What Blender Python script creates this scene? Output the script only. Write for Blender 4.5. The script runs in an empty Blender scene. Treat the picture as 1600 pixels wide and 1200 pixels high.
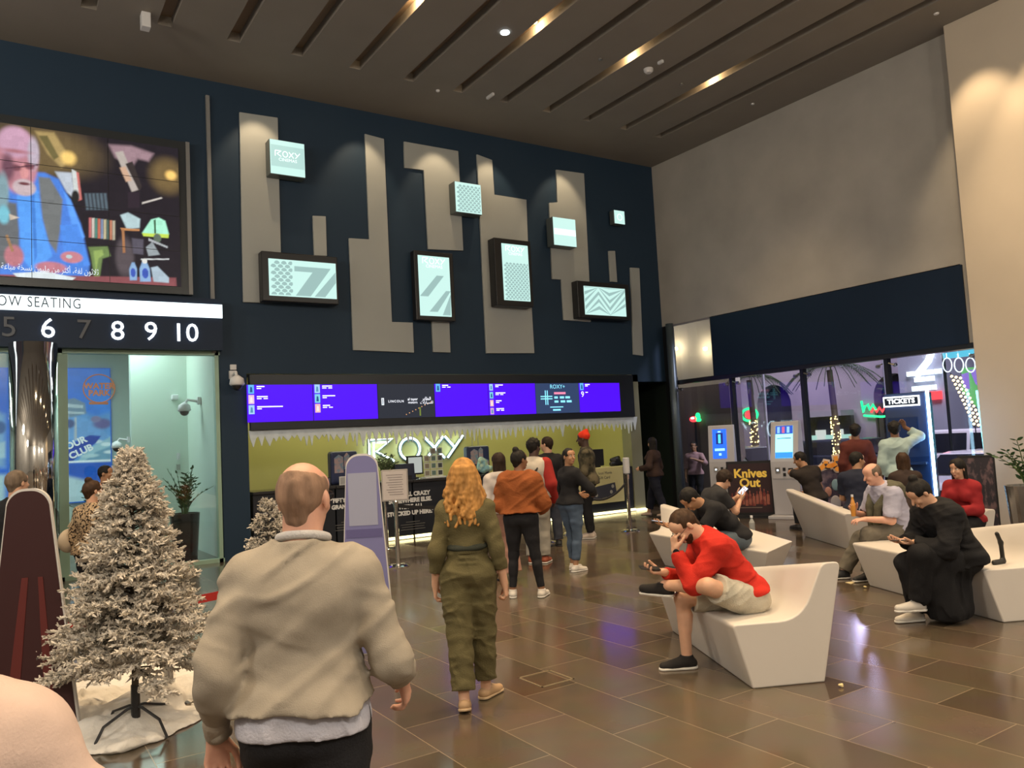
import bpy, bmesh, math, random
import numpy as np
from mathutils import Vector, Matrix
random.seed(7)
SC = bpy.context.scene
COL = SC.collection
PI = math.pi

# ---------------------------------------------------------------- camera, world, light, exposure
CAM_H = 1.70
_yaw, _pitch, _roll, _f = 0.5826, 0.0717, -0.0527, 1240.0
_fwd = Vector((math.sin(_yaw)*math.cos(_pitch), math.cos(_yaw)*math.cos(_pitch), math.sin(_pitch)))
_r0 = Vector((math.cos(_yaw), -math.sin(_yaw), 0)); _u0 = _r0.cross(_fwd)
_r = _r0*math.cos(_roll) + _u0*math.sin(_roll); _u = _u0*math.cos(_roll) - _r0*math.sin(_roll)
cam_data = bpy.data.cameras.new('camera')
cam_data.sensor_fit = 'HORIZONTAL'; cam_data.sensor_width = 36.0; cam_data.lens = 36.0*_f/1600.0
cam_data.clip_start = 0.05; cam_data.clip_end = 300
cam = bpy.data.objects.new('camera', cam_data); COL.objects.link(cam)
_m = Matrix((_r, _u, -_fwd)).transposed().to_4x4(); _m.translation = Vector((0, 0, CAM_H))
cam.matrix_world = _m
SC.camera = cam
SC.view_settings.view_transform = 'Standard'
SC.view_settings.look = 'None'
SC.view_settings.exposure = 0.15
SC.view_settings.gamma = 1.0
SC.view_settings.use_curve_mapping = False
world = bpy.data.worlds.new('night_sky'); SC.world = world; world.use_nodes = True
_bg = world.node_tree.nodes['Background']
_bg.inputs[0].default_value = (0.16, 0.14, 0.24, 1); _bg.inputs[1].default_value = 0.35

def lamp(kind, name, loc, aim, power, color, size=0.3, spot=60, blend=0.6, size_y=None):
    d = bpy.data.lights.new(name, kind); d.energy = power; d.color = color
    if kind == 'SPOT':
        d.spot_size = math.radians(spot); d.spot_blend = blend; d.shadow_soft_size = size
    elif kind == 'AREA':
        d.shape = 'RECTANGLE' if size_y else 'SQUARE'; d.size = size
        if size_y: d.size_y = size_y
    else: d.shadow_soft_size = size
    o = bpy.data.objects.new(name, d); COL.objects.link(o); o.location = loc
    v = Vector(aim) - Vector(loc)
    o.rotation_euler = v.to_track_quat('-Z', 'Y').to_euler()
    return o
WARM = (1.0, 0.735, 0.44); WARM2 = (1.0, 0.78, 0.52)
# downlights recessed in the ceiling slots over the hall (the photo shows four glowing slots; the rows go on behind the camera)
for x, y in [(5.15, 9.7), (7.1, 9.6), (9.1, 9.6), (11.05, 9.6), (3.2, 9.7), (1.2, 9.7), (1.2, 5.4), (3.2, 5.4), (5.15, 5.4), (7.1, 5.4), (9.1, 5.4), (11.05, 5.4),
             (-0.8, 5.4), (1.2, 1.4), (3.2, 1.4), (5.15, 1.4), (7.1, 1.4), (9.1, 1.4), (-0.8, 1.4), (1.2, -2.0), (4.1, -2.0), (7.1, -2.0)]:
    lamp('SPOT', 'downlight_beam', (x, y, 7.98), (x, y, 0), 360 if y > 9 else 500 if y > 2 else 340, WARM, 0.10, 88, 0.8)
# wall washers in the ceiling edge above the feature wall
for x in (3.85, 5.75, 7.35, 8.6, 10.35):
    lamp('SPOT', 'wall_washer_beam', (x, 12.75, 7.98), (x, 13.55, 6.1), 75, WARM, 0.04, 62, 0.55)
# washers down the right hand pier
for x, y in ((12.1, 4.9), (12.1, 3.6), (12.1, 5.9)):
    lamp('SPOT', 'pier_washer_beam', (x, y, 7.98), (13.0, y, 4.2), 240, WARM, 0.05, 60, 0.6)

# unseen soft fill lights added behind the photographer and over the side of the hall
for x, y, z, p in ((.0, -3.6, 6.2, 640), (6.5, -3.6, 6.2, 300), (10.8, -2.5, 6.2, 330), (-5.5, 3.5, 6.0, 600), (-5.0, 9.0, 6.0, 380)):
    lamp('POINT', 'soft_fill_light', (x, y, z), (x, y, 0), p, (1.0, .90, .75), .5)

# ---------------------------------------------------------------- materials
_M = {}
def mat(name, color=(.5, .5, .5), rough=.6, metal=0.0, bump=0, bscale=40, var=0, vscale=5, emis=None, estr=0, trans=0, sss=0, spec=.5, coat=0, alpha=1, stretch=None, col2=None, thr=None):
    if name in _M: return _M[name]
    m = bpy.data.materials.new(name); m.use_nodes = True; nt = m.node_tree; N = nt.nodes; Lk = nt.links
    b = N['Principled BSDF']
    b.inputs['Base Color'].default_value = (*color, 1); b.inputs['Roughness'].default_value = rough
    b.inputs['Metallic'].default_value = metal; b.inputs['Specular IOR Level'].default_value = spec
    b.inputs['Alpha'].default_value = alpha
    if trans: b.inputs['Transmission Weight'].default_value = trans
    if coat: b.inputs['Coat Weight'].default_value = coat; b.inputs['Coat Roughness'].default_value = .08
    if sss:
        b.inputs['Subsurface Weight'].default_value = sss; b.inputs['Subsurface Radius'].default_value = (.02, .007, .004); b.inputs['Subsurface Scale'].default_value = 1
    if emis: b.inputs['Emission Color'].default_value = (*emis, 1); b.inputs['Emission Strength'].default_value = estr
    tc = N.new('ShaderNodeTexCoord'); vec = tc.outputs['Object']
    if stretch:
        mp = N.new('ShaderNodeMapping'); mp.inputs['Scale'].default_value = stretch; Lk.new(vec, mp.inputs[0]); vec = mp.outputs[0]
    if var or col2:
        nz = N.new('ShaderNodeTexNoise'); nz.inputs['Scale'].default_value = vscale; nz.inputs['Detail'].default_value = 4; Lk.new(vec, nz.inputs[0])
        rp = N.new('ShaderNodeValToRGB')
        if col2:
            t = thr or (.45, .55)
            rp.color_ramp.elements[0].position = t[0]; rp.color_ramp.elements[1].position = t[1]
            rp.color_ramp.elements[0].color = (*color, 1); rp.color_ramp.elements[1].color = (*col2, 1)
        else:
            rp.color_ramp.elements[0].position = .3; rp.color_ramp.elements[1].position = .7
            rp.color_ramp.elements[0].color = (*[max(0, c*(1-var)) for c in color], 1)
            rp.color_ramp.elements[1].color = (*[min(1, c*(1+var)) for c in color], 1)
        Lk.new(nz.outputs[0], rp.inputs[0]); Lk.new(rp.outputs[0], b.inputs['Base Color'])
    if bump:
        nb = N.new('ShaderNodeTexNoise'); nb.inputs['Scale'].default_value = bscale; nb.inputs['Detail'].default_value = 3; Lk.new(vec, nb.inputs[0])
        bp = N.new('ShaderNodeBump'); bp.inputs['Strength'].default_value = bump; bp.inputs['Distance'].default_value = .01
        Lk.new(nb.outputs[0], bp.inputs['Height']); Lk.new(bp.outputs[0], b.inputs['Normal'])
    _M[name] = m
    return m
def glow(name, color, strength):
    return mat(name, tuple(c*.12 for c in color), .4, emis=color, estr=strength, spec=.2)

# ---------------------------------------------------------------- mesh helpers
def link_mesh(name, me, m, parent=None):
    o = bpy.data.objects.new(name, me); COL.objects.link(o)
    if m is not None: me.materials.append(m)
    if parent is not None: o.parent = parent
    return o
def obj(name, bm, m, parent=None, smooth=False, bevel=0, bseg=2):
    me = bpy.data.meshes.new(name); bmesh.ops.recalc_face_normals(bm, faces=bm.faces[:]); bm.to_mesh(me); bm.free()
    if smooth:
        me.polygons.foreach_set('use_smooth', [True]*len(me.polygons))
    o = link_mesh(name, me, m, parent)
    if bevel:
        md = o.modifiers.new('bevel', 'BEVEL'); md.width = bevel; md.segments = bseg; md.limit_method = 'ANGLE'; md.angle_limit = .6
    return o
def tag(o, label, cat, group=None, kind=None):
    if label: o['label'] = label
    if cat: o['category'] = cat
    if group: o['group'] = group
    if kind: o['kind'] = kind
    return o
def thing(name, label, cat, loc=(0, 0, 0), rz=0, group=None):
    o = bpy.data.objects.new(name, None); COL.objects.link(o); o.location = loc; o.rotation_euler = (0, 0, rz); o.empty_display_size = .1
    return tag(o, label, cat, group)
def struct(name, bm, m, parent=None, **k):
    o = obj(name, bm, m, parent, **k)
    if parent is None: o['kind'] = 'structure'
    return o
def bx(bm, lo, hi, M=None):
    x0, y0, z0 = lo; x1, y1, z1 = hi
    vs = [Vector(p) for p in ((x0,y0,z0),(x1,y0,z0),(x1,y1,z0),(x0,y1,z0),(x0,y0,z1),(x1,y0,z1),(x1,y1,z1),(x0,y1,z1))]
    if M: vs = [M @ v for v in vs]
    v = [bm.verts.new(p) for p in vs]
    for f in ((0,3,2,1),(4,5,6,7),(0,1,5,4),(1,2,6,5),(2,3,7,6),(3,0,4,7)): bm.faces.new([v[i] for i in f])
    return bm
def box(name, lo, hi, m, parent=None, bevel=0, **k): return obj(name, bx(bmesh.new(), lo, hi), m, parent, bevel=bevel, **k)
def frame_of(d, up=(0, 0, 1)):
    d = Vector(d).normalized(); up = Vector(up)
    if abs(d.dot(up)) > .98: up = Vector((0, 1, 0)) if abs(d.y) < .9 else Vector((1, 0, 0))
    x = up.cross(d).normalized(); y = d.cross(x)
    return x, y
def tube(bm, pts, r, seg=10, cap=True, closed=False):
    pts = [Vector(p) for p in pts]; n = len(pts)
    rs = r if isinstance(r, (list, tuple)) else [r]*n
    rings = []; px = None
    for i, p in enumerate(pts):
        if closed: d = pts[(i+1) % n] - pts[i-1]
        else: d = pts[min(i+1, n-1)] - pts[max(i-1, 0)]
        d.normalize()
        if px is None: x, y = frame_of(d)
        else:
            x = px - d*px.dot(d)
            x = x.normalized() if x.length > 1e-6 else frame_of(d)[0]
            y = d.cross(x)
        px = x
        rings.append([bm.verts.new(p + (x*math.cos(a) + y*math.sin(a))*rs[i]) for a in [2*PI*k/seg for k in range(seg)]])
    for i in range(n if closed else n-1):
        a, b = rings[i], rings[(i+1) % n]
        for k in range(seg): bm.faces.new((a[k], a[(k+1) % seg], b[(k+1) % seg], b[k]))
    if cap and not closed:
        bm.faces.new(rings[0][::-1]); bm.faces.new(rings[-1])
    return bm
def lathe(bm, prof, c=(0, 0, 0), seg=24, sx=1, sy=1):
    c = Vector(c); rings = []
    for r, z in prof:
        rings.append([bm.verts.new(c + Vector((r*math.cos(a)*sx, r*math.sin(a)*sy, z))) for a in [2*PI*k/seg for k in range(seg)]])
    for a, b in zip(rings, rings[1:]):
        for k in range(seg): bm.faces.new((a[k], a[(k+1) % seg], b[(k+1) % seg], b[k]))
    bm.faces.new(rings[0][::-1]); bm.faces.new(rings[-1])
    return bm
def prism(bm, poly, ax, d0, d1):
    """poly: 2-D outline; ax: 'x','y' or 'z' = extrusion axis, from d0 to d1."""
    def P(u, v, d): return {'x': (d, u, v), 'y': (u, d, v), 'z': (u, v, d)}[ax]
    a = [bm.verts.new(P(u, v, d0)) for u, v in poly]; b = [bm.verts.new(P(u, v, d1)) for u, v in poly]
    n = len(poly)
    bm.faces.new(a); bm.faces.new(b[::-1])
    for i in range(n): bm.faces.new((a[i], a[(i+1) % n], b[(i+1) % n], b[i]))
    return bm
_FONTS = {}
def text_mesh(s, size=1.0, extrude=0.0, align='CENTER', bold=0.0, space=1.0, width=None):
    cu = bpy.data.curves.new('lettering', 'FONT'); cu.body = s; cu.size = size; cu.extrude = extrude
    cu.align_x = align; cu.align_y = 'CENTER'; cu.offset = bold; cu.space_character = space; cu.resolution_u = 3
    o = bpy.data.objects.new('lettering_tmp', cu); COL.objects.link(o)
    bpy.context.view_layer.update()
    me = bpy.data.meshes.new_from_object(o.evaluated_get(bpy.context.evaluated_depsgraph_get()))
    bpy.data.objects.remove(o); bpy.data.curves.remove(cu)
    if width and len(me.vertices):
        xs = [v.co.x for v in me.vertices]; w = max(xs) - min(xs); f = width/max(w, 1e-6)
        for v in me.vertices: v.co.x *= f
    me.materials.clear()
    return me
def text_on(name, s, m, origin, xdir, up, size, parent=None, **k):
    """lettering standing on a surface: origin = centre of the line, xdir = reading direction, up = letter up."""
    me = text_mesh(s, size, **k); xd = Vector(xdir).normalized(); u = Vector(up).normalized(); n = xd.cross(u)
    M = Matrix((xd, u, n)).transposed().to_4x4(); M.translation = Vector(origin)
    me.transform(M)
    return link_mesh(name, me, m, parent)

# ---------------------------------------------------------------- smooth solids (signed distance field -> one continuous mesh)
def _v(p): return np.array(p, dtype=np.float64)
class Solid:
    def __init__(s): s.ops = []
    def cone(s, a, b, ra, rb=None, k=.02, w=None, f=1.0): s.ops.append(('c', _v(a), _v(b), ra, ra if rb is None else rb, k, None if w is None else _v(w)/np.linalg.norm(_v(w)), f)); return s
    def ell(s, c, rad, R=None, k=.02): s.ops.append(('e', _v(c), _v(rad), np.eye(3) if R is None else np.array(R, float), k)); return s
    def sub_cone(s, a, b, ra, rb=None, k=.01): s.ops.append(('sc', _v(a), _v(b), ra, ra if rb is None else rb, k)); return s
    def sub_ell(s, c, rad, R=None, k=.01): s.ops.append(('se', _v(c), _v(rad), np.eye(3) if R is None else np.array(R, float), k)); return s
    def cut(s, p, n): s.ops.append(('p', _v(p), _v(n)/np.linalg.norm(_v(n)))); return s       # keeps the side away from n
    def subcyl(s, p, n, R, L): s.ops.append(('y', _v(p), _v(n)/np.linalg.norm(_v(n)), R, L)); return s
    def noise(s, amp, scale, seed=0): s.ops.append(('n', amp, _v(scale), seed)); return s
    def wrinkle(s, amp, scale, seed=0, R=None): s.ops.append(('w', amp, _v(scale), seed, np.eye(3) if R is None else R)); return s
    def grow(s, t): s.ops.append(('g', t)); return s
    def mesh(s, name, h=.01):
        lo = np.full(3, 1e9); hi = -lo
        for o in s.ops:
            if o[0] == 'c':
                r = max(o[3], o[4]); lo = np.minimum(lo, np.minimum(o[1], o[2]) - r); hi = np.maximum(hi, np.maximum(o[1], o[2]) + r)
            elif o[0] == 'e': r = max(o[2]); lo = np.minimum(lo, o[1]-r); hi = np.maximum(hi, o[1]+r)
        for o in s.ops:
            if o[0] == 'g': lo -= o[1]; hi += o[1]
        lo -= 3*h + .01; hi += 3*h + .01
        n = np.ceil((hi-lo)/h).astype(int) + 1
        ax = [lo[i] + np.arange(n[i])*h for i in range(3)]
        D = np.full(n, .25, dtype=np.float32)
        def reg(a, b):
            i0 = np.clip(np.floor((a-lo)/h).astype(int), 0, n); i1 = np.clip(np.ceil((b-lo)/h).astype(int)+1, 0, n)
            sl = tuple(slice(i0[i], i1[i]) for i in range(3))
            X, Y, Z = [ax[i][sl[i]].astype(np.float32) for i in range(3)]
            return sl, X[:, None, None], Y[None, :, None], Z[None, None, :]
        def conef(o, X, Y, Z):
            a, b, ra, rb = o[1:5]; ba = b-a; L2 = max(ba@ba, 1e-12)
            px, py, pz = X-a[0], Y-a[1], Z-a[2]
            t = np.clip((px*ba[0]+py*ba[1]+pz*ba[2])/L2, 0, 1)
            qx, qy, qz = px-t*ba[0], py-t*ba[1], pz-t*ba[2]
            q2 = qx*qx+qy*qy+qz*qz
            if o[0] == 'c' and o[6] is not None:
                w = o[6]; q2 = q2 + (qx*w[0]+qy*w[1]+qz*w[2])**2*(1/o[7]**2-1)
            return np.sqrt(q2) - (ra+(rb-ra)*t)
        def ellf(o, X, Y, Z):
            c, rad, R = o[1:4]; px, py, pz = X-c[0], Y-c[1], Z-c[2]
            k0 = 0; k1 = 0
            for i in range(3):
                u = R[0, i]*px + R[1, i]*py + R[2, i]*pz
                k0 = k0 + (u/rad[i])**2; k1 = k1 + (u/rad[i]**2)**2
            k0 = np.sqrt(k0); k1 = np.sqrt(k1)
            return k0*(k0-1)/np.maximum(k1, 1e-9)
        for o in s.ops:
            if o[0] in ('c', 'sc'):
                r = max(o[3], o[4]) + .06
                sl, X, Y, Z = reg(np.minimum(o[1], o[2])-r, np.maximum(o[1], o[2])+r); d = conef(o, X, Y, Z); k = o[5]
            elif o[0] in ('e', 'se'):
                r = max(o[2]) + .06
                sl, X, Y, Z = reg(o[1]-r, o[1]+r); d = ellf(o, X, Y, Z); k = o[4]
            elif o[0] == 'p':
                X, Y, Z = [ax[i].astype(np.float32) for i in range(3)]
                d = (X[:, None, None]-o[1][0])*o[2][0] + (Y[None, :, None]-o[1][1])*o[2][1] + (Z[None, None, :]-o[1][2])*o[2][2]
                D = np.maximum(D, d); continue
            elif o[0] == 'y':
                r = math.hypot(o[3], o[4]) + h
                sl, X, Y, Z = reg(o[1]-r, o[1]+r); px, py, pz = X-o[1][0], Y-o[1][1], Z-o[1][2]
                al = px*o[2][0]+py*o[2][1]+pz*o[2][2]; rr = np.sqrt(np.maximum(px*px+py*py+pz*pz-al*al, 0))
                d = np.maximum(np.maximum(rr-o[3], -al), al-o[4])
                D[sl] = np.maximum(D[sl], -d); continue
            elif o[0] in ('n', 'w'):
                idx = np.nonzero(np.abs(D) < .035+abs(o[1]))
                P = [ax[i][idx[i]] for i in range(3)]
                if o[0] == 'w': P = [sum(o[4][i][j]*P[j] for j in range(3)) for i in range(3)]
                P = [P[i]/o[2][i] for i in range(3)]
                lat = np.random.RandomState(o[3]).rand(16, 16, 16).astype(np.float32)
                fi = [np.floor(p).astype(int) for p in P]; fr = [p-f for p, f in zip(P, fi)]; fr = [f*f*(3-2*f) for f in fr]
                val = 0
                for dx in (0, 1):
                    for dy in (0, 1):
                        for dz in (0, 1):
                            val = val + lat[(fi[0]+dx) % 16, (fi[1]+dy) % 16, (fi[2]+dz) % 16]*(fr[0] if dx else 1-fr[0])*(fr[1] if dy else 1-fr[1])*(fr[2] if dz else 1-fr[2])
                if o[0] == 'w': val = 1-np.minimum(np.abs(val-.5)*5, 1); D[idx] -= (o[1]*.5*val*val*(3-2*val)).astype(np.float32); continue
                D[idx] += (o[1]*(val-.5)*2).astype(np.float32); continue
            elif o[0] == 'g': D -= o[1]; continue
            cur = D[sl]
            if o[0] in ('c', 'e'):
                hh = np.clip(.5+.5*(d-cur)/k, 0, 1); D[sl] = d*(1-hh) + cur*hh - k*hh*(1-hh)
            else:
                d = -d; hh = np.clip(.5-.5*(d-cur)/k, 0, 1); D[sl] = d*(1-hh) + cur*hh + k*hh*(1-hh)
        return surface_nets(D, lo, h, name)
def surface_nets(D, lo, h, name):
    D[0] = D[-1] = .1; D[:, 0] = D[:, -1] = .1; D[:, :, 0] = D[:, :, -1] = .1
    S = D < 0; n = D.shape
    c = S[:-1, :-1, :-1].astype(np.int8)
    for dx, dy, dz in [(0,0,1),(0,1,0),(0,1,1),(1,0,0),(1,0,1),(1,1,0),(1,1,1)]:
        c = c + S[dx:n[0]-1+dx, dy:n[1]-1+dy, dz:n[2]-1+dz]
    cells = np.argwhere((c > 0) & (c < 8))
    idm = np.full(c.shape, -1, dtype=np.int64); idm[tuple(cells.T)] = np.arange(len(cells))
    acc = np.zeros((len(cells), 3)); cnt = np.zeros(len(cells))
    corners = [(i, j, k) for i in (0, 1) for j in (0, 1) for k in (0, 1)]
    vals = {q: D[cells[:, 0]+q[0], cells[:, 1]+q[1], cells[:, 2]+q[2]].astype(np.float64) for q in corners}
    for a in corners:
        for axis in range(3):
            if a[axis]: continue
            b = list(a); b[axis] = 1; b = tuple(b)
            va, vb = vals[a], vals[b]; m = (va < 0) != (vb < 0)
            t = np.where(m, va/np.where(m, va-vb, 1), 0)
            for i in range(3): acc[:, i] += np.where(m, (a[i] + (t if i == axis else 0)), 0)
            cnt += m
    V = lo + (cells + acc/cnt[:, None])*h
    quads = []
    for axis in range(3):
        o1, o2 = [(1, 2), (2, 0), (0, 1)][axis]
        sl0 = [slice(None)]*3; sl1 = [slice(None)]*3; sl0[axis] = slice(0, -1); sl1[axis] = slice(1, None)
        A, B = S[tuple(sl0)], S[tuple(sl1)]
        for flip, mask in ((False, A & ~B), (True, ~A & B)):
            e = np.argwhere(mask)
            if not len(e): continue
            d1 = np.zeros(3, int); d1[o1] = 1; d2 = np.zeros(3, int); d2[o2] = 1
            q = [idm[tuple((e-d1-d2).T)], idm[tuple((e-d2).T)], idm[tuple(e.T)], idm[tuple((e-d1).T)]]
            if flip: q = q[::-1]
            quads.append(np.stack(q, 1))
    Q = np.concatenate(quads)
    me = bpy.data.meshes.new(name)
    me.vertices.add(len(V)); me.vertices.foreach_set('co', V.astype(np.float32).ravel())
    me.loops.add(Q.size); me.loops.foreach_set('vertex_index', Q.ravel().astype(np.int32))
    me.polygons.add(len(Q)); me.polygons.foreach_set('loop_start', (np.arange(len(Q))*4).astype(np.int32))
    me.update(calc_edges=True)
    me.polygons.foreach_set('use_smooth', np.ones(len(Q), bool))
    return me

def soft_picture(name, parent, x0, x1, z0, z1, y, shapes, base, strength, step=.012, P=None, grain=.10, seed=1):
    """a screen or print surface whose picture is blurred colour areas stored per vertex. shapes: (points, colour, softness) or ((cx,cy,rx,ry), colour, softness), in photo pixels."""
    nx = int((x1-x0)/step)+1; nz = int((z1-z0)/step)+1
    X, Z = np.meshgrid(np.linspace(x0, x1, nx), np.linspace(z0, z1, nz), indexing='ij')
    C = np.empty((nx, nz, 3)); C[:] = base
    for sh, col, soft in shapes:
        if len(sh) == 4 and not isinstance(sh[0], tuple):
            cx, cy, rx, ry = sh; c = P(cx, cy); e = P(cx+rx, cy); f = P(cx, cy+ry)
            a = abs(e[0]-c[0]); b = abs(f[1]-c[1]); q = np.sqrt(((X-c[0])/a)**2+((Z-c[1])/b)**2); d = (q-1)*min(a, b)
        else:
            pts = [P(*k) for k in sh]; d = np.full(X.shape, 1e9); ins = np.zeros(X.shape, bool)
            for (ax, az), (bx_, bz) in zip(pts, pts[1:]+pts[:1]):
                ex, ez = bx_-ax, bz-az; wx, wz = X-ax, Z-az; t = np.clip((wx*ex+wz*ez)/max(ex*ex+ez*ez, 1e-9), 0, 1)
                d = np.minimum(d, (wx-ex*t)**2+(wz-ez*t)**2)
                cond = ((az <= Z) & (bz > Z)) | ((bz <= Z) & (az > Z)); xi = ax+(Z-az)/(ez if abs(ez) > 1e-9 else 1e-9)*ex
                ins ^= cond & (X < xi)
            d = np.sqrt(d); d[ins] *= -1
        w = np.clip(.5-d/max(soft, 1e-4), 0, 1)[..., None]; w = w*w*(3-2*w)
        C = C*(1-w)+np.array(col)*w
    rs = np.random.RandomState(seed); g = np.kron(rs.rand(nx//6+2, nz//6+2), np.ones((6, 6)))[:nx, :nz]; g2 = rs.rand(nx, nz)
    C = np.clip(C*(1+grain*((g-.5)*.9+(g2-.5)*.5))[..., None], 0, 4)
    me = bpy.data.meshes.new(name); V = np.stack([X, np.full(X.shape, y), Z], -1).reshape(-1, 3)
    i = np.arange(nx*nz).reshape(nx, nz); Q = np.stack([i[:-1, :-1], i[1:, :-1], i[1:, 1:], i[:-1, 1:]], -1).reshape(-1, 4)
    me.from_pydata(V.tolist(), [], Q.tolist()); at = me.color_attributes.new('picture', 'FLOAT_COLOR', 'POINT')
    at.data.foreach_set('color', np.concatenate([C.reshape(-1, 3), np.ones((nx*nz, 1))], 1).astype(np.float32).ravel())
    m = bpy.data.materials.new(name+'_surface'); m.use_nodes = True; nt = m.node_tree; b = nt.nodes['Principled BSDF']; a = nt.nodes.new('ShaderNodeAttribute'); a.attribute_name = 'picture'
    b.inputs['Roughness'].default_value = .35; nt.links.new(a.outputs['Color'], b.inputs['Emission Color']); b.inputs['Emission Strength'].default_value = strength
    if strength < .6: nt.links.new(a.outputs['Color'], b.inputs['Base Color'])
    else: b.inputs['Base Color'].default_value = (.01, .01, .01, 1); b.inputs['Specular IOR Level'].default_value = .15
    return link_mesh(name, me, m, parent)

# ---------------------------------------------------------------- people
SKINS = {'light': (.62, .36, .24), 'pink': (.66, .36, .26), 'tan': (.42, .22, .12), 'brown': (.24, .115, .06), 'dark': (.075, .035, .022)}
def skin(k): return mat('skin_'+k, SKINS[k], .48, sss=.12, bump=.08, bscale=90, var=.06, vscale=12)
HAIR = {'black': (.012, .01, .009), 'brown': (.05, .025, .012), 'dkbrown': (.025, .014, .009), 'blonde': (.42, .21, .06), 'grey': (.16, .12, .09), 'stubble': (.25, .155, .105)}
def hairm(k): return mat('hair_'+k, HAIR[k], .62, bump=.6, spec=.25, bscale=45, stretch=(1, 1, .25), var=.35, vscale=30)
def ik(a, b, l1, l2, hint):
    a, b, hint = _v(a), _v(b), _v(hint); d = b-a; L = np.linalg.norm(d); d = d/max(L, 1e-6)
    if L > (l1+l2)*.999: L = (l1+l2)*.999; b = a+d*L
    x = (l1*l1-l2*l2+L*L)/(2*L); y = math.sqrt(max(l1*l1-x*x, 0))
    p = hint - d*(hint@d); p = p/max(np.linalg.norm(p), 1e-6)
    return a+d*x+p*y, b
def nrm(v): v = _v(v); return v/max(np.linalg.norm(v), 1e-9)
def rot(ax, deg):
    return np.array(Matrix.Rotation(math.radians(deg), 3, Vector(ax)))
def hand_ops(S, w, d, pn, side, s, curl=25, spread=6, thumb=30, fine=True):
    d = nrm(d); pn = _v(pn); pn = nrm(pn-d*(pn@d)); lat = np.cross(d, pn)*side     # lat points to the thumb side
    K = []
    for off, ln in ((.030, .090), (.010, .094), (-.011, .090), (-.030, .082)):
        K.append(w + d*ln*s + lat*off*s)
    for kp in K: S.cone(w+d*.012*s+lat*((kp-w)@lat)*.45, kp, .0155*s, .0115*s, k=.012*s, w=pn, f=.95)
    S.cone(w-d*.02*s, w+d*.03*s, .024*s, .026*s, k=.015*s, w=pn, f=.72)
    tip = []
    for i, (kp, L) in enumerate(zip(K, (.072, .080, .074, .058))):
        a = (1.5-i)*spread; c0 = curl*(1+.12*i) if not isinstance(curl, (list, tuple)) else curl[i]
        dd = nrm(d*math.cos(math.radians(a)) + lat*math.sin(math.radians(a)))
        p = kp; ang = 0; r = .0092*s
        for j, (fl, cf) in enumerate(((.45, .75), (.31, 1.1), (.24, .8))):
            ang += c0*cf; v = nrm(dd*math.cos(math.radians(ang)) + pn*math.sin(math.radians(ang)))
            q = p + v*L*fl*s; S.cone(p, q, r, r*.92, k=.004*s); p = q; r *= .92
        tip.append(p)
    tb = w + d*.022*s + lat*.022*s; t = math.radians(thumb)
    v1 = nrm(d*.72+lat*.62+pn*(.25+.5*math.sin(t))); p1 = tb+v1*.044*s
    v2 = nrm(d*.9+lat*.28+pn*(.2+.6*math.sin(t))); p2 = p1+v2*.033*s
    v3 = nrm(d*.95+lat*.05+pn*(.2+.75*math.sin(t))); p3 = p2+v3*.026*s
    S.cone(tb, p1, .0165*s, .0125*s, k=.012*s); S.cone(p1, p2, .0112*s, .0105*s, k=.004*s); S.cone(p2, p3, .0105*s, .009*s, k=.004*s)
    return (K, tip, lat, pn, d)

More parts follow.
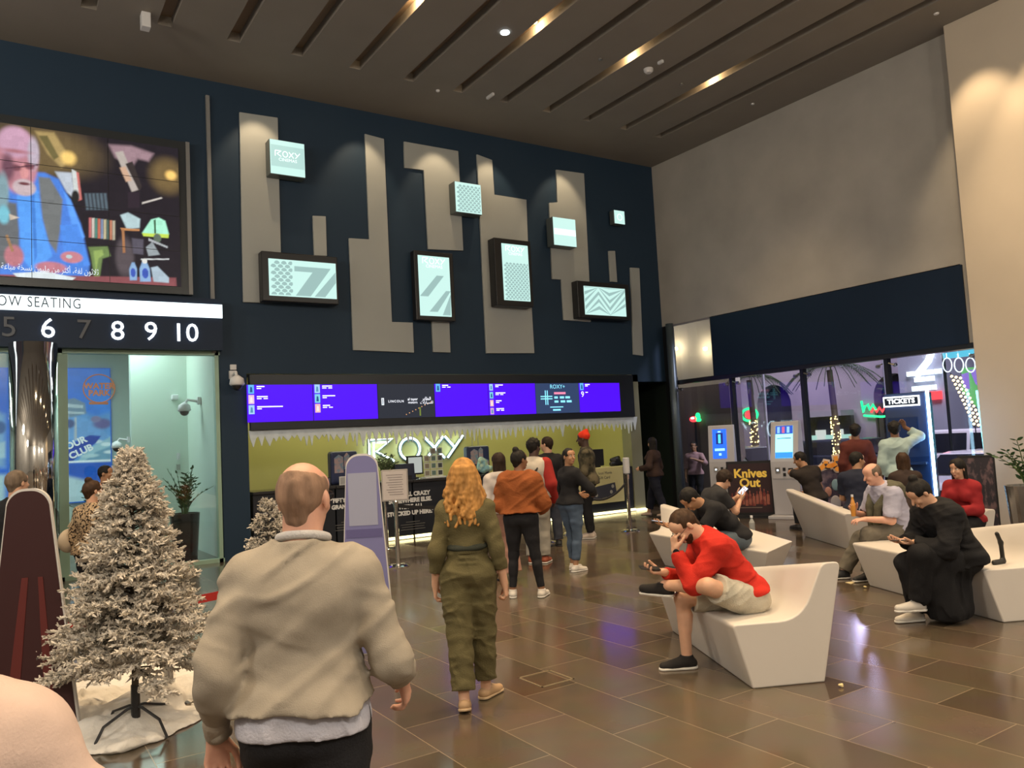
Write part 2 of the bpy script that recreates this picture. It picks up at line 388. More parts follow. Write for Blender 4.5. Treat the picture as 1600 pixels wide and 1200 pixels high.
def person(label, xy, v, H=1.72, sex='m', skn='light', sit=None, lean=0, lean2=None, side_lean=0, bulk=1.0, hipz=None, hipo=(0, 0), twist=0, headyaw=0, headpitch=0,
           wl=None, wr=None, el=(-.4, -.9, -.1), er=(.4, -.9, -.1), al=None, ar=None, kl=(0, 1, 0), kr=(0, 1, 0), hl=None, hr=None, cl=25, cr=25, thumbs=(30, 30),
           tl=None, tr=None, hair='short', hairc='black', top=None, bottom=None, shoes=None, extra=None, h=.011, hs=None, beard=None, glasses=False, face=False, name='person', z0=0, group=None, z_feet=True):
    """builds one person as body + clothes. v: yaw in degrees from 'facing straight away from the photographer's direction'."""
    rz = -_yaw + math.radians(v)
    root = thing(name, label, 'person', (xy[0], xy[1], z0), rz, group)
    s = H/1.75; hh = h; fem = sex == 'f'
    hz = (.535*H if sit is None else sit + .085*s) if hipz is None else hipz
    P = _v((hipo[0], hipo[1], hz)); lean2 = lean if lean2 is None else lean2
    Rl = rot((0, 1, 0), side_lean) @ rot((1, 0, 0), -lean); Ru = rot((0, 1, 0), side_lean) @ rot((1, 0, 0), -lean2) @ rot((0, 0, 1), twist)
    U1 = Rl @ _v((0, 0, 1)); U2 = Ru @ _v((0, 0, 1)); RX = Ru @ _v((1, 0, 0)); FY = Ru @ _v((0, 1, 0)); FYl = Rl @ _v((0, 1, 0))
    waist = P + U1*.11*H; chest = waist + U2*.09*H; nb = waist + U2*.185*H
    sw = (.085 if fem else .096)*H*(.5+.5*bulk); SJ = {-1: nb - RX*sw - U2*.038*H, 1: nb + RX*sw - U2*.038*H}
    hw = .052*H
    HJ = {-1: P + _v((-hw, 0, -.01)), 1: P + _v((hw, 0, -.01))}
    Rh = Ru @ rot((1, 0, 0), lean2*.35) @ rot((0, 0, 1), headyaw) @ rot((1, 0, 0), headpitch)
    HU = Rh @ _v((0, 0, 1)); HF = Rh @ _v((0, 1, 0)); HX = Rh @ _v((1, 0, 0))
    hc = nb + (U2*.4+HU*.6)*.101*H + HF*.012*H
    W = {}; E = {}; A = {}; Kn = {}
    dl = {-1: wl, 1: wr}; eh = {-1: el, 1: er}
    for sd in (-1, 1):
        t = dl[sd] if dl[sd] is not None else (SJ[sd]+_v((sd*.04*H, .03*H, -.305*H)))
        E[sd], W[sd] = ik(SJ[sd], t, .172*H, .150*H, eh[sd])
        t = (al, ar)[(sd+1)//2]
        if t is None: t = (sd*.058*H, 0, .045*H)
        Kn[sd], A[sd] = ik(HJ[sd], t, .245*H, .243*H, (kl, kr)[(sd+1)//2])
    def head_R(): return np.stack([HX, HF, HU], 1)
    def hp(x, y, z): return hc + (HX*x + HF*y + HU*z)*s
    tb = bulk*(.94 if fem else 1.0)
    def torso(S, t):
        S.ell(P+U1*.01*H, (_v((.092, .066, .062))*H*_v((tb*(1.08 if fem else 1), tb, 1)) + t), Rl, k=.05)
        for sd in (-1, 1): S.ell(P+_v((sd*.043*H, 0, -.008*H))-FYl*.028*H*tb, (.048*H*tb+t,)*3, k=.04)
        S.ell(waist, (_v((.070 if fem else .082, .056, .075))*H*tb + t), Ru, k=.05)
        S.ell(chest+U2*.012*H, (_v((.080 if fem else .091, .063, .082))*H*tb + t), Ru, k=.05)
        if fem:
            for sd in (-1, 1): S.ell(chest+RX*sd*.04*H+FY*.05*H+U2*.008*H, (.034*H+t,)*3, k=.03)
        for sd in (-1, 1):
            S.cone(nb-U2*.012*H, SJ[sd]-U2*.002*H, .036*H*tb+t*.6, .028*H*tb+t, k=.035)
            S.ell(chest+RX*sd*.05*H+U2*.025*H-FY*.014*H, (_v((.040, .042, .055))*H*tb+t), Ru, k=.04)
    def arm(S, sd, t, upto=1.0, k=.03, tc=None):
        tc = t if tc is None else tc; ra = (.0255 if fem else .029)*H*(.4+.6*bulk)
        if upto <= .5: S.cone(SJ[sd], SJ[sd]+(E[sd]-SJ[sd])*upto*2, ra*1.1+t, ra*.95+tc, k=k)
        else:
            S.cone(SJ[sd], E[sd], ra*1.1+t, ra*.82+t, k=k)
            e2 = E[sd]+(W[sd]-E[sd])*(upto-.5)*2; f = (upto-.5)*2; S.cone(E[sd], e2, ra*.82+t, (ra*.82*(1-f)+.0165*H*f)+tc, k=k)
    def leg(S, sd, t, tk=None, ta=None, upto=1.0, k=.03):
        tk = t if tk is None else tk; ta = tk if ta is None else ta; rt = (.054 if fem else .05)*H*(.3+.7*bulk)
        if upto <= .5:
            S.cone(HJ[sd], HJ[sd]+(Kn[sd]-HJ[sd])*upto*2, rt+t, rt*(1-upto*.7)+tk, k=k); return
        S.cone(HJ[sd], Kn[sd], rt+t, .032*H+tk, k=k)
        S.cone(HJ[sd], HJ[sd]+(Kn[sd]-HJ[sd])*.55, rt+t, .043*H+(t+tk)/2, k=k)
        e2 = Kn[sd]+(A[sd]-Kn[sd])*(upto-.5)*2; f = (upto-.5)*2
        S.cone(Kn[sd], e2, .031*H+tk, .031*H*(1-f)+.0215*H*f+ta, k=k)
        cf = Kn[sd]+(A[sd]-Kn[sd])*.3; bd = nrm(A[sd]-Kn[sd]); back = -nrm(_v((kl, kr)[(sd+1)//2])-bd*(_v((kl, kr)[(sd+1)//2])@bd))
        S.cone(cf+back*.012*H, Kn[sd]+(A[sd]-Kn[sd])*.5+back*.006*H, .026*H+tk*.8, .022*H+tk*.8, k=k)
    # --- body: one continuous skin
    B = Solid(); torso(B, -.006)
    for sd in (-1, 1): arm(B, sd, 0)
    for sd in (-1, 1): leg(B, sd, 0)
    B.cone(nb-U2*.01*H, hp(0, -.018, -.035), (.033 if fem else .037)*H, (.031 if fem else .035)*H, k=.03)
    RH = head_R()
    B.ell(hp(0, -.014, .028), _v((.076, .093, .087))*s, RH, k=.01)
    B.ell(hp(0, .026, -.042), _v((.057, .062, .072))*s, RH, k=.03)
    B.ell(hp(0, .068, -.096), _v((.022, .018, .016))*s, RH, k=.025)
    B.ell(hp(0, .05, .045), _v((.058, .036, .04))*s, RH, k=.03)
    for sd in (-1, 1):
        B.sub_ell(hp(sd*.031, .097, .008), _v((.018, .012, .011))*s, RH, k=.014)
        B.ell(hp(sd*.036, .072, -.030), _v((.02, .016, .018))*s, RH, k=.02)
        B.ell(hp(sd*.079, -.008, -.010), _v((.009, .018, .031))*s, RH, k=.006)
    B.cone(hp(0, .089, .008), hp(0, .112, -.028), .008*s, .0125*s, k=.012)
    B.ell(hp(0, .094, -.062), _v((.024, .009, .006))*s, RH, k=.006); B.ell(hp(0, .093, -.073), _v((.02, .009, .006))*s, RH, k=.006)
    info = {}
    for sd, hd, pn0, cu, th in ((-1, hl, None, cl, thumbs[0]), (1, hr, None, cr, thumbs[1])):
        d = nrm(W[sd]-E[sd]); pn = _v((-sd, .15, 0))
        if hd is not None: d = nrm(hd[0]); pn = _v(hd[1])
        info[sd] = hand_ops(B, W[sd], d, pn, sd, s, cu, 6, th)
    tdir = {-1: nrm(tl or (-.15, 1, 0)), 1: nrm(tr or (.15, 1, 0))}
    fu = {}
    for sd in (-1, 1):
        td = tdir[sd]; bd = nrm(Kn[sd]-A[sd]); up = nrm(bd-td*(bd@td)) if abs(td[2]) > .2 else _v((0, 0, 1)); fu[sd] = up
        B.cone(A[sd]-up*.02*H-td*.012*H, A[sd]-up*.028*H+td*.085*H, .018*H, .013*H, k=.02)
    if extra and 'body' in extra: extra['body'](B, locals())
    body = link_mesh('body', B.mesh('body', hh), skin(skn), root)
    # --- clothes
    C = {'m': hh}
    def cloth(nm, S, m, hx=None, noise=None):
        if noise: S.noise(*noise)
        return link_mesh(nm, S.mesh(nm, hx or max(hh, .008)), m, root)
    if bottom:
        S = Solid(); ty = bottom.get('type', 'trousers'); t = bottom.get('t', .012)
        S.ell(P+U1*.01*H, (_v((.092, .066, .062))*H*_v((tb*(1.08 if fem else 1), tb, 1)) + t), Rl, k=.05)
        for sd in (-1, 1): S.ell(P+_v((sd*.043*H, 0, -.008*H))-FYl*.028*H*tb, (.048*H*tb+t,)*3, k=.04)
        S.ell(waist-U1*.02*H, (_v((.078, .058, .06))*H*tb + t), Rl, k=.05)
        up = {'trousers': .97, 'leggings': .95, 'shorts': .42, 'long_shorts': .5, 'cropped': .85}[ty]; up = bottom.get('upto', up)
        S.cut(P+U1*bottom.get('rise', .06)*H, U1)
        for sd in (-1, 1): leg(S, sd, t, bottom.get('tk', t), bottom.get('ta', bottom.get('tk', t)), up)
        for sd in (-1, 1):
            if up > .5:
                e2 = Kn[sd]+(A[sd]-Kn[sd])*(up-.5)*2; S.subcyl(e2, A[sd]-Kn[sd], .11, .12)
            else:
                e2 = HJ[sd]+(Kn[sd]-HJ[sd])*up*2; S.subcyl(e2, Kn[sd]-HJ[sd], .12, .14)
        if bottom.get('wr'): S.wrinkle(bottom['wr'], (.16, .16, .045), 21, rot((1, 0, 0), 25)); S.wrinkle(bottom['wr']*.7, (.05, .12, .14), 22, rot((0, 1, 0), 20))
        cloth('trousers' if up > .5 else 'shorts', S, bottom['m'], noise=(bottom.get('fold', .006), bottom.get('fs', (.07, .07, .045)), 3))
    if top:
        S = Solid(); t = top.get('t', .014); torso(S, t); hem = top.get('hem', -.01)
        sl = top.get('sleeve', .97)
        if hem < .03 or 'tq' in top:
            tq = top.get('tq', max(t, (bottom or {}).get('t', .012)) + .008)
            S.ell(P+U1*(hem*.5+.01)*H, (_v((.094, .069, .07-hem*.5))*H*_v((tb*(1.08 if fem else 1), tb, 1)) + tq), Rl, k=.05)
            for sd in (-1, 1): S.ell(P+_v((sd*.043*H, 0, -.008*H))-FYl*.028*H*tb, (.048*H*tb+tq,)*3, k=.04)
            if sit is None:
                for sd in (-1, 1): S.cone(HJ[sd], HJ[sd]+(Kn[sd]-HJ[sd])*.3, (.054 if fem else .05)*H*(.3+.7*bulk)+tq, .045*H+tq, k=.03)
        S.cone(nb-U2*.01*H, nb+(U2*.03)*H, .036*H+.014, .034*H+.012, k=.025)
        if top.get('hood'): S.ell(nb-FY*.05*H-U2*.012*H, _v((.075, .035, .04))*H, Ru, k=.03); S.cone(nb-FY*.03*H+RX*.05*H, nb-FY*.03*H-RX*.05*H, .03*H, k=.03)
        S.subcyl(nb+U2*top.get('neck', .024)*H, U2, .12, .16)
        S.cut(P+U1*hem*H, -U1)
        for sd in (-1, 1):
            arm(S, sd, top.get('ts', t), sl, tc=top.get('tcuff', top.get('ts', t)))
            if sl > .5: e2 = E[sd]+(W[sd]-E[sd])*(sl-.5)*2; S.subcyl(e2, W[sd]-E[sd], .075, .13)
            elif sl > 0: e2 = SJ[sd]+(E[sd]-SJ[sd])*sl*2; S.subcyl(e2, E[sd]-SJ[sd], .085, .13)
        if top.get('wr'): S.wrinkle(top['wr'], (.26, .26, .075), 31, rot((0, 1, 0), 34)); S.wrinkle(top['wr']*.45, (.2, .2, .05), 32, rot((0, 1, 0), -20))
        cloth(top.get('name', 'shirt'), S, top['m'], noise=(top.get('fold', .007), top.get('fs', (.085, .085, .05)), top.get('seed', 5)))
    if shoes:
        for sd in (-1, 1):
            td = tdir[sd]; u = fu[sd]; a = A[sd]; sz = shoes.get('s', 1.0)
            heel = a-u*.018*H-td*.018*H*sz; toe = a-u*.03*H+td*.098*H*sz; mid = (heel+toe)/2
            sx = np.cross(td, u)
            g0 = a - u*(.045*H)
            S = Solid(); S.cone(heel-u*.004*H, toe, .024*H, .019*H, k=.02, w=u, f=.95); S.cone(heel+td*.03*H+u*.006*H, toe-td*.03*H, .023*H, .021*H, k=.02)
            if not shoes.get('low'): S.cone(a-u*.012*H, a+u*(.008 if not shoes.get('boot') else .05)*H, .027*H, .0265*H, k=.02)
            S.subcyl(a+u*(.012 if not shoes.get('boot') else .05)*H, u, .08, .08)
            S2 = Solid(); S2.cone(heel-u*.018*H, toe-u*.009*H, .026*H, .022*H, k=.02)
            S.cut(g0+u*.008*H, -u); S2.cut(g0+u*.001, -u); S2.cut(g0+u*.0115*H, u)
            hsd = max(.006, hh*.8)
            sh = link_mesh('shoe', S.mesh('shoe', hsd), shoes['m'], root)
            link_mesh('sole', S2.mesh('sole', hsd), shoes['sole'], sh)
    # --- hair
    if hair:
        S = Solid(); hm = hairm(hairc); hx = max(.005, hh*.7) if hs is None else hs
        cr_ = _v((.076, .093, .087))*s
        if hair in ('short', 'curly', 'bun', 'pony', 'buzz', 'receding', 'cap', 'long', 'shoulder', 'messy'):
            gr = {'short': .010, 'curly': .026, 'bun': .010, 'pony': .009, 'buzz': .0035, 'receding': .006, 'cap': .008, 'long': .016, 'shoulder': .014, 'messy': .018}[hair]*s
            S.ell(hp(0, -.016, .030), cr_+gr, RH, k=.01)
            S.cone(hp(0, -.05, -.01), hp(0, -.052, -.055), .062*s+gr*.3, .045*s, k=.02)
            # open the face
            S.sub_ell(hp(0, .112, -.035), _v((.082, .082, .088))*s, RH, k=.012)
            S.sub_cone(hp(-.1, .038, -.058), hp(.1, .038, -.058), .058*s, k=.012)
            for sd in (-1, 1): S.sub_ell(hp(sd*.088, .0, -.014), _v((.02, .024, .03))*s, RH, k=.006)
            if hair == 'receding': S.sub_ell(hp(0, .09, .1), _v((.075, .085, .07))*s, RH, k=.02)
            if hair in ('curly', 'messy'):
                rr = random.Random(3)
                for i in range(90 if hair == 'curly' else 50):
                    a = rr.uniform(0, 2*PI); z = rr.uniform(-.35, 1); q = math.sqrt(1-z*z)
                    if z < .25 and math.sin(a)*q > .3: continue
                    S.ell(hp(math.cos(a)*q*.088, -.016+math.sin(a)*q*.102, .03+z*.1), (rr.uniform(.012, .02)*s,)*3, k=.006)
            if hair == 'bun':
                S.ell(hp(0, -.055, .125), _v((.042, .040, .038))*s, RH, k=.012)
            if hair == 'pony':
                S.ell(hp(0, -.125, .03), _v((.026, .03, .026))*s, RH, k=.012)
                S.cone(hp(0, -.14, .03), hp(.01, -.15, -.12), .024*s, .012*s, k=.02)
        if hair == 'fringe':
            S.ell(hp(0, -.016, .028), cr_+.0035*s, RH, k=.01); S.cone(hp(0, -.05, -.01), hp(0, -.05, -.06), .06*s, .042*s, k=.02)
            S.sub_ell(hp(0, .02, .105), _v((.083, .11, .062))*s, RH, k=.006)
            S.sub_ell(hp(0, .10, -.01), _v((.09, .095, .11))*s, RH, k=.01)
            for sd in (-1, 1): S.sub_ell(hp(sd*.088, .0, -.016), _v((.02, .024, .032))*s, RH, k=.006)
        if hair == 'long' and extra and 'longhair' in extra: extra['longhair'](S, locals())
        elif hair in ('long', 'shoulder'):
            L = .26 if hair == 'long' else .16
            for i in range(9):
                a = -PI*.95 + PI*.9*i/8; x = math.cos(a)*.066; y = -.012+math.sin(a)*.07
                S.cone(hp(x, y, .0), hp(x*1.25, y*1.1, -L+abs(i-4)*.012), .03*s, .016*s, k=.015)
            S.noise(.007, (.03, .03, .09), 9)
        else: S.noise(.003, (.02, .02, .03), 9)
        link_mesh('hair', S.mesh('hair', hx), hm, root)
    if beard:
        S = Solid(); S.ell(hp(0, .024, -.05), _v((.0605, .064, .072))*s, RH, k=.01); S.ell(hp(0, .066, -.096), _v((.027, .022, .02))*s, RH, k=.02)
        S.cut(hp(0, 0, -.045), HU); S.sub_ell(hp(0, .1, -.066), _v((.024, .02, .011))*s, RH, k=.004); S.sub_cone(hp(-.1, -.04, -.1), hp(.1, -.04, -.1), .06*s, k=.01)
        S.noise(.002, (.01, .01, .012), 4)
        link_mesh('beard', S.mesh('beard', .005), hairm(beard), root)
    if face:
        for sd in (-1, 1):
            bm = bmesh.new(); bmesh.ops.create_uvsphere(bm, u_segments=16, v_segments=10, radius=.0112*s); 
            for q in bm.verts: q.co += Vector(hp(sd*.031, .0735, .006))
            e = obj('eye', bm, mat('eye_white', (.75, .72, .68), .2), root, smooth=True)
            bm = bmesh.new(); bmesh.ops.create_uvsphere(bm, u_segments=12, v_segments=8, radius=.0068*s)
            for q in bm.verts: q.co += Vector(hp(sd*.031, .0790, .005))
            obj('iris', bm, mat('eye_iris', (.02, .012, .008), .15), e, smooth=True)
            S = Solid(); S.cone(hp(sd*.018, .094, .024), hp(sd*.047, .085, .025), .0035*s, .0025*s); link_mesh('eyebrow', S.mesh('eyebrow', .0025), hairm('black' if hairc in ('black',) else 'dkbrown'), root)
        S = Solid(); S.ell(hp(0, .0965, -.062), _v((.022, .008, .0045))*s, RH, k=.002); S.ell(hp(0, .0955, -.071), _v((.018, .008, .005))*s, RH, k=.002)
        link_mesh('lips', S.mesh('lips', .003), mat('lips', (.34, .12, .10), .4), root)
    if glasses:
        g = mat('spectacle_frame', (.015, .01, .01), .3); bm = bmesh.new()
        for sd in (-1, 1):
            tube(bm, [hp(sd*.032+.022*math.cos(a), .107, .006+.016*math.sin(a)) for a in [2*PI*i/14 for i in range(14)]], .0022*s, 6, closed=True)
            tube(bm, [hp(sd*.054, .105, .010), hp(sd*.074, .06, .010), hp(sd*.081, -.01, .006)], .0022*s, 6)
        tube(bm, [hp(-.010, .108, .009), hp(.010, .108, .009)], .0022*s, 6)
        obj('spectacles', bm, g, root)
    if extra and 'post' in extra: extra['post'](root, locals())
    return root, dict(P=P, nb=nb, SJ=SJ, E=E, W=W, HJ=HJ, Kn=Kn, A=A, hp=hp, info=info, U1=U1, U2=U2, FY=FY, RX=RX, H=H, s=s, chest=chest, waist=waist, RH=RH, hc=hc)

# ---------------------------------------------------------------- measured points -> places on the real surfaces
_C = Vector((0, 0, CAM_H))
def ray(x, y): return _r*((x-800)/_f) - _u*((y-600)/_f) + _fwd
def onY(x, y, Y): d = ray(x, y); return _C + d*(Y/d.y)
def onX(x, y, X): d = ray(x, y); return _C + d*(X/d.x)
def onZ(x, y, Z=0.0): d = ray(x, y); return _C + d*((Z-CAM_H)/d.z)
YW = 13.5; XW = 13.2; ZC = 8.03; X0 = -8.0; YB = -5.0
M_ceil = mat('ceiling_paint', (.235, .212, .185), .75, var=.04, vscale=1.5)
M_slot = mat('slot_paint', (.22, .16, .11), .8)
M_black = mat('black_wall_paint', (.021, .042, .074), .5, bump=.03, bscale=200, spec=.2)
M_grey = mat('grey_plaster', (.40, .38, .35), .75, var=.10, vscale=1.2, bump=.05, bscale=30)
M_beige = mat('beige_plaster', (.58, .50, .40), .65, var=.04, vscale=1, bump=.03, bscale=60)
M_navy = mat('navy_fascia', (.007, .018, .042), .45, spec=.25)
M_green = mat('yellow_green_wall', (.44, .42, .17), .6, var=.05, vscale=.8)
M_lobby = mat('pale_lobby_wall', (.62, .74, .66), .6, var=.03, vscale=1)
M_steel = mat('polished_steel', (.78, .77, .75), .06, metal=1)
M_brush = mat('brushed_steel', (.45, .44, .42), .28, metal=1)
M_dark = mat('black_frame_metal', (.012, .013, .016), .3)
M_white = mat('white_enamel', (.68, .68, .70), .4)
M_blackplastic = mat('black_plastic', (.012, .012, .014), .35)
def glass_mat():
    m = bpy.data.materials.new('clear_glazing'); m.use_nodes = True; nt = m.node_tree; nt.nodes.clear()
    o = nt.nodes.new('ShaderNodeOutputMaterial'); mx = nt.nodes.new('ShaderNodeMixShader'); t = nt.nodes.new('ShaderNodeBsdfTransparent')
    g = nt.nodes.new('ShaderNodeBsdfGlossy'); g.inputs['Roughness'].default_value = .02; fr = nt.nodes.new('ShaderNodeLayerWeight'); fr.inputs[0].default_value = .5; pw_ = nt.nodes.new('ShaderNodeMath'); pw_.operation = 'POWER'; pw_.inputs[1].default_value = 5; ma = nt.nodes.new('ShaderNodeMath'); ma.operation = 'MULTIPLY_ADD'; ma.inputs[1].default_value = .90; ma.inputs[2].default_value = .045; nt.links.new(fr.outputs['Facing'], pw_.inputs[0]); nt.links.new(pw_.outputs[0], ma.inputs[0])
    t.inputs[0].default_value = (.86, .9, .9, 1)
    nt.links.new(ma.outputs[0], mx.inputs[0]); nt.links.new(t.outputs[0], mx.inputs[1]); nt.links.new(g.outputs[0], mx.inputs[2]); nt.links.new(mx.outputs[0], o.inputs[0])
    return m
M_glass = glass_mat()

def floor_mat():
    m = bpy.data.materials.new('dark_stone_tiles'); m.use_nodes = True; nt = m.node_tree; N = nt.nodes; L = nt.links; b = N['Principled BSDF']
    tc = N.new('ShaderNodeTexCoord'); mp = N.new('ShaderNodeMapping'); mp.inputs['Rotation'].default_value = (0, 0, PI/2); mp.inputs['Location'].default_value = (0.04, 0.12, 0)
    L.new(tc.outputs['Object'], mp.inputs[0])
    br = N.new('ShaderNodeTexBrick'); br.offset = .5; br.inputs['Scale'].default_value = 1; br.inputs['Brick Width'].default_value = .9; br.inputs['Row Height'].default_value = .44
    br.inputs['Mortar Size'].default_value = .0035; br.inputs['Mortar Smooth'].default_value = .2; br.inputs['Bias'].default_value = 0
    br.inputs['Color1'].default_value = (0, 0, 0, 1); br.inputs['Color2'].default_value = (1, 1, 1, 1); br.inputs['Mortar'].default_value = (.5, .5, .5, 1)
    L.new(mp.outputs[0], br.inputs['Vector'])
    rp = N.new('ShaderNodeValToRGB'); e = rp.color_ramp.elements
    e[0].position = 0; e[0].color = (.088, .064, .044, 1); e[1].position = 1; e[1].color = (.135, .102, .071, 1)
    L.new(br.outputs['Color'], rp.inputs[0])
    nz = N.new('ShaderNodeTexNoise'); nz.inputs['Scale'].default_value = 3; nz.inputs['Detail'].default_value = 6; L.new(tc.outputs['Object'], nz.inputs[0])
    mx = N.new('ShaderNodeMix'); mx.data_type = 'RGBA'; mx.blend_type = 'MULTIPLY'; mx.inputs[0].default_value = .35
    L.new(rp.outputs[0], mx.inputs[6]); L.new(nz.outputs['Color'], mx.inputs[7])
    mg = N.new('ShaderNodeMix'); mg.data_type = 'RGBA'; L.new(br.outputs['Fac'], mg.inputs[0]); L.new(mx.outputs[2], mg.inputs[6]); mg.inputs[7].default_value = (.22, .17, .115, 1)
    L.new(mg.outputs[2], b.inputs['Base Color'])
    rr = N.new('ShaderNodeMapRange'); rr.inputs['To Min'].default_value = .06; rr.inputs['To Max'].default_value = .20; L.new(br.outputs['Color'], rr.inputs[0])
    ad = N.new('ShaderNodeMath'); ad.operation = 'MULTIPLY_ADD'; L.new(nz.outputs[0], ad.inputs[0]); ad.inputs[1].default_value = .07; L.new(rr.outputs[0], ad.inputs[2])
    L.new(ad.outputs[0], b.inputs['Roughness'])
    b.inputs['Specular IOR Level'].default_value = .62
    bp = N.new('ShaderNodeBump'); bp.inputs['Strength'].default_value = .25; bp.inputs['Distance'].default_value = .002; bp.invert = True
    L.new(br.outputs['Fac'], bp.inputs['Height']); L.new(bp.outputs[0], b.inputs['Normal'])
    return m
struct('floor', bx(bmesh.new(), (X0, YB, -.5), (XW+.15, 22, 0)), floor_mat())

# ceiling with parallel light slots (running towards the feature wall, ends at y = 12)
slots = [(.2+i*1.0) for i in range(-7, 13)]
slots = [-6.7+i*.983 for i in range(20)]
bm = bmesh.new(); sw_ = .20
edges = [X0]
for x in slots: edges += [x-sw_/2, x+sw_/2]
edges.append(XW)
for a, b in zip(edges[0::2], edges[1::2]): bx(bm, (a, YB, ZC), (b, 12, ZC+.5))
bx(bm, (X0, 12, ZC), (XW, YW+.3, ZC+.5))
struct('ceiling', bm, M_ceil)
bm = bmesh.new(); bx(bm, (X0, YB, ZC+.15), (XW, 12, ZC+.17)); struct('trim_1', bm, M_slot)

# feature wall (black) above the counters, with openings: lobby glazing on the left, ticket alcove
def wallY(bm, x0, x1, z0, z1, y0=YW, y1=YW+.3): bx(bm, (x0, y0, z0), (x1, y1, z1))
bm = bmesh.new()
wallY(bm, X0, XW, 3.42, ZC+.1)                    # upper part
wallY(bm, 3.15, 3.58, 0, 3.42)                    # between lobby glazing and alcove
wallY(bm, 3.58, 12.15, 3.06, 3.42); wallY(bm, 12.15, XW+.15, 2.9, 3.42)
wallY(bm, X0, -4.5, 0, 3.42)
struct('wall_front', bm, M_black)
box('trim_2', (12.02, YW, 0), (12.33, YW+.3, 3.06), mat('olive_grey_pier', (.20, .20, .13), .6))['kind'] = 'structure'
box('trim_3', (3.03, YW-.05, 3.4), (3.09, YW, 7.75), mat('thin_steel_strip', (.22, .22, .22), .4))['kind'] = 'structure'
# alcove behind the counter
AY = 15.4
bm = bmesh.new(); wallY(bm, 3.4, 12.6, 0, 3.1, AY, AY+.2); struct('wall_alcove', bm, M_green)
bm = bmesh.new(); bx(bm, (3.38, YW+.3, 0), (3.58, AY, 3.1)); bx(bm, (12.33, YW+.3, 0), (12.5, AY, 3.1)); struct('wall_alcove_sides', bm, M_green)
bm = bmesh.new(); bx(bm, (3.4, YW+.3, 3.02), (12.5, AY+.2, 3.2)); struct('ceiling_alcove', bm, M_ceil)
for x in (4.6, 6.2, 7.8, 9.4, 11.0): lamp('AREA', 'alcove_strip_light', (x, 14.35, 2.98), (x, 14.9, 0), 15, (1.0, .93, .50), 1.4, size_y=.15)
# dark lobby recess at the far corner (steel door, then the glass)
bm = bmesh.new(); bx(bm, (12.33, 16.0, 0), (13.6, 16.2, 3.0)); bx(bm, (12.33, AY+.2, 0), (12.5, 16.2, 3.0)); bx(bm, (12.33, YW+.3, 2.9), (13.6, 16.2, 3.1)); bx(bm, (13.35, YW, 0), (13.6, 16.2, 3.0)); struct('wall_recess', bm, mat('dark_green_recess', (.02, .03, .025), .4))
bm = bmesh.new(); bx(bm, (12.62, 15.9, 0), (13.25, 15.99, 2.3)); d = struct('door_1', bm, mat('dark_door', (.02, .03, .028), .25)); d['kind'] = 'structure'
box('door_handle', (12.72, 15.84, .95), (12.75, 15.9, 1.25), M_brush, d)

# right hand wall: grey plaster, navy fascia, glazing below
bm = bmesh.new()
def wallX(bm, y0, y1, z0, z1, x0=XW, x1=XW+.25): bx(bm, (x0, y0, z0), (x1, y1, z1))
wallX(bm, 6.2, YW+.3, 4.19, ZC+.1); wallX(bm, 6.2, 6.6, 2.85, 4.19)
struct('wall_right', bm, M_grey)
bm = bmesh.new(); bx(bm, (XW-.03, 6.57, 2.88), (XW+.2, 11.97, 4.17)); struct('trim_4', bm, M_navy)
# big beige pier at the frame's edge
bm = bmesh.new(); bx(bm, (XW-.28, 2.2, 0), (XW+.6, 6.38, ZC)); struct('wall_pier', bm, M_beige, bevel=.01)
bm = bmesh.new(); bx(bm, (XW-.30, 3.75, 0), (XW-.26, 3.79, ZC)); struct('trim_5', bm, M_beige)
bm = bmesh.new(); bx(bm, (XW-.25, YB, 0), (XW+.25, 2.2, ZC)); bx(bm, (X0-.2, YB-.2, 0), (XW+.2, YB, ZC)); struct('wall_back', bm, M_grey)
bm = bmesh.new(); bx(bm, (X0-.2, YB, 0), (X0, YW, ZC)); struct('wall_left', bm, M_grey)
# glazing: posts, rail, panes
mull = [13.22, 11.58, 9.80, 8.05, 6.42]
bm = bmesh.new()
for y in mull[1:-1]: bx(bm, (XW+.02, y-.035, 0), (XW+.14, y+.035, 2.86))
bx(bm, (XW-.02, 6.38, 2.80), (XW+.16, 13.35, 2.89)); bx(bm, (XW-.02, 6.38, 0), (XW+.16, 13.35, .07)); bx(bm, (XW, 6.38, 0), (XW+.14, 6.45, 2.85)); bx(bm, (XW, 13.28, 0), (XW+.16, 13.5, 4.19)); bx(bm, (XW, 11.96, 2.85), (XW+.1, 12.02, 4.19))
struct('trim_6', bm, M_dark)
tube_bm = bmesh.new(); tube(tube_bm, [(XW-.14, 13.12, 0), (XW-.14, 13.12, 4.2)], .09, 20); struct('trim_7', tube_bm, mat('grey_round_post', (.10, .13, .15), .35, metal=.4), smooth=True)
for i, (a, b) in enumerate(zip(mull, mull[1:])):
    bm = bmesh.new(); bx(bm, (XW+.07, b+.04, .07), (XW+.08, a-.04, 2.82)); w = struct('window_%d' % (i+1), bm, M_glass)
    bm = bmesh.new()
    for yy in (a-.16, b+.16): tube(bm, [(XW+.02, yy, 2.68), (XW+.07, yy, 2.68)], .035, 12); tube(bm, [(XW+.02, yy, 2.68), (XW+.02, yy+(.1 if yy > (a+b)/2 else -.1), 2.72)], .014, 8)
    obj('glass_fixing', bm, M_brush, w)
bm = bmesh.new(); bx(bm, (XW+.07, 12.0, 2.9), (XW+.08, 13.3, 4.17)); struct('window_5', bm, M_glass)

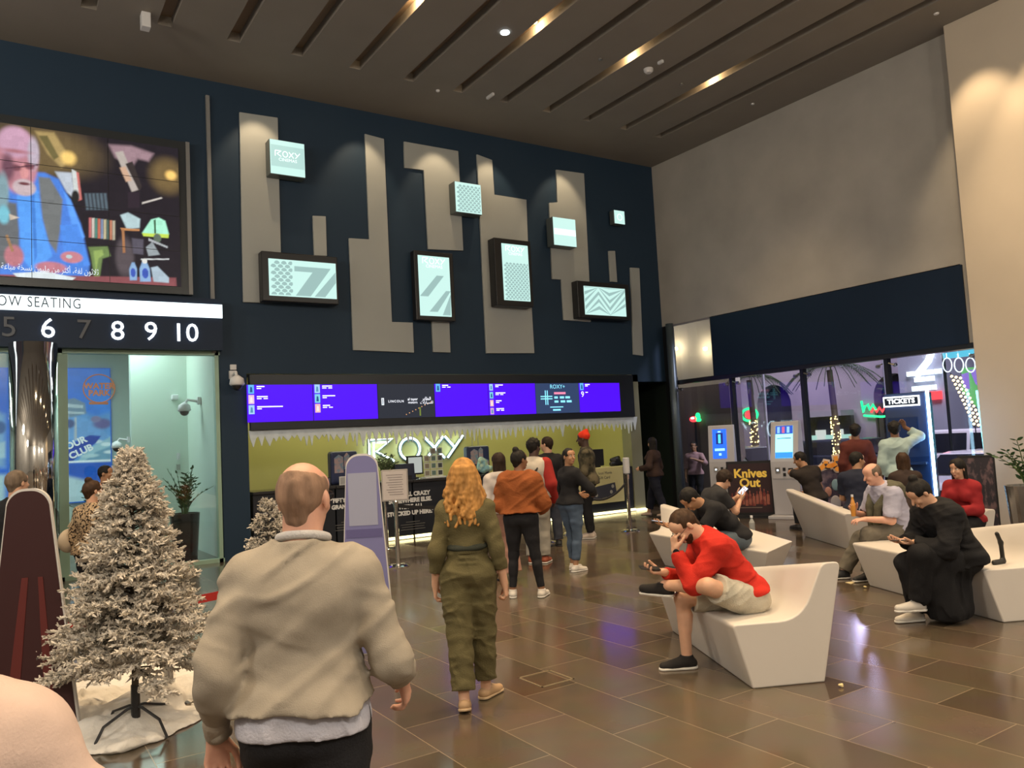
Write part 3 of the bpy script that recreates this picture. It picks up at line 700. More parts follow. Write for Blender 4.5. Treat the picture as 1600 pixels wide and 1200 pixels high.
# pale raised panels on the feature wall
M_panel = mat('pale_grey_panel', (.37, .39, .385), .5, var=.03, vscale=1)
panels = [
    ('tall pale wall panel behind the topmost square lightbox', [(374,175),(434,184),(440,440),(440,474),(380,472)]),
    ('narrow short pale wall panel above the wide patterned lightbox', [(488.5,337),(509,338),(511,400),(491,399)]),
    ('L-shaped pale wall panel between the wide lightbox and the tall striped one', [(570,209),(600,217),(612.5,503),(645,504),(647,551),(552,547),(545,372),(577,374)]),
    ('pale wall panel with a stepped top, above the striped ROXY lightbox', [(631,221),(716,236),(724,391.5),(704,391),(669,389.5),(662,266),(632,262)]),
    ('small pale wall panel hanging under the striped ROXY lightbox', [(674.5,500),(702,501),(704,551),(677,550)]),
    ('broad pale wall panel behind the scale-patterned lightbox', [(745,241),(769,250),(772.5,304),(822.5,312),(825,380),(835,552),(760,552)]),
    ('pale wall panel behind the plain bright square lightbox', [(869,265),(912.5,271),(921,440),(923,503),(881,500),(877,437),(863,436),(858,317),(871,316)]),
    ('narrow short pale wall panel above the zigzag lightbox', [(951,392),(961,392),(964.5,441),(954,440)]),
    ('narrow pale wall strip beside the zigzag lightbox, nearest the grey wall', [(985,418),(999,419),(1005,556),(990,554)])]
for lab, pl in panels:
    pts = [onY(x, y, YW-.04) for x, y in pl]
    o = obj('wall_panel', prism(bmesh.new(), [(p.x, p.z) for p in pts], 'y', YW-.045, YW-.002), M_panel, None, bevel=.006); tag(o, lab, 'wall panel', 'pale panels on the feature wall')

# lightboxes
M_lb = glow('lightbox_glow', (.60, .90, .84), .92); M_lbd = glow('lightbox_shade', (.40, .62, .60), .75); M_lbw = glow('lightbox_white', (.86, 1.0, .95), 1.2); M_lbm = glow('lightbox_mid', (.50, .76, .72), .85)
def decal(name, poly, y, m, parent, th=.002): return obj(name, prism(bmesh.new(), poly, 'y', y-th, y), m, parent)
def lightbox(lab, outer, inner, depth, deco, square=False):
    YF = YW-depth
    o = [onY(x, y, YF) for x, y in outer]; x0 = sum(o[i].x for i in (0, 3))/2; x1 = sum(o[i].x for i in (1, 2))/2; z1 = (o[0].z+o[1].z)/2; z0 = (o[2].z+o[3].z)/2
    t = thing('lightbox', lab, 'lightbox', ((x0+x1)/2, YW, z0), 0, 'lightboxes on the feature wall'); cx = (x0+x1)/2
    w = (x1-x0)/2; hgt = z1-z0
    M_case = M_blackplastic if not square else mat('lightbox_side', (.10, .12, .12), .4)
    box('case', (-w, -depth, 0), (w, -.047, hgt), M_case, t, bevel=.015)
    if inner:
        i = [onY(x, y, YF) for x, y in inner]; a0 = (i[0].x+i[3].x)/2-cx; a1 = (i[1].x+i[2].x)/2-cx; b1 = (i[0].z+i[1].z)/2-z0; b0 = (i[2].z+i[3].z)/2-z0
    else: a0, a1, b0, b1 = -w+.012, w-.012, .012, hgt-.012
    face = box('lit_face', (a0, -depth-.012, b0), (a1, -depth-.001, b1), M_lb, t)
    deco(face, a0, a1, b0, b1, -depth-.013)
    return t
def roxy_logo(parent, cx, z, w, y, m, sub=True):
    """the word ROXY in its angular lettering, plus the small line under it"""
    hh_ = w*.23; x = cx-w/2; th = w*.035
    def bar(bm, p, q, t=th):
        p = Vector((p[0], 0, p[1])); q = Vector((q[0], 0, q[1])); d = (q-p).normalized(); n = Vector((-d.z, 0, d.x))*t/2
        v = [bm.verts.new(Vector((0, y, 0))+k) for k in (p-n, q-n, q+n, p+n)]; u = [bm.verts.new(Vector((0, y-.003, 0))+k) for k in (p-n, q-n, q+n, p+n)]
        bm.faces.new(u); 
        for i in range(4): bm.faces.new((v[i], v[(i+1) % 4], u[(i+1) % 4], u[i]))
    bm = bmesh.new()
    for p, q in roxy_strokes(x, z, w, hh_): bar(bm, p, q)
    return obj('lettering', bm, m, parent)
def roxy_strokes(x, z, w, hh_):
    S = []
    S.append(((x, z), (x, z+hh_))); S.append(((x, z+hh_), (x+w*.24, z+hh_))); S.append(((x+w*.24, z+hh_), (x+w*.07, z+hh_*.45))); S.append(((x+w*.07, z+hh_*.45), (x+w*.24, z)))
    cx = x+w*.40; ry = hh_/2; rx = w*.098
    for i in range(16):
        a = 2*PI*i/16; b = 2*PI*(i+1)/16; S.append(((cx+rx*math.cos(a), z+ry+ry*math.sin(a)), (cx+rx*math.cos(b), z+ry+ry*math.sin(b))))
    S.append(((x+w*.55, z), (x+w*.74, z+hh_))); S.append(((x+w*.55, z+hh_), (x+w*.74, z)))
    S.append(((x+w*.79, z+hh_), (x+w*.89, z+hh_*.5))); S.append(((x+w, z+hh_), (x+w*.81, z)))
    return S
def d_roxy(lower):
    def f(p, a0, a1, b0, b1, y):
        W = a1-a0; H = b1-b0; zc = b0+H*(.52 if not lower else .87)
        decal('pattern', [(a0+.01, b0+H*.22), (a1-.01, b0+H*.22), (a1-.01, b0+H*.85), (a0+.01, b0+H*.85)], y, M_lbm, p) if not lower else None
        roxy_logo(p, (a0+a1)/2, zc, W*.72, y-.002, M_lbw)
        me = text_on('lettering', 'CINEMAS', M_lbw, ((a0+a1)/2, y-.006, zc-H*(.09 if not lower else .045)), (1, 0, 0), (0, 0, 1), W*.13, p)
        if lower == 'stripes':
            for k, (u, v) in enumerate(((.05, .30), (.33, .05), (.75, .0))):
                decal('stripe', [(a0+W*max(0, u-.04), b0+H*(v+.02)), (a0+W*min(1, u+.22), b0+H*(v+.02)), (a0+W*min(1, u+.75), b0+H*min(.72, v+.38)), (a0+W*min(1, u+.52), b0+H*min(.72, v+.38))], y, M_lbd, p)
        if lower == 'scales': scales(p, a0+.02, a1-.02, b0+.02, b0+H*.68, y, .085)
    return f
def scales(p, a0, a1, b0, b1, y, s):
    bm = bmesh.new(); r = 0; z = b0
    while z < b1-s*.3:
        x = a0+(s/2 if r % 2 else 0)
        while x < a1-s*.3:
            c = (min(x+s/2, a1), z); v = []
            for i in range(9): a = PI*i/8; v.append((x+s/2+math.cos(a)*s*.40, z+math.sin(a)*s*.40))
            v.append((x+s/2, z-s*.16))
            v = [(min(max(q[0], a0), a1), min(max(q[1], b0), b1)) for q in v]
            vs = [bm.verts.new((q[0], y-.001, q[1])) for q in v]; bm.faces.new(vs)
            x += s
        z += s*.5; r += 1
    return obj('scale_pattern', bm, M_lbd, p)
def d_wide(p, a0, a1, b0, b1, y):
    W = a1-a0; H = b1-b0; scales(p, a0+.02, a0+W*.34, b0+.02, b1-.02, y, .12)
    decal('stripe', [(a0+W*.37, b0+H*.70), (a0+W*.37, b0+H*.84), (a0+W*.92, b0+H*.84), (a0+W*.60, b0+.02), (a0+W*.38, b0+.02), (a0+W*.64, b0+H*.70)], y, M_lbd, p)
    decal('stripe', [(a0+W*.66, b0+.02), (a0+W*.82, b0+.02), (a1-.01, b0+H*.45), (a1-.01, b0+H*.75)], y, M_lbd, p)
def d_zig(p, a0, a1, b0, b1, y):
    W = a1-a0; H = b1-b0
    for k in range(6):
        o = b0 - H*.35 + k*H*.26
        pts = [(0, .6), (.34, -.05+.25), (.36, .95), (.62, .25), (1, .95)]
        for (u0, v0), (u1, v1) in (((.34, .55), (.60, .0)), ((.60, .0), (1.0, .7)), ((0, .0), (.34, .55))):
            q = [(a0+W*u0, o+H*v0), (a0+W*u1, o+H*v1), (a0+W*u1, o+H*(v1+.12)), (a0+W*u0, o+H*(v0+.12))]
            q = [(min(max(m_, a0+.01), a1-.01), min(max(n_, b0+.01), b1-.01)) for m_, n_ in q]
            if max(n for _, n in q)-min(n for _, n in q) < .02: continue
            try: decal('stripe', q, y, M_lbd, p)
            except Exception: pass
def d_plain(p, a0, a1, b0, b1, y):
    H = b1-b0; decal('bright_band', [(a0+.01, b0+H*.38), (a1-.01, b0+H*.38), (a1-.01, b0+H*.6), (a0+.01, b0+H*.6)], y, M_lbw, p)
def d_scale(p, a0, a1, b0, b1, y): scales(p, a0+.02, a1-.02, b0+.02, b1-.02, y, .09)
def d_ring(p, a0, a1, b0, b1, y):
    bm = bmesh.new(); c = ((a0+a1)/2, (b0+b1)/2); tube(bm, [(c[0]+.07*math.cos(a), y, c[1]+.07*math.sin(a)) for a in [2*PI*i/16 for i in range(16)]], .008, 5, closed=True); obj('ring', bm, M_lbw, p)
lightbox('square glowing lightbox with ROXY on it, topmost on the feature wall', [(420.5,216),(476,225),(477.5,279),(421.5,271)], None, .28, d_roxy(False), True)
lightbox('square glowing lightbox covered in a fish-scale pattern', [(710,283),(751,288.5),(753.5,336.5),(711.5,331)], None, .28, d_scale, True)
lightbox('plain bright square lightbox without lettering', [(863,338),(899,343),(901,387),(865,383)], None, .28, d_plain, True)
lightbox('smallest square lightbox, beside the grey wall', [(958.5,328),(976,329.5),(976,351),(960,350)], None, .2, d_ring, True)
lightbox('wide black-framed lightbox with scales and diagonal stripes', [(408,391),(527,402),(530,474),(411,472)], [(419,404),(524,412),(526,468),(421,461)], .25, d_wide)
lightbox('tall black-framed lightbox with ROXY over diagonal stripes', [(647,390),(708,397),(712,502),(650,500)], [(653,398),(701,403.5),(705.5,496),(656,492)], .2, d_roxy('stripes'))
lightbox('tall black-framed lightbox with lettering over a fish-scale pattern', [(772,371),(829,377),(834,479),(776,478)], [(783,380),(824,384.5),(828.5,471),(788,469)], .28, d_roxy('scales'))
lightbox('wide black-framed lightbox with zigzag stripes', [(902,438),(983,445),(985,499),(904,498)], [(912,447),(976,451.5),(978,495),(914,491)], .25, d_zig)

# ceiling fittings: lamps in the slots, sensors, small lights
for lab, (px, py) in (('glowing downlight in a ceiling slot, cut by the picture top', (665, 12)), ('glowing downlight in the ceiling slot next to a small white light', (848, 50)),
                 ('glowing downlight in the ceiling slot near the smoke detector', (988, 95)), ('glowing downlight in the ceiling slot closest to the grey wall', (1112, 130))):
    p = onZ(px, py, ZC)
    xs = min(slots, key=lambda s_: abs(s_-p.x)); t = thing('slot_downlight', lab, 'light', (xs, p.y, ZC+.149), 0, 'downlights in the ceiling slots')
    obj('lamp_housing', lathe(bmesh.new(), [(.055, -.03), (.065, -.03), (.065, 0), (.03, 0)], seg=20), M_blackplastic, t); obj('lamp_glass', lathe(bmesh.new(), [(.05, -.034), (.05, -.03)], seg=20), glow('warm_lamp', (1, .75, .4), 12), t)
    lamp('POINT', 'slot_glow', (xs, p.y, ZC+.075), (xs, p.y, 0), 15, (1.0, .68, .33), .05)
for x, y in [(5.15, 5.4), (7.1, 5.4)]: pass
p = onZ(789, 50, ZC); t = tag(obj('ceiling_spotlight', lathe(bmesh.new(), [(.06, -.02), (.07, -.02), (.07, 0), (.05, 0)], (p.x, p.y, ZC), 20), glow('cool_lamp', (.85, .95, 1), 4), None), 'small round white ceiling light shining between two slots', 'light')
def small(nm, lab, cat, px, py, r, hgt, m=M_white):
    p = onZ(px, py, ZC); tag(obj(nm, lathe(bmesh.new(), [(r*.6, -hgt), (r*.95, -hgt*.6), (r, 0)], (p.x, p.y, ZC), 20), m, None), lab, cat)
small('smoke_detector', 'round white smoke detector on the ceiling beside a small box', 'smoke detector', 1013, 108, .085, .07)
small('ceiling_sensor', 'tiny white sensor on the ceiling below the lit slot lamp', 'sensor', 684, 141, .035, .03)
small('ceiling_sensor', 'tiny sensor on the ceiling in line with the smoke detector', 'sensor', 938, 92, .035, .02, M_brush)
small('ceiling_sensor', 'tiny white sensor on the ceiling close to the grey wall', 'sensor', 1176, 162, .035, .02)
small('ceiling_sensor', 'tiny sensor on the ceiling under the lit slot closest to the grey wall', 'sensor', 1065, 131, .035, .02, M_brush)
small('ceiling_sensor', 'tiny white sensor on the ceiling by the beige pier', 'sensor', 1463, 21, .04, .02)
for lab, px, py, w, l, hgt in (('white box hanging from the ceiling over the video wall', 227, 22, .12, .16, .22), ('small rectangular white ceiling fitting between two slots', 766, 148, .05, .22, .05), ('small white box beside the smoke detector', 1032, 95, .05, .11, .05)):
    p = onZ(px, py, ZC); tag(box('ceiling_box', (p.x-w/2, p.y-l/2, ZC-hgt), (p.x+w/2, p.y+l/2, ZC), M_white, None, bevel=.008), lab, 'ceiling fitting')
def fitting(nm, lab, cat, px, py, sz=.10):
    p = onY(px, py, YW-.15); tag(box(nm, (p.x-sz/2, YW-.28, p.z-sz*.4), (p.x+sz/2, YW-.002, p.z+sz*.4), M_white, None, bevel=.01), lab, cat)

# ---------------------------------------------------------------- video wall (generic film still) over the lobby doors
t = thing('video_wall', 'large video wall showing a bald bearded man writing at a desk', 'video wall', (0, YW, 4.3))
sx1 = onY(278, 234, YW-.12); sx0 = -1.9; z1s = 6.72; z0s = 4.45; xr = sx1.x
box('frame', (sx0-.1, -.10, z0s-4.3-.12), (xr+.12, -.003, z1s-4.3+.14), mat('video_wall_frame', (.03, .035, .04), .3), t)
box('side_trim', (xr+.12, -.12, z0s-4.3-.12), (xr+.18, -.003, z1s-4.3+.14), mat('thin_steel_strip', (.22, .22, .22), .4), t)
scr = box('screen', (sx0, -.125, z0s-4.3), (xr, -.10, z1s-4.3), glow('screen_dark_room', (.045, .035, .04), .6), t)
ys = -.127
def PV(px, py): p = onY(px, py, YW-.127); return (p.x, p.z-4.3)
bk = []
for i in range(9):
    c = [(.55,.16,.16),(.62,.55,.48),(.10,.25,.20),(.60,.16,.10),(.22,.28,.42),(.55,.48,.30),(.08,.14,.12),(.5,.2,.12),(.45,.4,.3)][i]
    bk.append((((139+i*4.6,340+i*.6),(143+i*4.6,340+i*.6),(143+i*4.6,371+i*.5),(139+i*4.6,371+i*.5)), c, .02))
for i in range(6): bk.append((((132+i*6,302),(136+i*6,302),(139+i*6,328),(135+i*6,328)), (.10,.14,.17), .03))
soft_picture('picture', scr, sx0, xr, z0s-4.3, z1s-4.3, ys, [
    ((60,235,90,40), (.16,.11,.05), .35), (((55,205),(84,207),(112,250),(96,262),(74,240)), (.42,.30,.12), .06), (((60,212),(74,212),(92,245),(84,250)), (.16,.13,.05), .03), ((107,247,11,10), (1.0,.66,.20), .10),
    (((86,268),(112,270),(118,312),(104,300)), (.50,.55,.62), .04), (((118,268),(123,270),(128,312),(122,314)), (.62,.18,.16), .02), (((112,264),(119,268),(124,310),(116,308)), (.62,.66,.64), .02), ((118,307,6,10), (.02,.02,.02), .03),
    (((170,226),(205,228),(240,240),(232,252),(215,248),(205,262),(180,246)), (.34,.22,.25), .07), (((180,238),(192,236),(218,296),(206,300)), (.46,.40,.36), .03), (((187,262),(196,260),(206,282),(197,284)), (.60,.38,.26), .03), (((196,256),(207,252),(222,292),(217,298)), (.04,.03,.03), .02),
    ((262,275,26,26), (.18,.12,.05), .22), ((267,274,8,7), (1.0,.62,.18), .08), (((222,316),(252,308),(254,310),(222,319)), (.6,.55,.5), .015), (((200,300),(218,300),(218,325),(200,325)), (.03,.02,.03), .03), *bk,
    (((-60,296),(10,285),(48,268),(70,270),(92,280),(112,318),(126,350),(140,412),(138,432),(-60,432)), (.075,.22,.70), .05),
    (((60,276),(78,278),(98,312),(94,360),(88,395),(76,378),(66,340)), (.17,.18,.18), .04), (((-60,300),(26,318),(30,360),(30,400),(-20,432),(-60,432)), (.14,.15,.16), .05),
    (((26,300),(48,285),(60,300),(66,345),(82,400),(50,424),(34,402)), (.10,.34,.88), .04), (((48,304),(54,304),(58,400),(54,410)), (.06,.22,.66), .02), (((100,300),(110,312),(132,370),(120,385)), (.12,.36,.95), .04),
    ((28,252,31,50), (.50,.22,.26), .06), ((24,222,27,24), (.58,.34,.46), .09), ((52,240,9,24), (.50,.42,.50), .05), ((38,268,7,12), (.68,.30,.30), .03), ((24,262,9,5), (.20,.07,.09), .04), ((46,260,8,5), (.20,.07,.09), .04), ((12,262,10,22), (.16,.07,.10), .08),
    ((38,293,18,13), (.56,.44,.46), .04), ((38,287,9,2.4), (.16,.05,.06), .02), ((24,236,20,3), (.42,.17,.20), .05), (((8,262),(60,257),(60,259),(8,264)), (.10,.04,.06), .012), ((4,300,10,30), (.22,.34,.38), .05), ((6,335,9,14), (.20,.55,.66), .05), (((14,334),(30,340),(16,344)), (.6,.5,.4), .02),
    (((138,386),(168,385),(173,400),(160,404),(156,432),(148,438),(142,400)), (.16,.24,.08), .03), (((146,392),(160,390),(162,398),(154,404),(150,425)), (.30,.42,.12), .03), ((195,402,14,30), (.10,.08,.09), .08),
    (((94,352),(122,350),(140,414),(122,416),(100,398)), (.08,.26,.78), .03), ((112,402,17,9), (.56,.22,.26), .03), ((108,401,5,3), (.5,.6,.62), .01), ((80,418,24,9), (.52,.20,.25), .04), ((22,400,15,17), (.50,.19,.22), .05), (((8,368),(12,366),(22,392),(18,394)), (.35,.2,.1), .01),
    (((-150,426),(275,434),(277,462),(-150,452)), (.26,.08,.09), .03), (((20,427),(70,424),(118,434),(110,440),(30,436)), (.70,.78,.80), .02),
    (((222,364),(236,343),(248,340),(258,345),(264,366),(242,368)), (.40,.85,.62), .025), (((240,344),(243,343),(244,366),(241,366)), (.05,.12,.06), .01), (((222,364),(264,366),(263,372),(224,369)), (.55,.72,.10), .015), ((246,372,6,7), (.12,.16,.12), .02), (((232,372),(262,385),(262,388),(232,376)), (.4,.42,.44), .01),
    (((188,336),(200,332),(219,342),(218,356),(198,358)), (.45,.60,.62), .03), (((188,356),(218,358),(218,361),(190,360)), (.55,.25,.10), .015), (((190,358),(194,358),(196,395),(192,395)), (.40,.18,.08), .015), (((206,372),(224,374),(224,398),(208,396)), (.10,.09,.12), .03), (((228,386),(238,378),(250,398),(232,400)), (.30,.34,.36), .02), (((220,404),(264,404),(264,406),(220,406)), (.6,.62,.62), .01),
    (((202,420),(206,410),(210,410),(214,420),(214,438),(203,438)), (.26,.42,.66), .02), (((218,420),(222,409),(229,409),(234,420),(236,440),(219,440)), (.26,.42,.66), .02), ((208,426,4,7), (.05,.1,.45), .01), ((227,427,5,8), (.05,.1,.45), .01), (((236,418),(246,416),(264,434),(264,442),(240,440)), (.40,.50,.58), .02), ((226,408,4,4), (.7,.7,.66), .01)],
    (.018,.014,.020), 1.0, .0125, PV, .16)
bm = bmesh.new()
for px_ in (49, 170): 
    xx = onY(px_, 330, YW-.13).x; bx(bm, (xx-.004, ys-.008, z0s-4.3), (xx+.004, ys-.006, z1s-4.3))
for zz in (.57, 1.14, 1.71): bx(bm, (sx0, ys-.008, z0s-4.3+zz-.004), (xr, ys-.006, z0s-4.3+zz+.004))
obj('panel_seams', bm, M_blackplastic, scr)
AR = {'thalathoun': '\uFE9B\uFEFC\uFE9B\uFEEE\uFEE5'}
def arabic(words): return words[::-1]
p = onY(80, 421, YW-.14)
sub_txt = '\u062B\u0644\u0627\u062B\u0648\u0646 \u0644\u063A\u0629\u060C \u0623\u0643\u062B\u0631 \u0645\u0646 \u0645\u0644\u064A\u0648\u0646 \u0646\u0633\u062E\u0629 \u0645\u0628\u0627\u0639\u0629'
FORMS = {'\u0627':('\uFE8D','\uFE8E',None,None),'\u0623':('\uFE83','\uFE84',None,None),'\u0628':('\uFE8F','\uFE90','\uFE91','\uFE92'),'\u062B':('\uFE99','\uFE9A','\uFE9B','\uFE9C'),'\u062A':('\uFE95','\uFE96','\uFE97','\uFE98'),'\u0629':('\uFE93','\uFE94',None,None),'\u0644':('\uFEDD','\uFEDE','\uFEDF','\uFEE0'),
 '\u0648':('\uFEED','\uFEEE',None,None),'\u0646':('\uFEE5','\uFEE6','\uFEE7','\uFEE8'),'\u063A':('\uFECD','\uFECE','\uFECF','\uFED0'),'\u0643':('\uFED9','\uFEDA','\uFEDB','\uFEDC'),'\u0631':('\uFEAD','\uFEAE',None,None),'\u0645':('\uFEE1','\uFEE2','\uFEE3','\uFEE4'),'\u064A':('\uFEF1','\uFEF2','\uFEF3','\uFEF4'),
 '\u0633':('\uFEB1','\uFEB2','\uFEB3','\uFEB4'),'\u062E':('\uFEA5','\uFEA6','\uFEA7','\uFEA8'),'\u0639':('\uFEC9','\uFECA','\uFECB','\uFECC'),'\u0637':('\uFEC1','\uFEC2','\uFEC3','\uFEC4'),'\u0641':('\uFED1','\uFED2','\uFED3','\uFED4'),'\u0642':('\uFED5','\uFED6','\uFED7','\uFED8'),'\u0632':('\uFEAF','\uFEB0',None,None),'\u0647':('\uFEE9','\uFEEA','\uFEEB','\uFEEC'),'\u0622':('\uFE81','\uFE82',None,None)}
def shape_ar(s):
    out = []
    for w in s.split(' '):
        r = []
        for i, c in enumerate(w):
            if c not in FORMS: r.append(c); continue
            pj = i > 0 and w[i-1] in FORMS and FORMS[w[i-1]][2] is not None; nj = i < len(w)-1 and w[i+1] in FORMS and FORMS[c][2] is not None
            f = FORMS[c]; r.append(f[3] if pj and nj else f[1] if pj else f[2] if nj else f[0])
        out.append(''.join(r)[::-1])
    return ' '.join(out[::-1]).replace('\uFE8E\uFEE0', '\uFEFC').replace('\uFE8E\uFEDF', '\uFEFB')
text_on('subtitle_lettering', shape_ar(sub_txt), glow('subtitle_white', (.75, .82, .9), 1.0), (p.x, ys-.010, p.z-4.3), (1, 0, 0), (0, 0, 1), .125, scr, width=1.25)

# ---------------------------------------------------------------- NOW SEATING sign over the lobby glazing
t = thing('seating_sign', 'long black sign with a lit NOW SEATING strip and screen numbers', 'sign', (0, YW, 3.4))
xe = 3.16
box('case', (-3.2, -.22, .02), (xe, -.003, .86), mat('sign_black', (.010, .022, .050), .45, spec=.25), t)
box('lit_strip', (-3.2, -.24, .545), (xe, -.22, .765), glow('sign_strip_white', (.85, .97, 1.0), 1.9), t)
text_on('strip_lettering', 'NOW SEATING', mat('sign_letter_dark', (.03, .06, .09), .5), (.535, -.245, .665), (1, 0, 0), (0, 0, 1), .22, t, space=1.15, width=1.17)
M_num = glow('number_white', (.93, .98, 1.0), 2.4); M_numoff = mat('number_unlit', (.10, .11, .13), .5)
for s_, px_, m_ in (('5', 14, M_numoff), ('6', 75, M_num), ('7', 131, M_numoff), ('8', 184, M_num), ('9', 236, M_num), ('10', 290, M_num)):
    c = onY(px_, {'5':512,'6':514,'7':516,'8':518,'9':519,'10':521}[s_], YW-.24)
    text_on('number', s_, m_, (c.x, -.235, c.z-3.4), (1, 0, 0), (0, 0, 1), .41, t, extrude=.01)

# lobby glazing: frames and panes below the sign, mirrored column, corridor behind
bm = bmesh.new()
for x in (.86, 3.10, -1.6): bx(bm, (x-.03, YW-.02, 0), (x+.03, YW+.12, 3.42))
bx(bm, (-4.5, YW-.02, 3.36), (3.15, YW+.12, 3.42)); bx(bm, (-4.5, YW-.02, 0), (3.15, YW+.12, .06))
bx(bm, (.89, YW+.02, 0), (.96, YW+.10, 3.36)); struct('trim_8', bm, mat('pale_green_frame', (.30, .44, .34), .4))
for i, (a, b) in enumerate(((.97, 3.06), (-1.56, .82), (-4.4, -1.64))):
    bm = bmesh.new(); bx(bm, (a, YW+.05, .06), (b, YW+.06, 3.36)); struct('window_%d' % (6+i), bm, M_glass)
bm = bmesh.new(); tube(bm, [(.50, 12.95, 0), (.50, 12.95, 3.42)], .30, 48); struct('trim_9', bm, M_steel, smooth=True)
# corridor
LY = 19.0
bm = bmesh.new(); bx(bm, (-5, LY, 0), (5.2, LY+.2, 4.2)); bx(bm, (3.3, 15.6, 0), (3.5, LY, 4.2)); bx(bm, (-5.2, YW+.3, 0), (-5, LY, 4.2)); bx(bm, (2.2, 16.4, 0), (3.3, 16.6, 4.2)); bx(bm, (3.2, YW+.3, 0), (3.38, 16.6, 4.2)); struct('wall_lobby', bm, M_lobby)
bm = bmesh.new(); bx(bm, (-5.2, YW+.3, 4.1), (5.2, LY+.2, 4.3)); struct('ceiling_lobby', bm, mat('lobby_ceiling', (.6, .62, .6), .7))
lamp('AREA', 'lobby_ceiling_panel', (1.2, 16.0, 4.05), (1.2, 16.4, 0), 105, (.82, 1.0, .93), 3.0, size_y=1.4)
lamp('AREA', 'lobby_ceiling_panel', (-2.5, 16.0, 4.05), (-2.5, 16.4, 0), 70, (.82, 1.0, .93), 3.0, size_y=1.4)

# ---------------------------------------------------------------- menu screens above the counter
t = thing('menu_board_housing', 'long black housing of the menu screens over the ticket counter', 'screen housing', (0, YW, 0))
box('housing', (3.6, -.10, 2.10), (12.1, -.003, 3.04), mat('housing_black', (.012, .016, .024), .35), t, bevel=.01)
M_pur = glow('screen_violet', (.065, .004, .72), 1.25); M_sw = glow('screen_white', (.9, .92, 1), 1.5); M_sdark = glow('screen_charcoal', (.03, .035, .05), .8)
bnd = [385, 489, 590, 679, 763, 837, 905, 969]; zt, zb = 2.862, 2.235
labs = ['violet showtimes screen above the counter with three film rows, nearest the lobby glazing', 'violet showtimes screen with three thumbnails, beside the dark car advert', 'dark screen advertising cars in a night street between violet screens',
        'violet showtimes screen with a single thumbnail', 'violet showtimes screen with four thumbnails', 'dark blue screen reading ROXY+ with a large plus sign', 'violet showtimes screen at the grey pier end with a number nine']
def sline(o, x, z, w, h=.022, m=None): return decal('text_line', [(x, z-h/2), (x+w, z-h/2), (x+w, z+h/2), (x, z+h/2)], -.116, m or M_sw, o)
thumb_c = [(.12, .45, .85), (.75, .5, .7), (.35, .6, .9), (.2, .6, .75), (.8, .45, .5), (.6, .35, .6)]
def thumb(o, x, z, i, s=.10):
    c = thumb_c[i % 6]; d = decal('thumbnail', [(x, z-s*.75), (x+s*.95, z-s*.75), (x+s*.95, z+s*.75), (x, z+s*.75)], -.116, glow('thumb_%d' % (i % 6), c, 1.0), o)
    decal('thumbnail_figure', [(x+s*.25, z-s*.5), (x+s*.7, z-s*.5), (x+s*.62, z+s*.35), (x+s*.34, z+s*.4)], -.119, glow('thumb_b%d' % (i % 3), [(.02, .1, .3), (.9, .85, .8), (.1, .3, .5)][i % 3], .9), o)
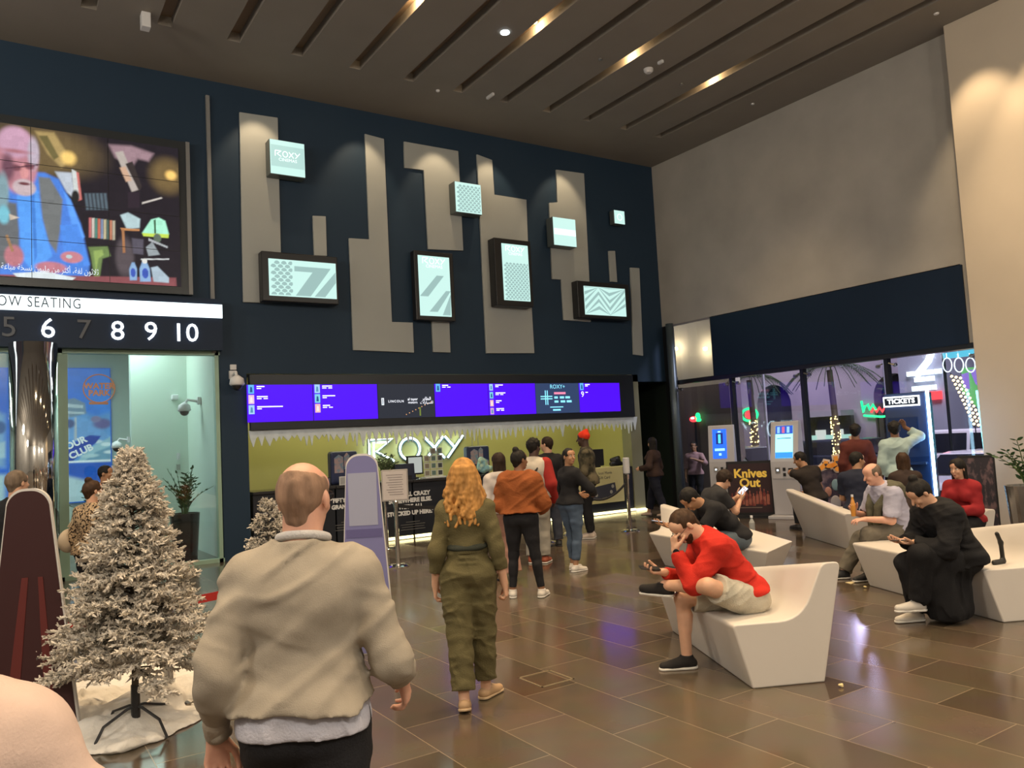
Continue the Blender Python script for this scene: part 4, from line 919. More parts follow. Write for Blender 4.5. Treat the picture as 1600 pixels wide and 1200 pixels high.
for i in range(7):
    xa = onY(bnd[i], 620, YW-.11).x; xb = onY(bnd[i+1], 620, YW-.11).x
    o = box('menu_screen', (xa+.008, -.114, zb), (xb-.008, -.10, zt), M_sdark if i == 2 else glow('screen_navy', (.035, .06, .14), .9) if i == 5 else M_pur, None)
    o.location = (0, YW, 0); tag(o, labs[i], 'screen', 'screens over the counter')
    w = xb-xa
    if i in (0, 1, 3, 4, 6):
        rows = {0: 3, 1: 3, 3: 1, 4: 4, 6: 1}[i]
        for r in range(rows):
            z = zt-.075-r*(.17 if rows < 4 else .158); thumb(o, xa+.03, z, i*2+r, .10 if rows < 4 else .085)
            for k in range(3 if i == 0 and r == 2 else 1): sline(o, xa+.17, z+.045, .13+.05*((i+r) % 3)+(.2 if (i, r) == (0, 2) else 0), .018)
            sline(o, xa+.17, z+.012, .075, .016); 
            if (i+r) % 2: sline(o, xa+.28, z+.012, .07, .016)
    if i == 6: text_on('screen_number', '9', M_sw, (xa+.09, -.117, zt-.245), (1, 0, 0), (0, 0, 1), .17, o); sline(o, xa+.17, zt-.2, .07, .016)
    if i == 2:
        sline(o, xa+.07, zt-.32, .05, .13, mat('logo_ring', (.6, .65, .7), .4, emis=(.7, .8, .9), estr=.9)); sline(o, xa+.085, zt-.32, .02, .10, M_sdark)
        text_on('screen_lettering', 'LINCOLN', M_sw, (xa+.36, -.117, zt-.32), (1, 0, 0), (0, 0, 1), .062, o, space=1.25)
        text_on('screen_lettering', 'al tayer', M_sw, (xa+.70, -.117, zt-.285), (1, 0, 0), (0, 0, 1), .07, o); text_on('screen_lettering', 'motors', M_sw, (xa+.70, -.117, zt-.345), (1, 0, 0), (0, 0, 1), .065, o)
        text_on('screen_lettering', shape_ar('\u0627\u0644\u0637\u0627\u064A\u0631'), M_sw, (xa+.99, -.117, zt-.28), (1, 0, 0), (0, 0, 1), .085, o); text_on('screen_lettering', shape_ar('\u0644\u0644\u0633\u064A\u0627\u0631\u0627\u062A'), M_sw, (xa+.99, -.117, zt-.35), (1, 0, 0), (0, 0, 1), .075, o)
        for k in range(9): sline(o, xa+.55+k*.065, zb+.06+k*.028, .018, .016, glow('street_lamp_dots', (.9, .45, .2), .9))
        sline(o, xa+.83, zb+.11, .03, .16, glow('neon_green_dim', (.3, .4, .08), .5))
    if i == 5:
        M_cy = glow('screen_cyan', (.25, .75, .95), 1.2)
        text_on('screen_lettering', 'ROXY+', M_cy, (xa+w*.5, -.117, zt-.075), (1, 0, 0), (0, 0, 1), .12, o)
        for dz in (-.025, .025): sline(o, xa+.12, zt-.30+dz, .30, .022, M_cy); decal('plus_bar', [(xa+.27+dz-.011, zt-.45), (xa+.27+dz+.011, zt-.45), (xa+.27+dz+.011, zt-.15), (xa+.27+dz-.011, zt-.15)], -.116, M_cy, o)
        sline(o, xa+.47, zt-.21, .30, .045, glow('screen_pink', (.9, .25, .4), 1.1))
        for k_, w_ in enumerate((.10, .12, .13)): sline(o, xa+.47+k_*.145, zt-.30, w_-.01, .045, M_cy); sline(o, xa+.47+k_*.16, zt-.385, w_, .045, M_cy)
        sline(o, xa+.35, zt-.50, .34, .02, M_cy); sline(o, xa+.42, zt-.56, .2, .035, M_cy)

# icicle fringe hanging from the housing
rr = random.Random(5); x = 3.6; top_z = 2.10; low = []
while x < 12.15:
    w = rr.uniform(.05, .13); L = rr.uniform(.05, .24)*(1 if x > 5 else .7); q0 = top_z-.10-rr.uniform(0, .05); low += [(x, q0), (x+w*.3, q0-L*.6), (x+w*.45, q0-L), (x+w*.55, q0-L), (x+w*.72, q0-L*.55), (x+w, q0+.01)]; x += w+rr.uniform(.0, .035)
tag(obj('icicle_fringe', prism(bmesh.new(), [(3.58, top_z), *low, (12.2, top_z)], 'y', YW-.05, YW-.025), mat('icicle_fabric', (.62, .70, .78), .6, var=.1, vscale=8), None, bevel=.004), 'white icicle fringe hanging under the menu screens', 'decoration')

# neon ROXY on the alcove wall
nl = onY(577, 700, AY-.1); nr = onY(724, 700, AY-.1); nz0 = onY(647, 718, AY-.1).z; nz1 = onY(647, 684, AY-.1).z
t = thing('neon_sign', 'large white neon sign spelling ROXY on the yellow-green wall', 'sign', (nl.x, AY, nz0)); W = nr.x-nl.x; Hn = nz1-nz0
M_neon = glow('neon_white_blue', (.70, .93, 1.0), 7.0); M_nb = mat('neon_backing', (.10, .16, .18), .4)
bm = bmesh.new()
Rp = [(0, 0), (0, Hn), (W*.23, Hn), (W*.085, Hn*.47), (W*.24, 0)]
def npath(pts, closed=False): tube(bm, [(p[0], -.10, p[1]) for p in pts], .021, 8, closed=closed)
L1 = [(0, 0), (0, Hn), (W*.235, Hn), (W*.07, Hn*.46), (W*.245, 0)]
L2 = [(W*.045, 0), (W*.045, Hn*.86), (W*.19, Hn*.86)]
npath(L1); npath(L2)
npath([(W*.415+W*.105*math.cos(a), Hn/2+Hn*.5*math.sin(a)) for a in [2*PI*k/28 for k in range(28)]], True)
npath([(W*.585, 0), (W*.775, Hn)]); npath([(W*.575, Hn), (W*.785, 0)]); npath([(W*.80, Hn), (W*.905, Hn*.45)]); npath([(W, Hn), (W*.82, 0)])
obj('neon_tube', bm, M_neon, t, smooth=True)
bm = bmesh.new()
def bpath(pts, closed=False): tube(bm, [(p[0]+.03, -.03, p[1]-.012) for p in pts], .045, 6, closed=closed)
bpath(L1); bpath([(W*.415+W*.105*math.cos(a), Hn/2+Hn*.5*math.sin(a)) for a in [2*PI*k/28 for k in range(28)]], True)
bpath([(W*.585, 0), (W*.775, Hn)]); bpath([(W*.575, Hn), (W*.785, 0)]); bpath([(W*.80, Hn), (W*.905, Hn*.45)]); bpath([(W, Hn), (W*.82, 0)])
obj('letter_backing', bm, M_nb, t)

# ---------------------------------------------------------------- ticket counters
M_cnt = mat('counter_black', (.014, .017, .026), .38); M_ctop = mat('counter_top_black', (.03, .03, .034), .2); M_quote = mat('quote_lettering', (.62, .60, .56), .5, emis=(.62, .6, .56), estr=.12)
def counter(lab, x0, x1, h0=1.08):
    t = thing('ticket_counter', lab, 'counter', (x0, YW, 0), 0, 'ticket counter units')
    w = x1-x0; box('body', (.01, .0, .07), (w-.01, .68, h0-.05), M_cnt, t); box('worktop', (0, -.06, h0-.05), (w, .72, h0), M_ctop, t, bevel=.008)
    box('toe_light', (.02, -.012, .012), (w-.02, .02, .062), glow('toe_strip_warm', (1.0, .86, .42), 3.4), t)
    box('toe_kick', (.01, .02, 0), (w-.01, .6, .07), M_blackplastic, t)
    return t
c1 = counter('black ticket counter unit ending beside the lobby glazing', 3.62, 5.05)
c2 = counter('black ticket counter unit with a quote beginning FIFTY', 5.06, 6.55)
c3 = counter('black ticket counter unit with the GO SELL CRAZY quote', 6.56, 8.05)
c4 = counter('black ticket counter unit behind the queue, between the quote unit and the gift card panel', 8.06, onY(866, 760, YW-.02).x-.01)
def quote(c, lines, px, py, size=.098, sp=.115, bold=.006):
    p = onY(px, py, YW); lx = p.x-c.location.x
    for i, l in enumerate(lines): text_on('quote_lettering', l, M_quote, (lx, -.004, p.z-i*sp), (1, 0, 0), (0, 0, 1), size, c, bold=bold)
quote(c2, ['\u201CFIFTY BUCKS,', 'GRANDPA\u2026\u201D'], 543, 781); quote(c3, ['\u201CGO SELL CRAZY', 'SOMEWHERE ELSE.', 'WE\u2019RE ALL', 'STOCKED UP HERE.\u201D'], 641, 772, .105, .115)
quote(c1, ['\u201CLET\u2019S', 'GO\u2026\u201D'], 424, 793)
for c, px in ((c2, 545), (c3, 645)):
    p = onY(px, 815, YW); bm = bmesh.new()
    for k, w in enumerate((.28, .5, .46, .5)): bx(bm, (p.x-c.location.x-w/2, -.006, p.z-.045*k-.006), (p.x-c.location.x+w/2, -.001, p.z-.045*k+.006))
    obj('small_print', bm, mat('small_print', (.14, .14, .14), .5), c)
# pale gift card panel on the last stretch, with its dark end block
g0 = onY(866, 760, YW-.02).x; g1 = onY(976, 760, YW-.02).x
t = thing('gift_card_counter', 'pale yellow counter front printed with a dark gift card', 'counter', (g0, YW, 0)); gw = g1-g0
box('body', (0, 0, .25), (gw, .65, 1.02), mat('counter_cream', (.62, .58, .30), .5), t, bevel=.01); box('base', (0, .03, 0), (gw+.3, .6, .25), M_cnt, t)
box('end_block', (gw, .02, .25), (gw+.28, .6, 1.0), M_cnt, t)
M_gd = mat('print_dark', (.05, .055, .08), .5)
text_on('print_lettering', 'Your loyal Movie', M_gd, (gw-.62, -.004, .90), (1, 0, 0), (0, 0, 1), .085, t); text_on('print_lettering', 'Gift Card', M_gd, (gw-.55, -.004, .80), (1, 0, 0), (0, 0, 1), .085, t)
bm = bmesh.new(); v = [bm.verts.new(q) for q in ((gw-.92, -.006, .32), (gw-.22, -.006, .42), (gw-.26, -.006, .68), (gw-.96, -.006, .60))]; bm.faces.new(v); obj('printed_card', bm, M_gd, t)
bm = bmesh.new()
for q in ((-.85, .47), (-.66, .48), (-.5, .53), (-.36, .6), (-.4, .48)): lathe(bm, [(.035, 0), (.035, .004)], seg=10)
bm.free(); bm = bmesh.new()
for qx, qz in ((-.80, .44), (-.38, .48), (-.33, .60)):
    vs = [bm.verts.new((gw+qx+.04*math.cos(a), -.008, qz+.04*math.sin(a))) for a in [2*PI*k/12 for k in range(12)]]; bm.faces.new(vs)
obj('printed_dots', bm, mat('print_light', (.4, .4, .36), .5), t)
box('toe_light', (0, -.012, .012), (gw+.3, .02, .062), glow('toe_strip_warm', (1.0, .86, .42), 3.4), t)
box('toe_kick', (0.01, .0, 0), (gw+.28, .03, .02), M_cnt, t)
tag(box('floor_light_strip', (12.03, YW-.05, .005), (12.33, YW-.01, .05), glow('toe_strip_warm', (1.0, .86, .42), 3.4), None), 'short warm light strip on the floor at the foot of the grey pier', 'light strip')
# things on the counters
CT = 1.08
def screen_on(lab, px, w, hgt, m, nm='monitor'):
    p = onY(px, 740, YW+.25); t = thing(nm, lab, 'monitor', (p.x, YW+.3, CT)); box('stand', (-.06, -.05, 0), (.06, .08, .03), M_blackplastic, t); box('neck', (-.02, .0, .03), (.02, .03, .12), M_blackplastic, t)
    box('casing', (-w/2, -.03, .08), (w/2, .02, .08+hgt), M_blackplastic, t, bevel=.008); box('display', (-w/2+.03, -.036, .11), (w/2-.03, -.03, .05+hgt), m, t)
screen_on('monitor on the counter beside the rack of small photos, showing a ticket page', 650, .34, .36, glow('display_grey', (.42, .45, .42), .9))
screen_on('monitor on the counter beside the dark blue suitcase, partly behind the pale standing board', 569, .30, .28, glow('display_teal', (.15, .30, .30), .8))
p = onY(634, 745, YW+.3); t = thing('cash_register', 'dark navy cash register between the plant and the monitor', 'cash register', (p.x-.05, YW+.32, CT)); obj('body', prism(bmesh.new(), [(-.12, 0), (.18, 0), (.18, .12), (.06, .30), (-.10, .30)], 'x', -.2, .2), mat('navy_plastic', (.015, .022, .05), .3), t, bevel=.01); box('keypad', (-.12, -.14, .0), (.12, -.12, .08), M_blackplastic, t)
def suitcase(lab, px, py, z, w, hgt, handle):
    p = onY(px, py, YW+.35); t = thing('suitcase', lab, 'suitcase', (p.x, YW+.42, z))
    box('shell', (-w/2, -.10, .0), (w/2, .10, hgt), mat('suitcase_navy', (.02, .03, .10), .35), t, bevel=.05, bseg=4)
    bm = bmesh.new()
    for a, b, c, d, i in ((-.38, -.05, .35, .9, 0), (-.02, .18, .45, .95, 1), (.05, .42, .05, .55, 2)):
        v = [bm.verts.new((w*q[0], -.104, hgt*q[1])) for q in ((a, c), (b, c), (b, d-.08), ((a+b)/2, d), (a, d-.1))]; bm.faces.new(v)
    obj('printed_shapes', bm, mat('suitcase_print', (.20, .30, .42), .5, col2=(.48, .34, .36), vscale=9), t)
    if handle:
        bm = bmesh.new(); tube(bm, [(-.07, .03, hgt-.02), (-.07, .03, hgt+.20), (.07, .03, hgt+.20), (.07, .03, hgt-.02)], .009, 6); obj('pull_handle', bm, M_brush, t)
suitcase('navy printed suitcase on the counter just behind the lavender standing board', 538, 735, CT, .52, .60, False)
suitcase('navy printed suitcase with its pull handle up, behind the blonde woman', 748, 725, CT, .52, .56, True)
p = onY(757, 730, YW+.1); t = thing('travel_pillow', 'pale blue plush pillow leaning on the suitcase with the raised handle', 'pillow', (p.x, YW+.18, CT)); S = Solid(); S.ell((0, 0, .16), (.13, .06, .15)); S.ell((.10, -.02, .10), (.12, .05, .07)); S.ell((-.03, -.02, .27), (.08, .05, .07)); S.noise(.015, (.05, .05, .05), 2)
link_mesh('plush', S.mesh('plush', .01), mat('plush_blue', (.25, .50, .58), .8, col2=(.45, .62, .50), vscale=12), t)
p = onY(607, 740, YW+.2); plant_x = p.x
t = thing('card_rack', 'wire rack of small framed photos on the counter', 'card rack', (onY(679, 740, YW+.2).x, YW+.25, CT)); box('base', (-.22, -.1, 0), (.22, .1, .02), M_white, t)
bm = bmesh.new(); tube(bm, [(-.1, 0, .02), (-.1, 0, .55)], .006, 6); tube(bm, [(.1, 0, .02), (.1, 0, .5)], .006, 6); obj('wires', bm, M_brush, t)
k = 0
for row in range(4):
    for cc in range(3):
        if (row, cc) == (3, 0): continue
        k += 1; x0 = -.2+cc*.14; z0 = .03+row*.14
        box('photo_frame', (x0, -.02-cc*.004, z0), (x0+.12, -.01, z0+.12), mat('frame_pale', (.55, .56, .50), .5), t)
        box('photo', (x0+.02, -.026-cc*.004, z0+.02), (x0+.10, -.021-cc*.004, z0+.10), mat('photo_%d' % (k % 3), [(.06, .07, .08), (.25, .22, .18), (.12, .20, .18)][k % 3], .4), t)
for lab, px in (('small framed card on the counter beside the balding man in the sweater', 514), ('small white framed card on the counter by the dark blue suitcase', 538), ('small amber framed card on the counter next to the standing board', 552)):
    p = onY(px, 755, YW+.02); t = thing('counter_card', lab, 'framed card', (p.x, YW+.1, CT), 0, 'framed cards on the counter'); box('frame', (-.06, -.01, 0), (.06, .01, .15), M_dark if px == 514 else M_white, t); box('print', (-.045, -.014, .015), (.045, -.01, .135), mat('card_print_%d' % px, {514: (.1, .12, .2), 538: (.4, .4, .42), 552: (.6, .38, .12)}[px], .4), t); box('foot', (-.03, 0, 0), (.03, .05, .008), M_dark, t)
p = onY(930, 722, YW+.3); t = thing('screen_back', 'black monitor seen from behind on the pale counter, beside the man in the red beanie', 'monitor', (p.x, YW+.3, 1.02)); box('casing', (-.24, -.02, .03), (.24, .03, .40), M_blackplastic, t, bevel=.01); box('foot', (-.1, -.06, 0), (.1, .08, .03), M_blackplastic, t)
p = onY(962, 725, YW+.3); t = thing('phone_set', 'black desk telephone and card reader at the end of the pale counter', 'telephone', (p.x-.02, YW+.25, 1.02)); S = Solid(); S.cone((-.15, 0, .05), (.12, 0, .05), .05); S.cone((-.12, .02, .14), (.08, .02, .18), .045); S.ell((0, 0, .12), (.12, .06, .09)); S.cut((0, 0, .0), (0, 0, -1)); link_mesh('body', S.mesh('body', .008), M_blackplastic, t)

# ---------------------------------------------------------------- plants
def zz_plant(lab, loc, potm, ph=.6, pr=.2, n=16, H=.75, seed=1, spread=.5, square=False, leafm=None):
    rr = random.Random(seed); t = thing('potted_plant', lab, 'plant', loc)
    if square: obj('planter', lathe(bmesh.new(), [(pr*.8, 0), (pr, ph), (pr*.9, ph), (pr*.88, ph-.05)], seg=4), potm, t)
    else: obj('planter', lathe(bmesh.new(), [(pr*.78, 0), (pr, ph), (pr*.9, ph), (pr*.88, ph-.05), (.01, ph-.05)], seg=32), potm, t, smooth=False)
    stem = bmesh.new(); leaf = bmesh.new()
    for i in range(n):
        a = rr.uniform(0, 2*PI); sp = rr.uniform(.15, 1)*spread; hh_ = H*rr.uniform(.65, 1.05); pts = []
        for k in range(9):
            u = k/8; pts.append(Vector((math.cos(a)*(.04+sp*u*u), math.sin(a)*(.04+sp*u*u), ph-.05+hh_*(u-.22*u*u*sp/max(spread, .01)))))
        tube(stem, pts, [.010*(1-.6*k/8) for k in range(9)], 5)
        for k in range(2, 9):
            for sd in (-1, 1):
                d = (pts[k]-pts[k-1]).normalized(); sde = d.cross(Vector((math.cos(a), math.sin(a), 0)).cross(Vector((0, 0, 1)))).normalized()
                lat = Vector((-math.sin(a), math.cos(a), 0))*sd; L = .10*rr.uniform(.7, 1.1)
                ax = (lat*.85+d*.5+Vector((0, 0, rr.uniform(-.1, .25)))).normalized(); nn = (ax.cross(d).normalized()+Vector((rr.uniform(-1, 1), rr.uniform(-1, 1), rr.uniform(-.4, .4)))).normalized(); wv = ax.cross(nn).normalized()
                c = pts[k]; q = [c, c+ax*L*.35+wv*L*.20, c+ax*L*.75+wv*L*.15, c+ax*L, c+ax*L*.75-wv*L*.15, c+ax*L*.35-wv*L*.20]
                vs = [leaf.verts.new(v) for v in q]; mid = leaf.verts.new(c+ax*L*.5-nn*L*.05)
                for j in range(6): leaf.faces.new((vs[j], vs[(j+1) % 6], mid))
    obj('stems', stem, mat('plant_stem', (.09, .16, .04), .5), t); obj('leaves', leaf, leafm or mat('plant_leaf', (.035, .10, .03), .4, var=.3, vscale=10), t)
    return t
zz_plant('leafy potted plant in a dark metal planter behind the flocked tree', (2.72, 14.35, 0), mat('planter_dark', (.07, .07, .075), .2, metal=.8), .78, .24, 16, .85, 2, .40)
zz_plant('low leafy potted plant behind the woman in the patterned blouse', (1.55, 14.6, 0), mat('planter_dark', (.07, .07, .075), .2, metal=.8), .62, .22, 12, .75, 4, .55)
zz_plant('potted plant in a ribbed steel planter in front of the beige pier', (11.25, 5.05, 0), mat('planter_ribbed', (.42, .41, .40), .22, metal=.9), .78, .26, 13, .75, 9, .62)
zz_plant('small plant on the counter in a brown pot, beside the white notice', (plant_x, YW+.35, CT), mat('pot_brown', (.12, .05, .03), .5), .13, .07, 16, .42, 6, .2, leafm=mat('plant_grey_leaf', (.16, .20, .11), .5))

# ---------------------------------------------------------------- queue posts with belts
def post(lab, x, y, hgt=.95, fun=None, r=.032):
    t = thing('queue_post', lab, 'queue post', (x, y, 0), 0, 'steel queue posts'); obj('base', lathe(bmesh.new(), [(.17, 0), (.17, .012), (.14, .025), (.04, .035)], seg=32), M_steel, t)
    obj('pole', lathe(bmesh.new(), [(r, .03), (r, hgt-.08), (r*1.25, hgt-.08), (r*1.25, hgt), (r*.8, hgt+.015)], seg=20), M_steel, t)
    return t
s1 = post('steel queue post holding a white notice, beside the lavender standing board', 4.86, 10.58, .92)
box('notice_board', (-.19, -.02, .93), (.19, .02, 1.38), mat('notice_frame', (.45, .42, .40), .5), s1, bevel=.006); b = box('notice_paper', (-.17, -.026, .95), (.17, -.021, 1.36), mat('notice_paper', (.66, .60, .58), .6), s1)
bm = bmesh.new()
for k in range(9): bx(bm, (-.12+.02*(k % 3), -.029, 1.30-k*.035), (.12-.015*(k % 2), -.027, 1.308-k*.035))
obj('notice_lines', bm, mat('notice_ink', (.3, .26, .26), .6), b); s1.rotation_euler = (0, 0, -.50)
post('steel queue post in the queue beside the man in the white and red jacket', 7.64, 10.83, .96)
post('tall white-topped steel queue post beside the pale counter', 9.45, 10.79, 1.0)
t = bpy.data.objects[-1] if False else None
tp = tag(obj('post_sign', lathe(bmesh.new(), [(.055, 0), (.06, .02), (.06, .27), (.05, .28)], (9.45, 10.79, 1.02), 20), M_white, None), 'white cylindrical sign on top of the queue post by the pale counter', 'sign')
post('low steel queue post between the girl in black and the man in the beanie', 8.55, 11.35, .9)
post('steel queue post beside the balding man, near the counter quotes', 4.35, 12.4, .95)
post('steel queue post half hidden by the lavender standing board', 5.55, 12.5, .95)
post('steel queue post in front of the flocked tree, standing in the snow', 1.03, 6.12, .72, r=.042)
post('steel queue post of the snow display, behind the balding man', 1.95, 6.6, .72, r=.04)
post('steel queue post of the snow display, behind the dark red standing board', -.1, 6.75, .72, r=.04)
def belt(lab, a, b, z, sag, m, flat=True, w=.05):
    a = Vector(a); b = Vector(b); bm = bmesh.new(); n = 16; pts = []
    for i in range(n+1): u = i/n; p = a.lerp(b, u); pts.append(Vector((p.x, p.y, z-sag*4*u*(1-u))))
    if flat:
        for i in range(n):
            p, q = pts[i], pts[i+1]; d = Vector((-(b-a).y, (b-a).x, 0)).normalized()*.002
            v = [bm.verts.new(k) for k in (p+Vector((0, 0, -w/2))-d, q+Vector((0, 0, -w/2))-d, q+Vector((0, 0, w/2))-d, p+Vector((0, 0, w/2))-d)]; u_ = [bm.verts.new(k.co+d*2) for k in v]
            bm.faces.new(v); bm.faces.new(u_[::-1]); 
            for j in range(4): bm.faces.new((v[j], v[(j+1) % 4], u_[(j+1) % 4], u_[j]))
    else: tube(bm, pts, w/2, 10)
    return tag(obj('queue_rope', bm, m, None, smooth=not flat), lab, 'rope', 'queue ropes and belts')
M_belt = mat('belt_black', (.015, .015, .018), .6); M_red = mat('belt_red', (.42, .02, .015), .5)
belt('black rope between the notice post and the post beside the girl in black', (4.86, 10.55, 0), (7.64, 10.83, 0), .86, .12, M_belt)
belt('black rope sagging in front of the printed gift card', (8.58, 11.33, 0), (9.45, 10.79, 0), .88, .30, M_belt, False, .04)
belt('black belt joining the two posts in the middle of the queue', (7.67, 10.83, 0), (8.55, 11.3, 0), .84, .04, M_belt)
belt('red belt from the post by the flocked tree towards the balding man', (1.05, 6.12, 0), (1.93, 6.6, 0), .68, .02, M_red, w=.06)
belt('red belt between the dark red standing board and the post by the tree', (-.08, 6.75, 0), (1.0, 6.15, 0), .68, .10, M_red, w=.06)

# ---------------------------------------------------------------- flocked trees and snow
def fir(lab, loc, H, R, n, seed, dark=(.055, .06, .045), stand=True, trunk0=.42, flock=.5, dens=1.0):
    rr = random.Random(seed); t = thing('flocked_tree', lab, 'tree', loc)
    tr = bmesh.new(); tube(tr, [(0, 0, .04), (0, 0, H*.5), (0, 0, H*.97)], [.022, .018, .004], 8); obj('trunk', tr, mat('tree_trunk', (.10, .08, .06), .8), t)
    if stand:
        st = bmesh.new()
        for k in range(4):
            a = k*PI/2+.5; tube(st, [(0, 0, .17), (.06*math.cos(a), .06*math.sin(a), .165), (.22*math.cos(a), .22*math.sin(a), .11), (.29*math.cos(a), .29*math.sin(a), .008)], .009, 6)
        tube(st, [(0, 0, .02), (0, 0, .3)], .027, 10); obj('tree_stand', st, mat('stand_iron', (.02, .02, .022), .4), t)
    wood = bmesh.new()
    N1 = []; F1 = []; N2 = []; F2 = []
    def tri(lst, fl, p, d, L, w):
        ax = d.cross(Vector((rr.uniform(-1, 1), rr.uniform(-1, 1), rr.uniform(-1, 1)))).normalized()*w; ay = d.cross(ax).normalized()*w; b = len(lst)
        e = p+d*L
        lst.extend([p+ax, p-ax*.5+ay*.87, p-ax*.5-ay*.87, e+ax*.35, e-ax*.17+ay*.3, e-ax*.17-ay*.3]); fl.extend([(b, b+1, b+4, b+3), (b+1, b+2, b+5, b+4), (b+2, b, b+3, b+5), (b+3, b+4, b+5)])
    for i in range(n):
        u = (i+.5)/n; z = trunk0+(H*.97-trunk0)*u; rad = R*(1-u)**1.05*rr.uniform(.80, 1.06)+.025; a = i*2.399+rr.uniform(-.3, .3)
        drop = -.12 if u > .1 else -.22
        tip = Vector((math.cos(a)*rad, math.sin(a)*rad, z+rad*(.10+drop*rr.uniform(.3, 1.6)))); base = Vector((0, 0, z-.02))
        nb_ = max(3, int(rad/.055))
        tube(wood, [base, base.lerp(tip, .5)+Vector((0, 0, .02)), tip], [.006, .004, .002], 4)
        for k in range(nb_):
            f = .16+.84*(k+.5)/nb_; c = base.lerp(tip, f)+Vector((0, 0, .02*math.sin(f*PI)))
            for sd in (-1, 0, 1):
                dr = (tip-base).normalized(); lat = dr.cross(Vector((0, 0, 1))).normalized()
                d = (dr*rr.uniform(.4, 1)+lat*sd*rr.uniform(.6, 1.1)+Vector((0, 0, rr.uniform(-.3, .4)))).normalized(); L = (.055+.075*(1-f*.4))*(.55 if u > .85 else 1)
                m_ = int(14*dens)
                for q in range(m_):
                    v = (q+.5)/m_; p = c+d*L*v
                    nd = (d*.7+Vector((rr.uniform(-1, 1), rr.uniform(-1, 1), rr.uniform(-1, 1)))*.75).normalized()
                    snow = rr.random() < flock+.35*v*(1 if nd.z > -.2 else .2)
                    if snow: tri(N2, F2, p, nd, rr.uniform(.018, .030), .0085)
                    else: tri(N1, F1, p, nd, rr.uniform(.02, .034), .0028)
    obj('branches', wood, mat('tree_trunk', (.10, .08, .06), .8), t)
    for nm, V, F, m in (('needles', N1, F1, mat('needles_%d' % seed, dark, .8)), ('flocking', N2, F2, mat('flock_snow', (.62, .57, .50), .85))):
        me = bpy.data.meshes.new(nm); me.from_pydata(V, [], F); link_mesh(nm, me, m, t)
    return t
fir('snow-flocked christmas tree on an iron stand in front of the snow display', (.75, 5.62, .0), 1.79, .52, 180, 11, dens=1.25, flock=.62, dark=(.13, .13, .11))
fir('small flocked tree standing behind the balding man at the snow display', (2.35, 8.2, 0), 1.25, .40, 60, 5, trunk0=.2, flock=.35)
fir('dark green lit christmas tree cut off by the picture edge', (-.28, 6.55, 0), 1.2, .45, 60, 8, dark=(.02, .055, .03), flock=.05, trunk0=.15)
# snow blanket
def snowpile():
    S = Solid(); rr = random.Random(12)
    outline = [(.35, 6.0), (.6, 5.78), (.75, 5.95), (1.0, 6.05), (1.3, 6.3), (1.6, 6.35), (1.7, 6.8), (1.2, 6.9), (.7, 6.8), (.2, 6.7), (.5, 6.4), (1.0, 6.5), (1.4, 6.6), (1.9, 6.8), (-.2, 6.6)]
    for x, y in outline:
        for k in range(2): S.ell((x+rr.uniform(-.12, .12), y+rr.uniform(-.1, .1), .0), (rr.uniform(.20, .34), rr.uniform(.16, .28), rr.uniform(.07, .17)), k=.04)
    for x, y in ((.45, 5.62), (.62, 5.5), (.82, 5.52), (1.0, 5.66), (1.15, 5.8), (.7, 5.7), (.9, 5.85)): S.ell((x, y, 0), (.22, .16, .035), k=.03)
    S.noise(.035, (.16, .13, .1), 3); S.wrinkle(.022, (.20, .20, .2), 4); S.wrinkle(.014, (.09, .09, .09), 5); S.noise(.006, (.03, .03, .03), 4); S.cut((0, 0, .002), (0, 0, -1))
    return S.mesh('snow_blanket', .016)
o = link_mesh('snow_blanket', snowpile(), mat('cotton_snow', (.78, .74, .68), .8, bump=.5, bscale=60), None); tag(o, 'crumpled white cotton snow spread under the flocked tree', 'snow', None, 'stuff')
rr = random.Random(3); bm = bmesh.new()
for i in range(70):
    x = rr.uniform(.2, 1.9); y = 5.5+rr.uniform(0, .5)+abs(x-.8)*.4; r = rr.uniform(.004, .012)
    bmesh.ops.create_icosphere(bm, subdivisions=1, radius=r, matrix=Matrix.Translation((x, y, r*.7)))
tag(obj('snow_crumbs', bm, mat('cotton_snow', (.78, .74, .68), .8), None), 'loose crumbs of white fake snow on the tiles around the display', 'snow', None, 'stuff')

# ---------------------------------------------------------------- plain standing boards (cut-out boards kept plain)
def board(nm, lab, base, rz, outline, m, m2, bands):
    t = thing(nm, lab, 'standing board', base, rz, 'standing boards of the snow display')
    b = obj('board', prism(bmesh.new(), outline, 'y', -.012, .012), mat('board_edge_white', (.7, .68, .66), .5), t)
    ins = [(x*.955, z*.985+.008) for x, z in outline]
    obj('printed_face', prism(bmesh.new(), ins, 'y', -.016, -.0125), m, t)
    for poly, mm in bands: obj('printed_band', prism(bmesh.new(), poly, 'y', -.019, -.0165), mm, t)
    obj('easel_strut', prism(bmesh.new(), [(0.012, 1.0), (.35, 0), (.30, 0), (.012, .85)], 'x', -.04, .04), mat('card_brown', (.35, .25, .16), .7), t)
def taper(w0, w1, H, r=.14, n=8):
    pts = [(-w0/2, 0), (w0/2, 0)]
    for i in range(n+1): a = PI/2*i/n; pts.append((w1/2-r+r*math.cos(a), H-r+r*math.sin(a)))
    pts = [(-w0/2, 0), (w0/2, 0)]+[(w1/2-r+r*math.cos(PI/2*i/n), H-r+r*math.sin(PI/2*i/n)) for i in range(n+1)]+[(-w1/2+r-r*math.sin(PI/2*i/n), H-r+r*math.cos(PI/2*i/n)) for i in range(n+1)]
    return pts
M_mar = mat('board_maroon', (.045, .012, .014), .5); M_mar2 = mat('board_dark_red', (.13, .022, .02), .5); M_lav = mat('board_lavender', (.20, .20, .42), .5); M_lav2 = mat('board_pale_blue', (.36, .38, .52), .5)
bb = onZ(62, 1150); 
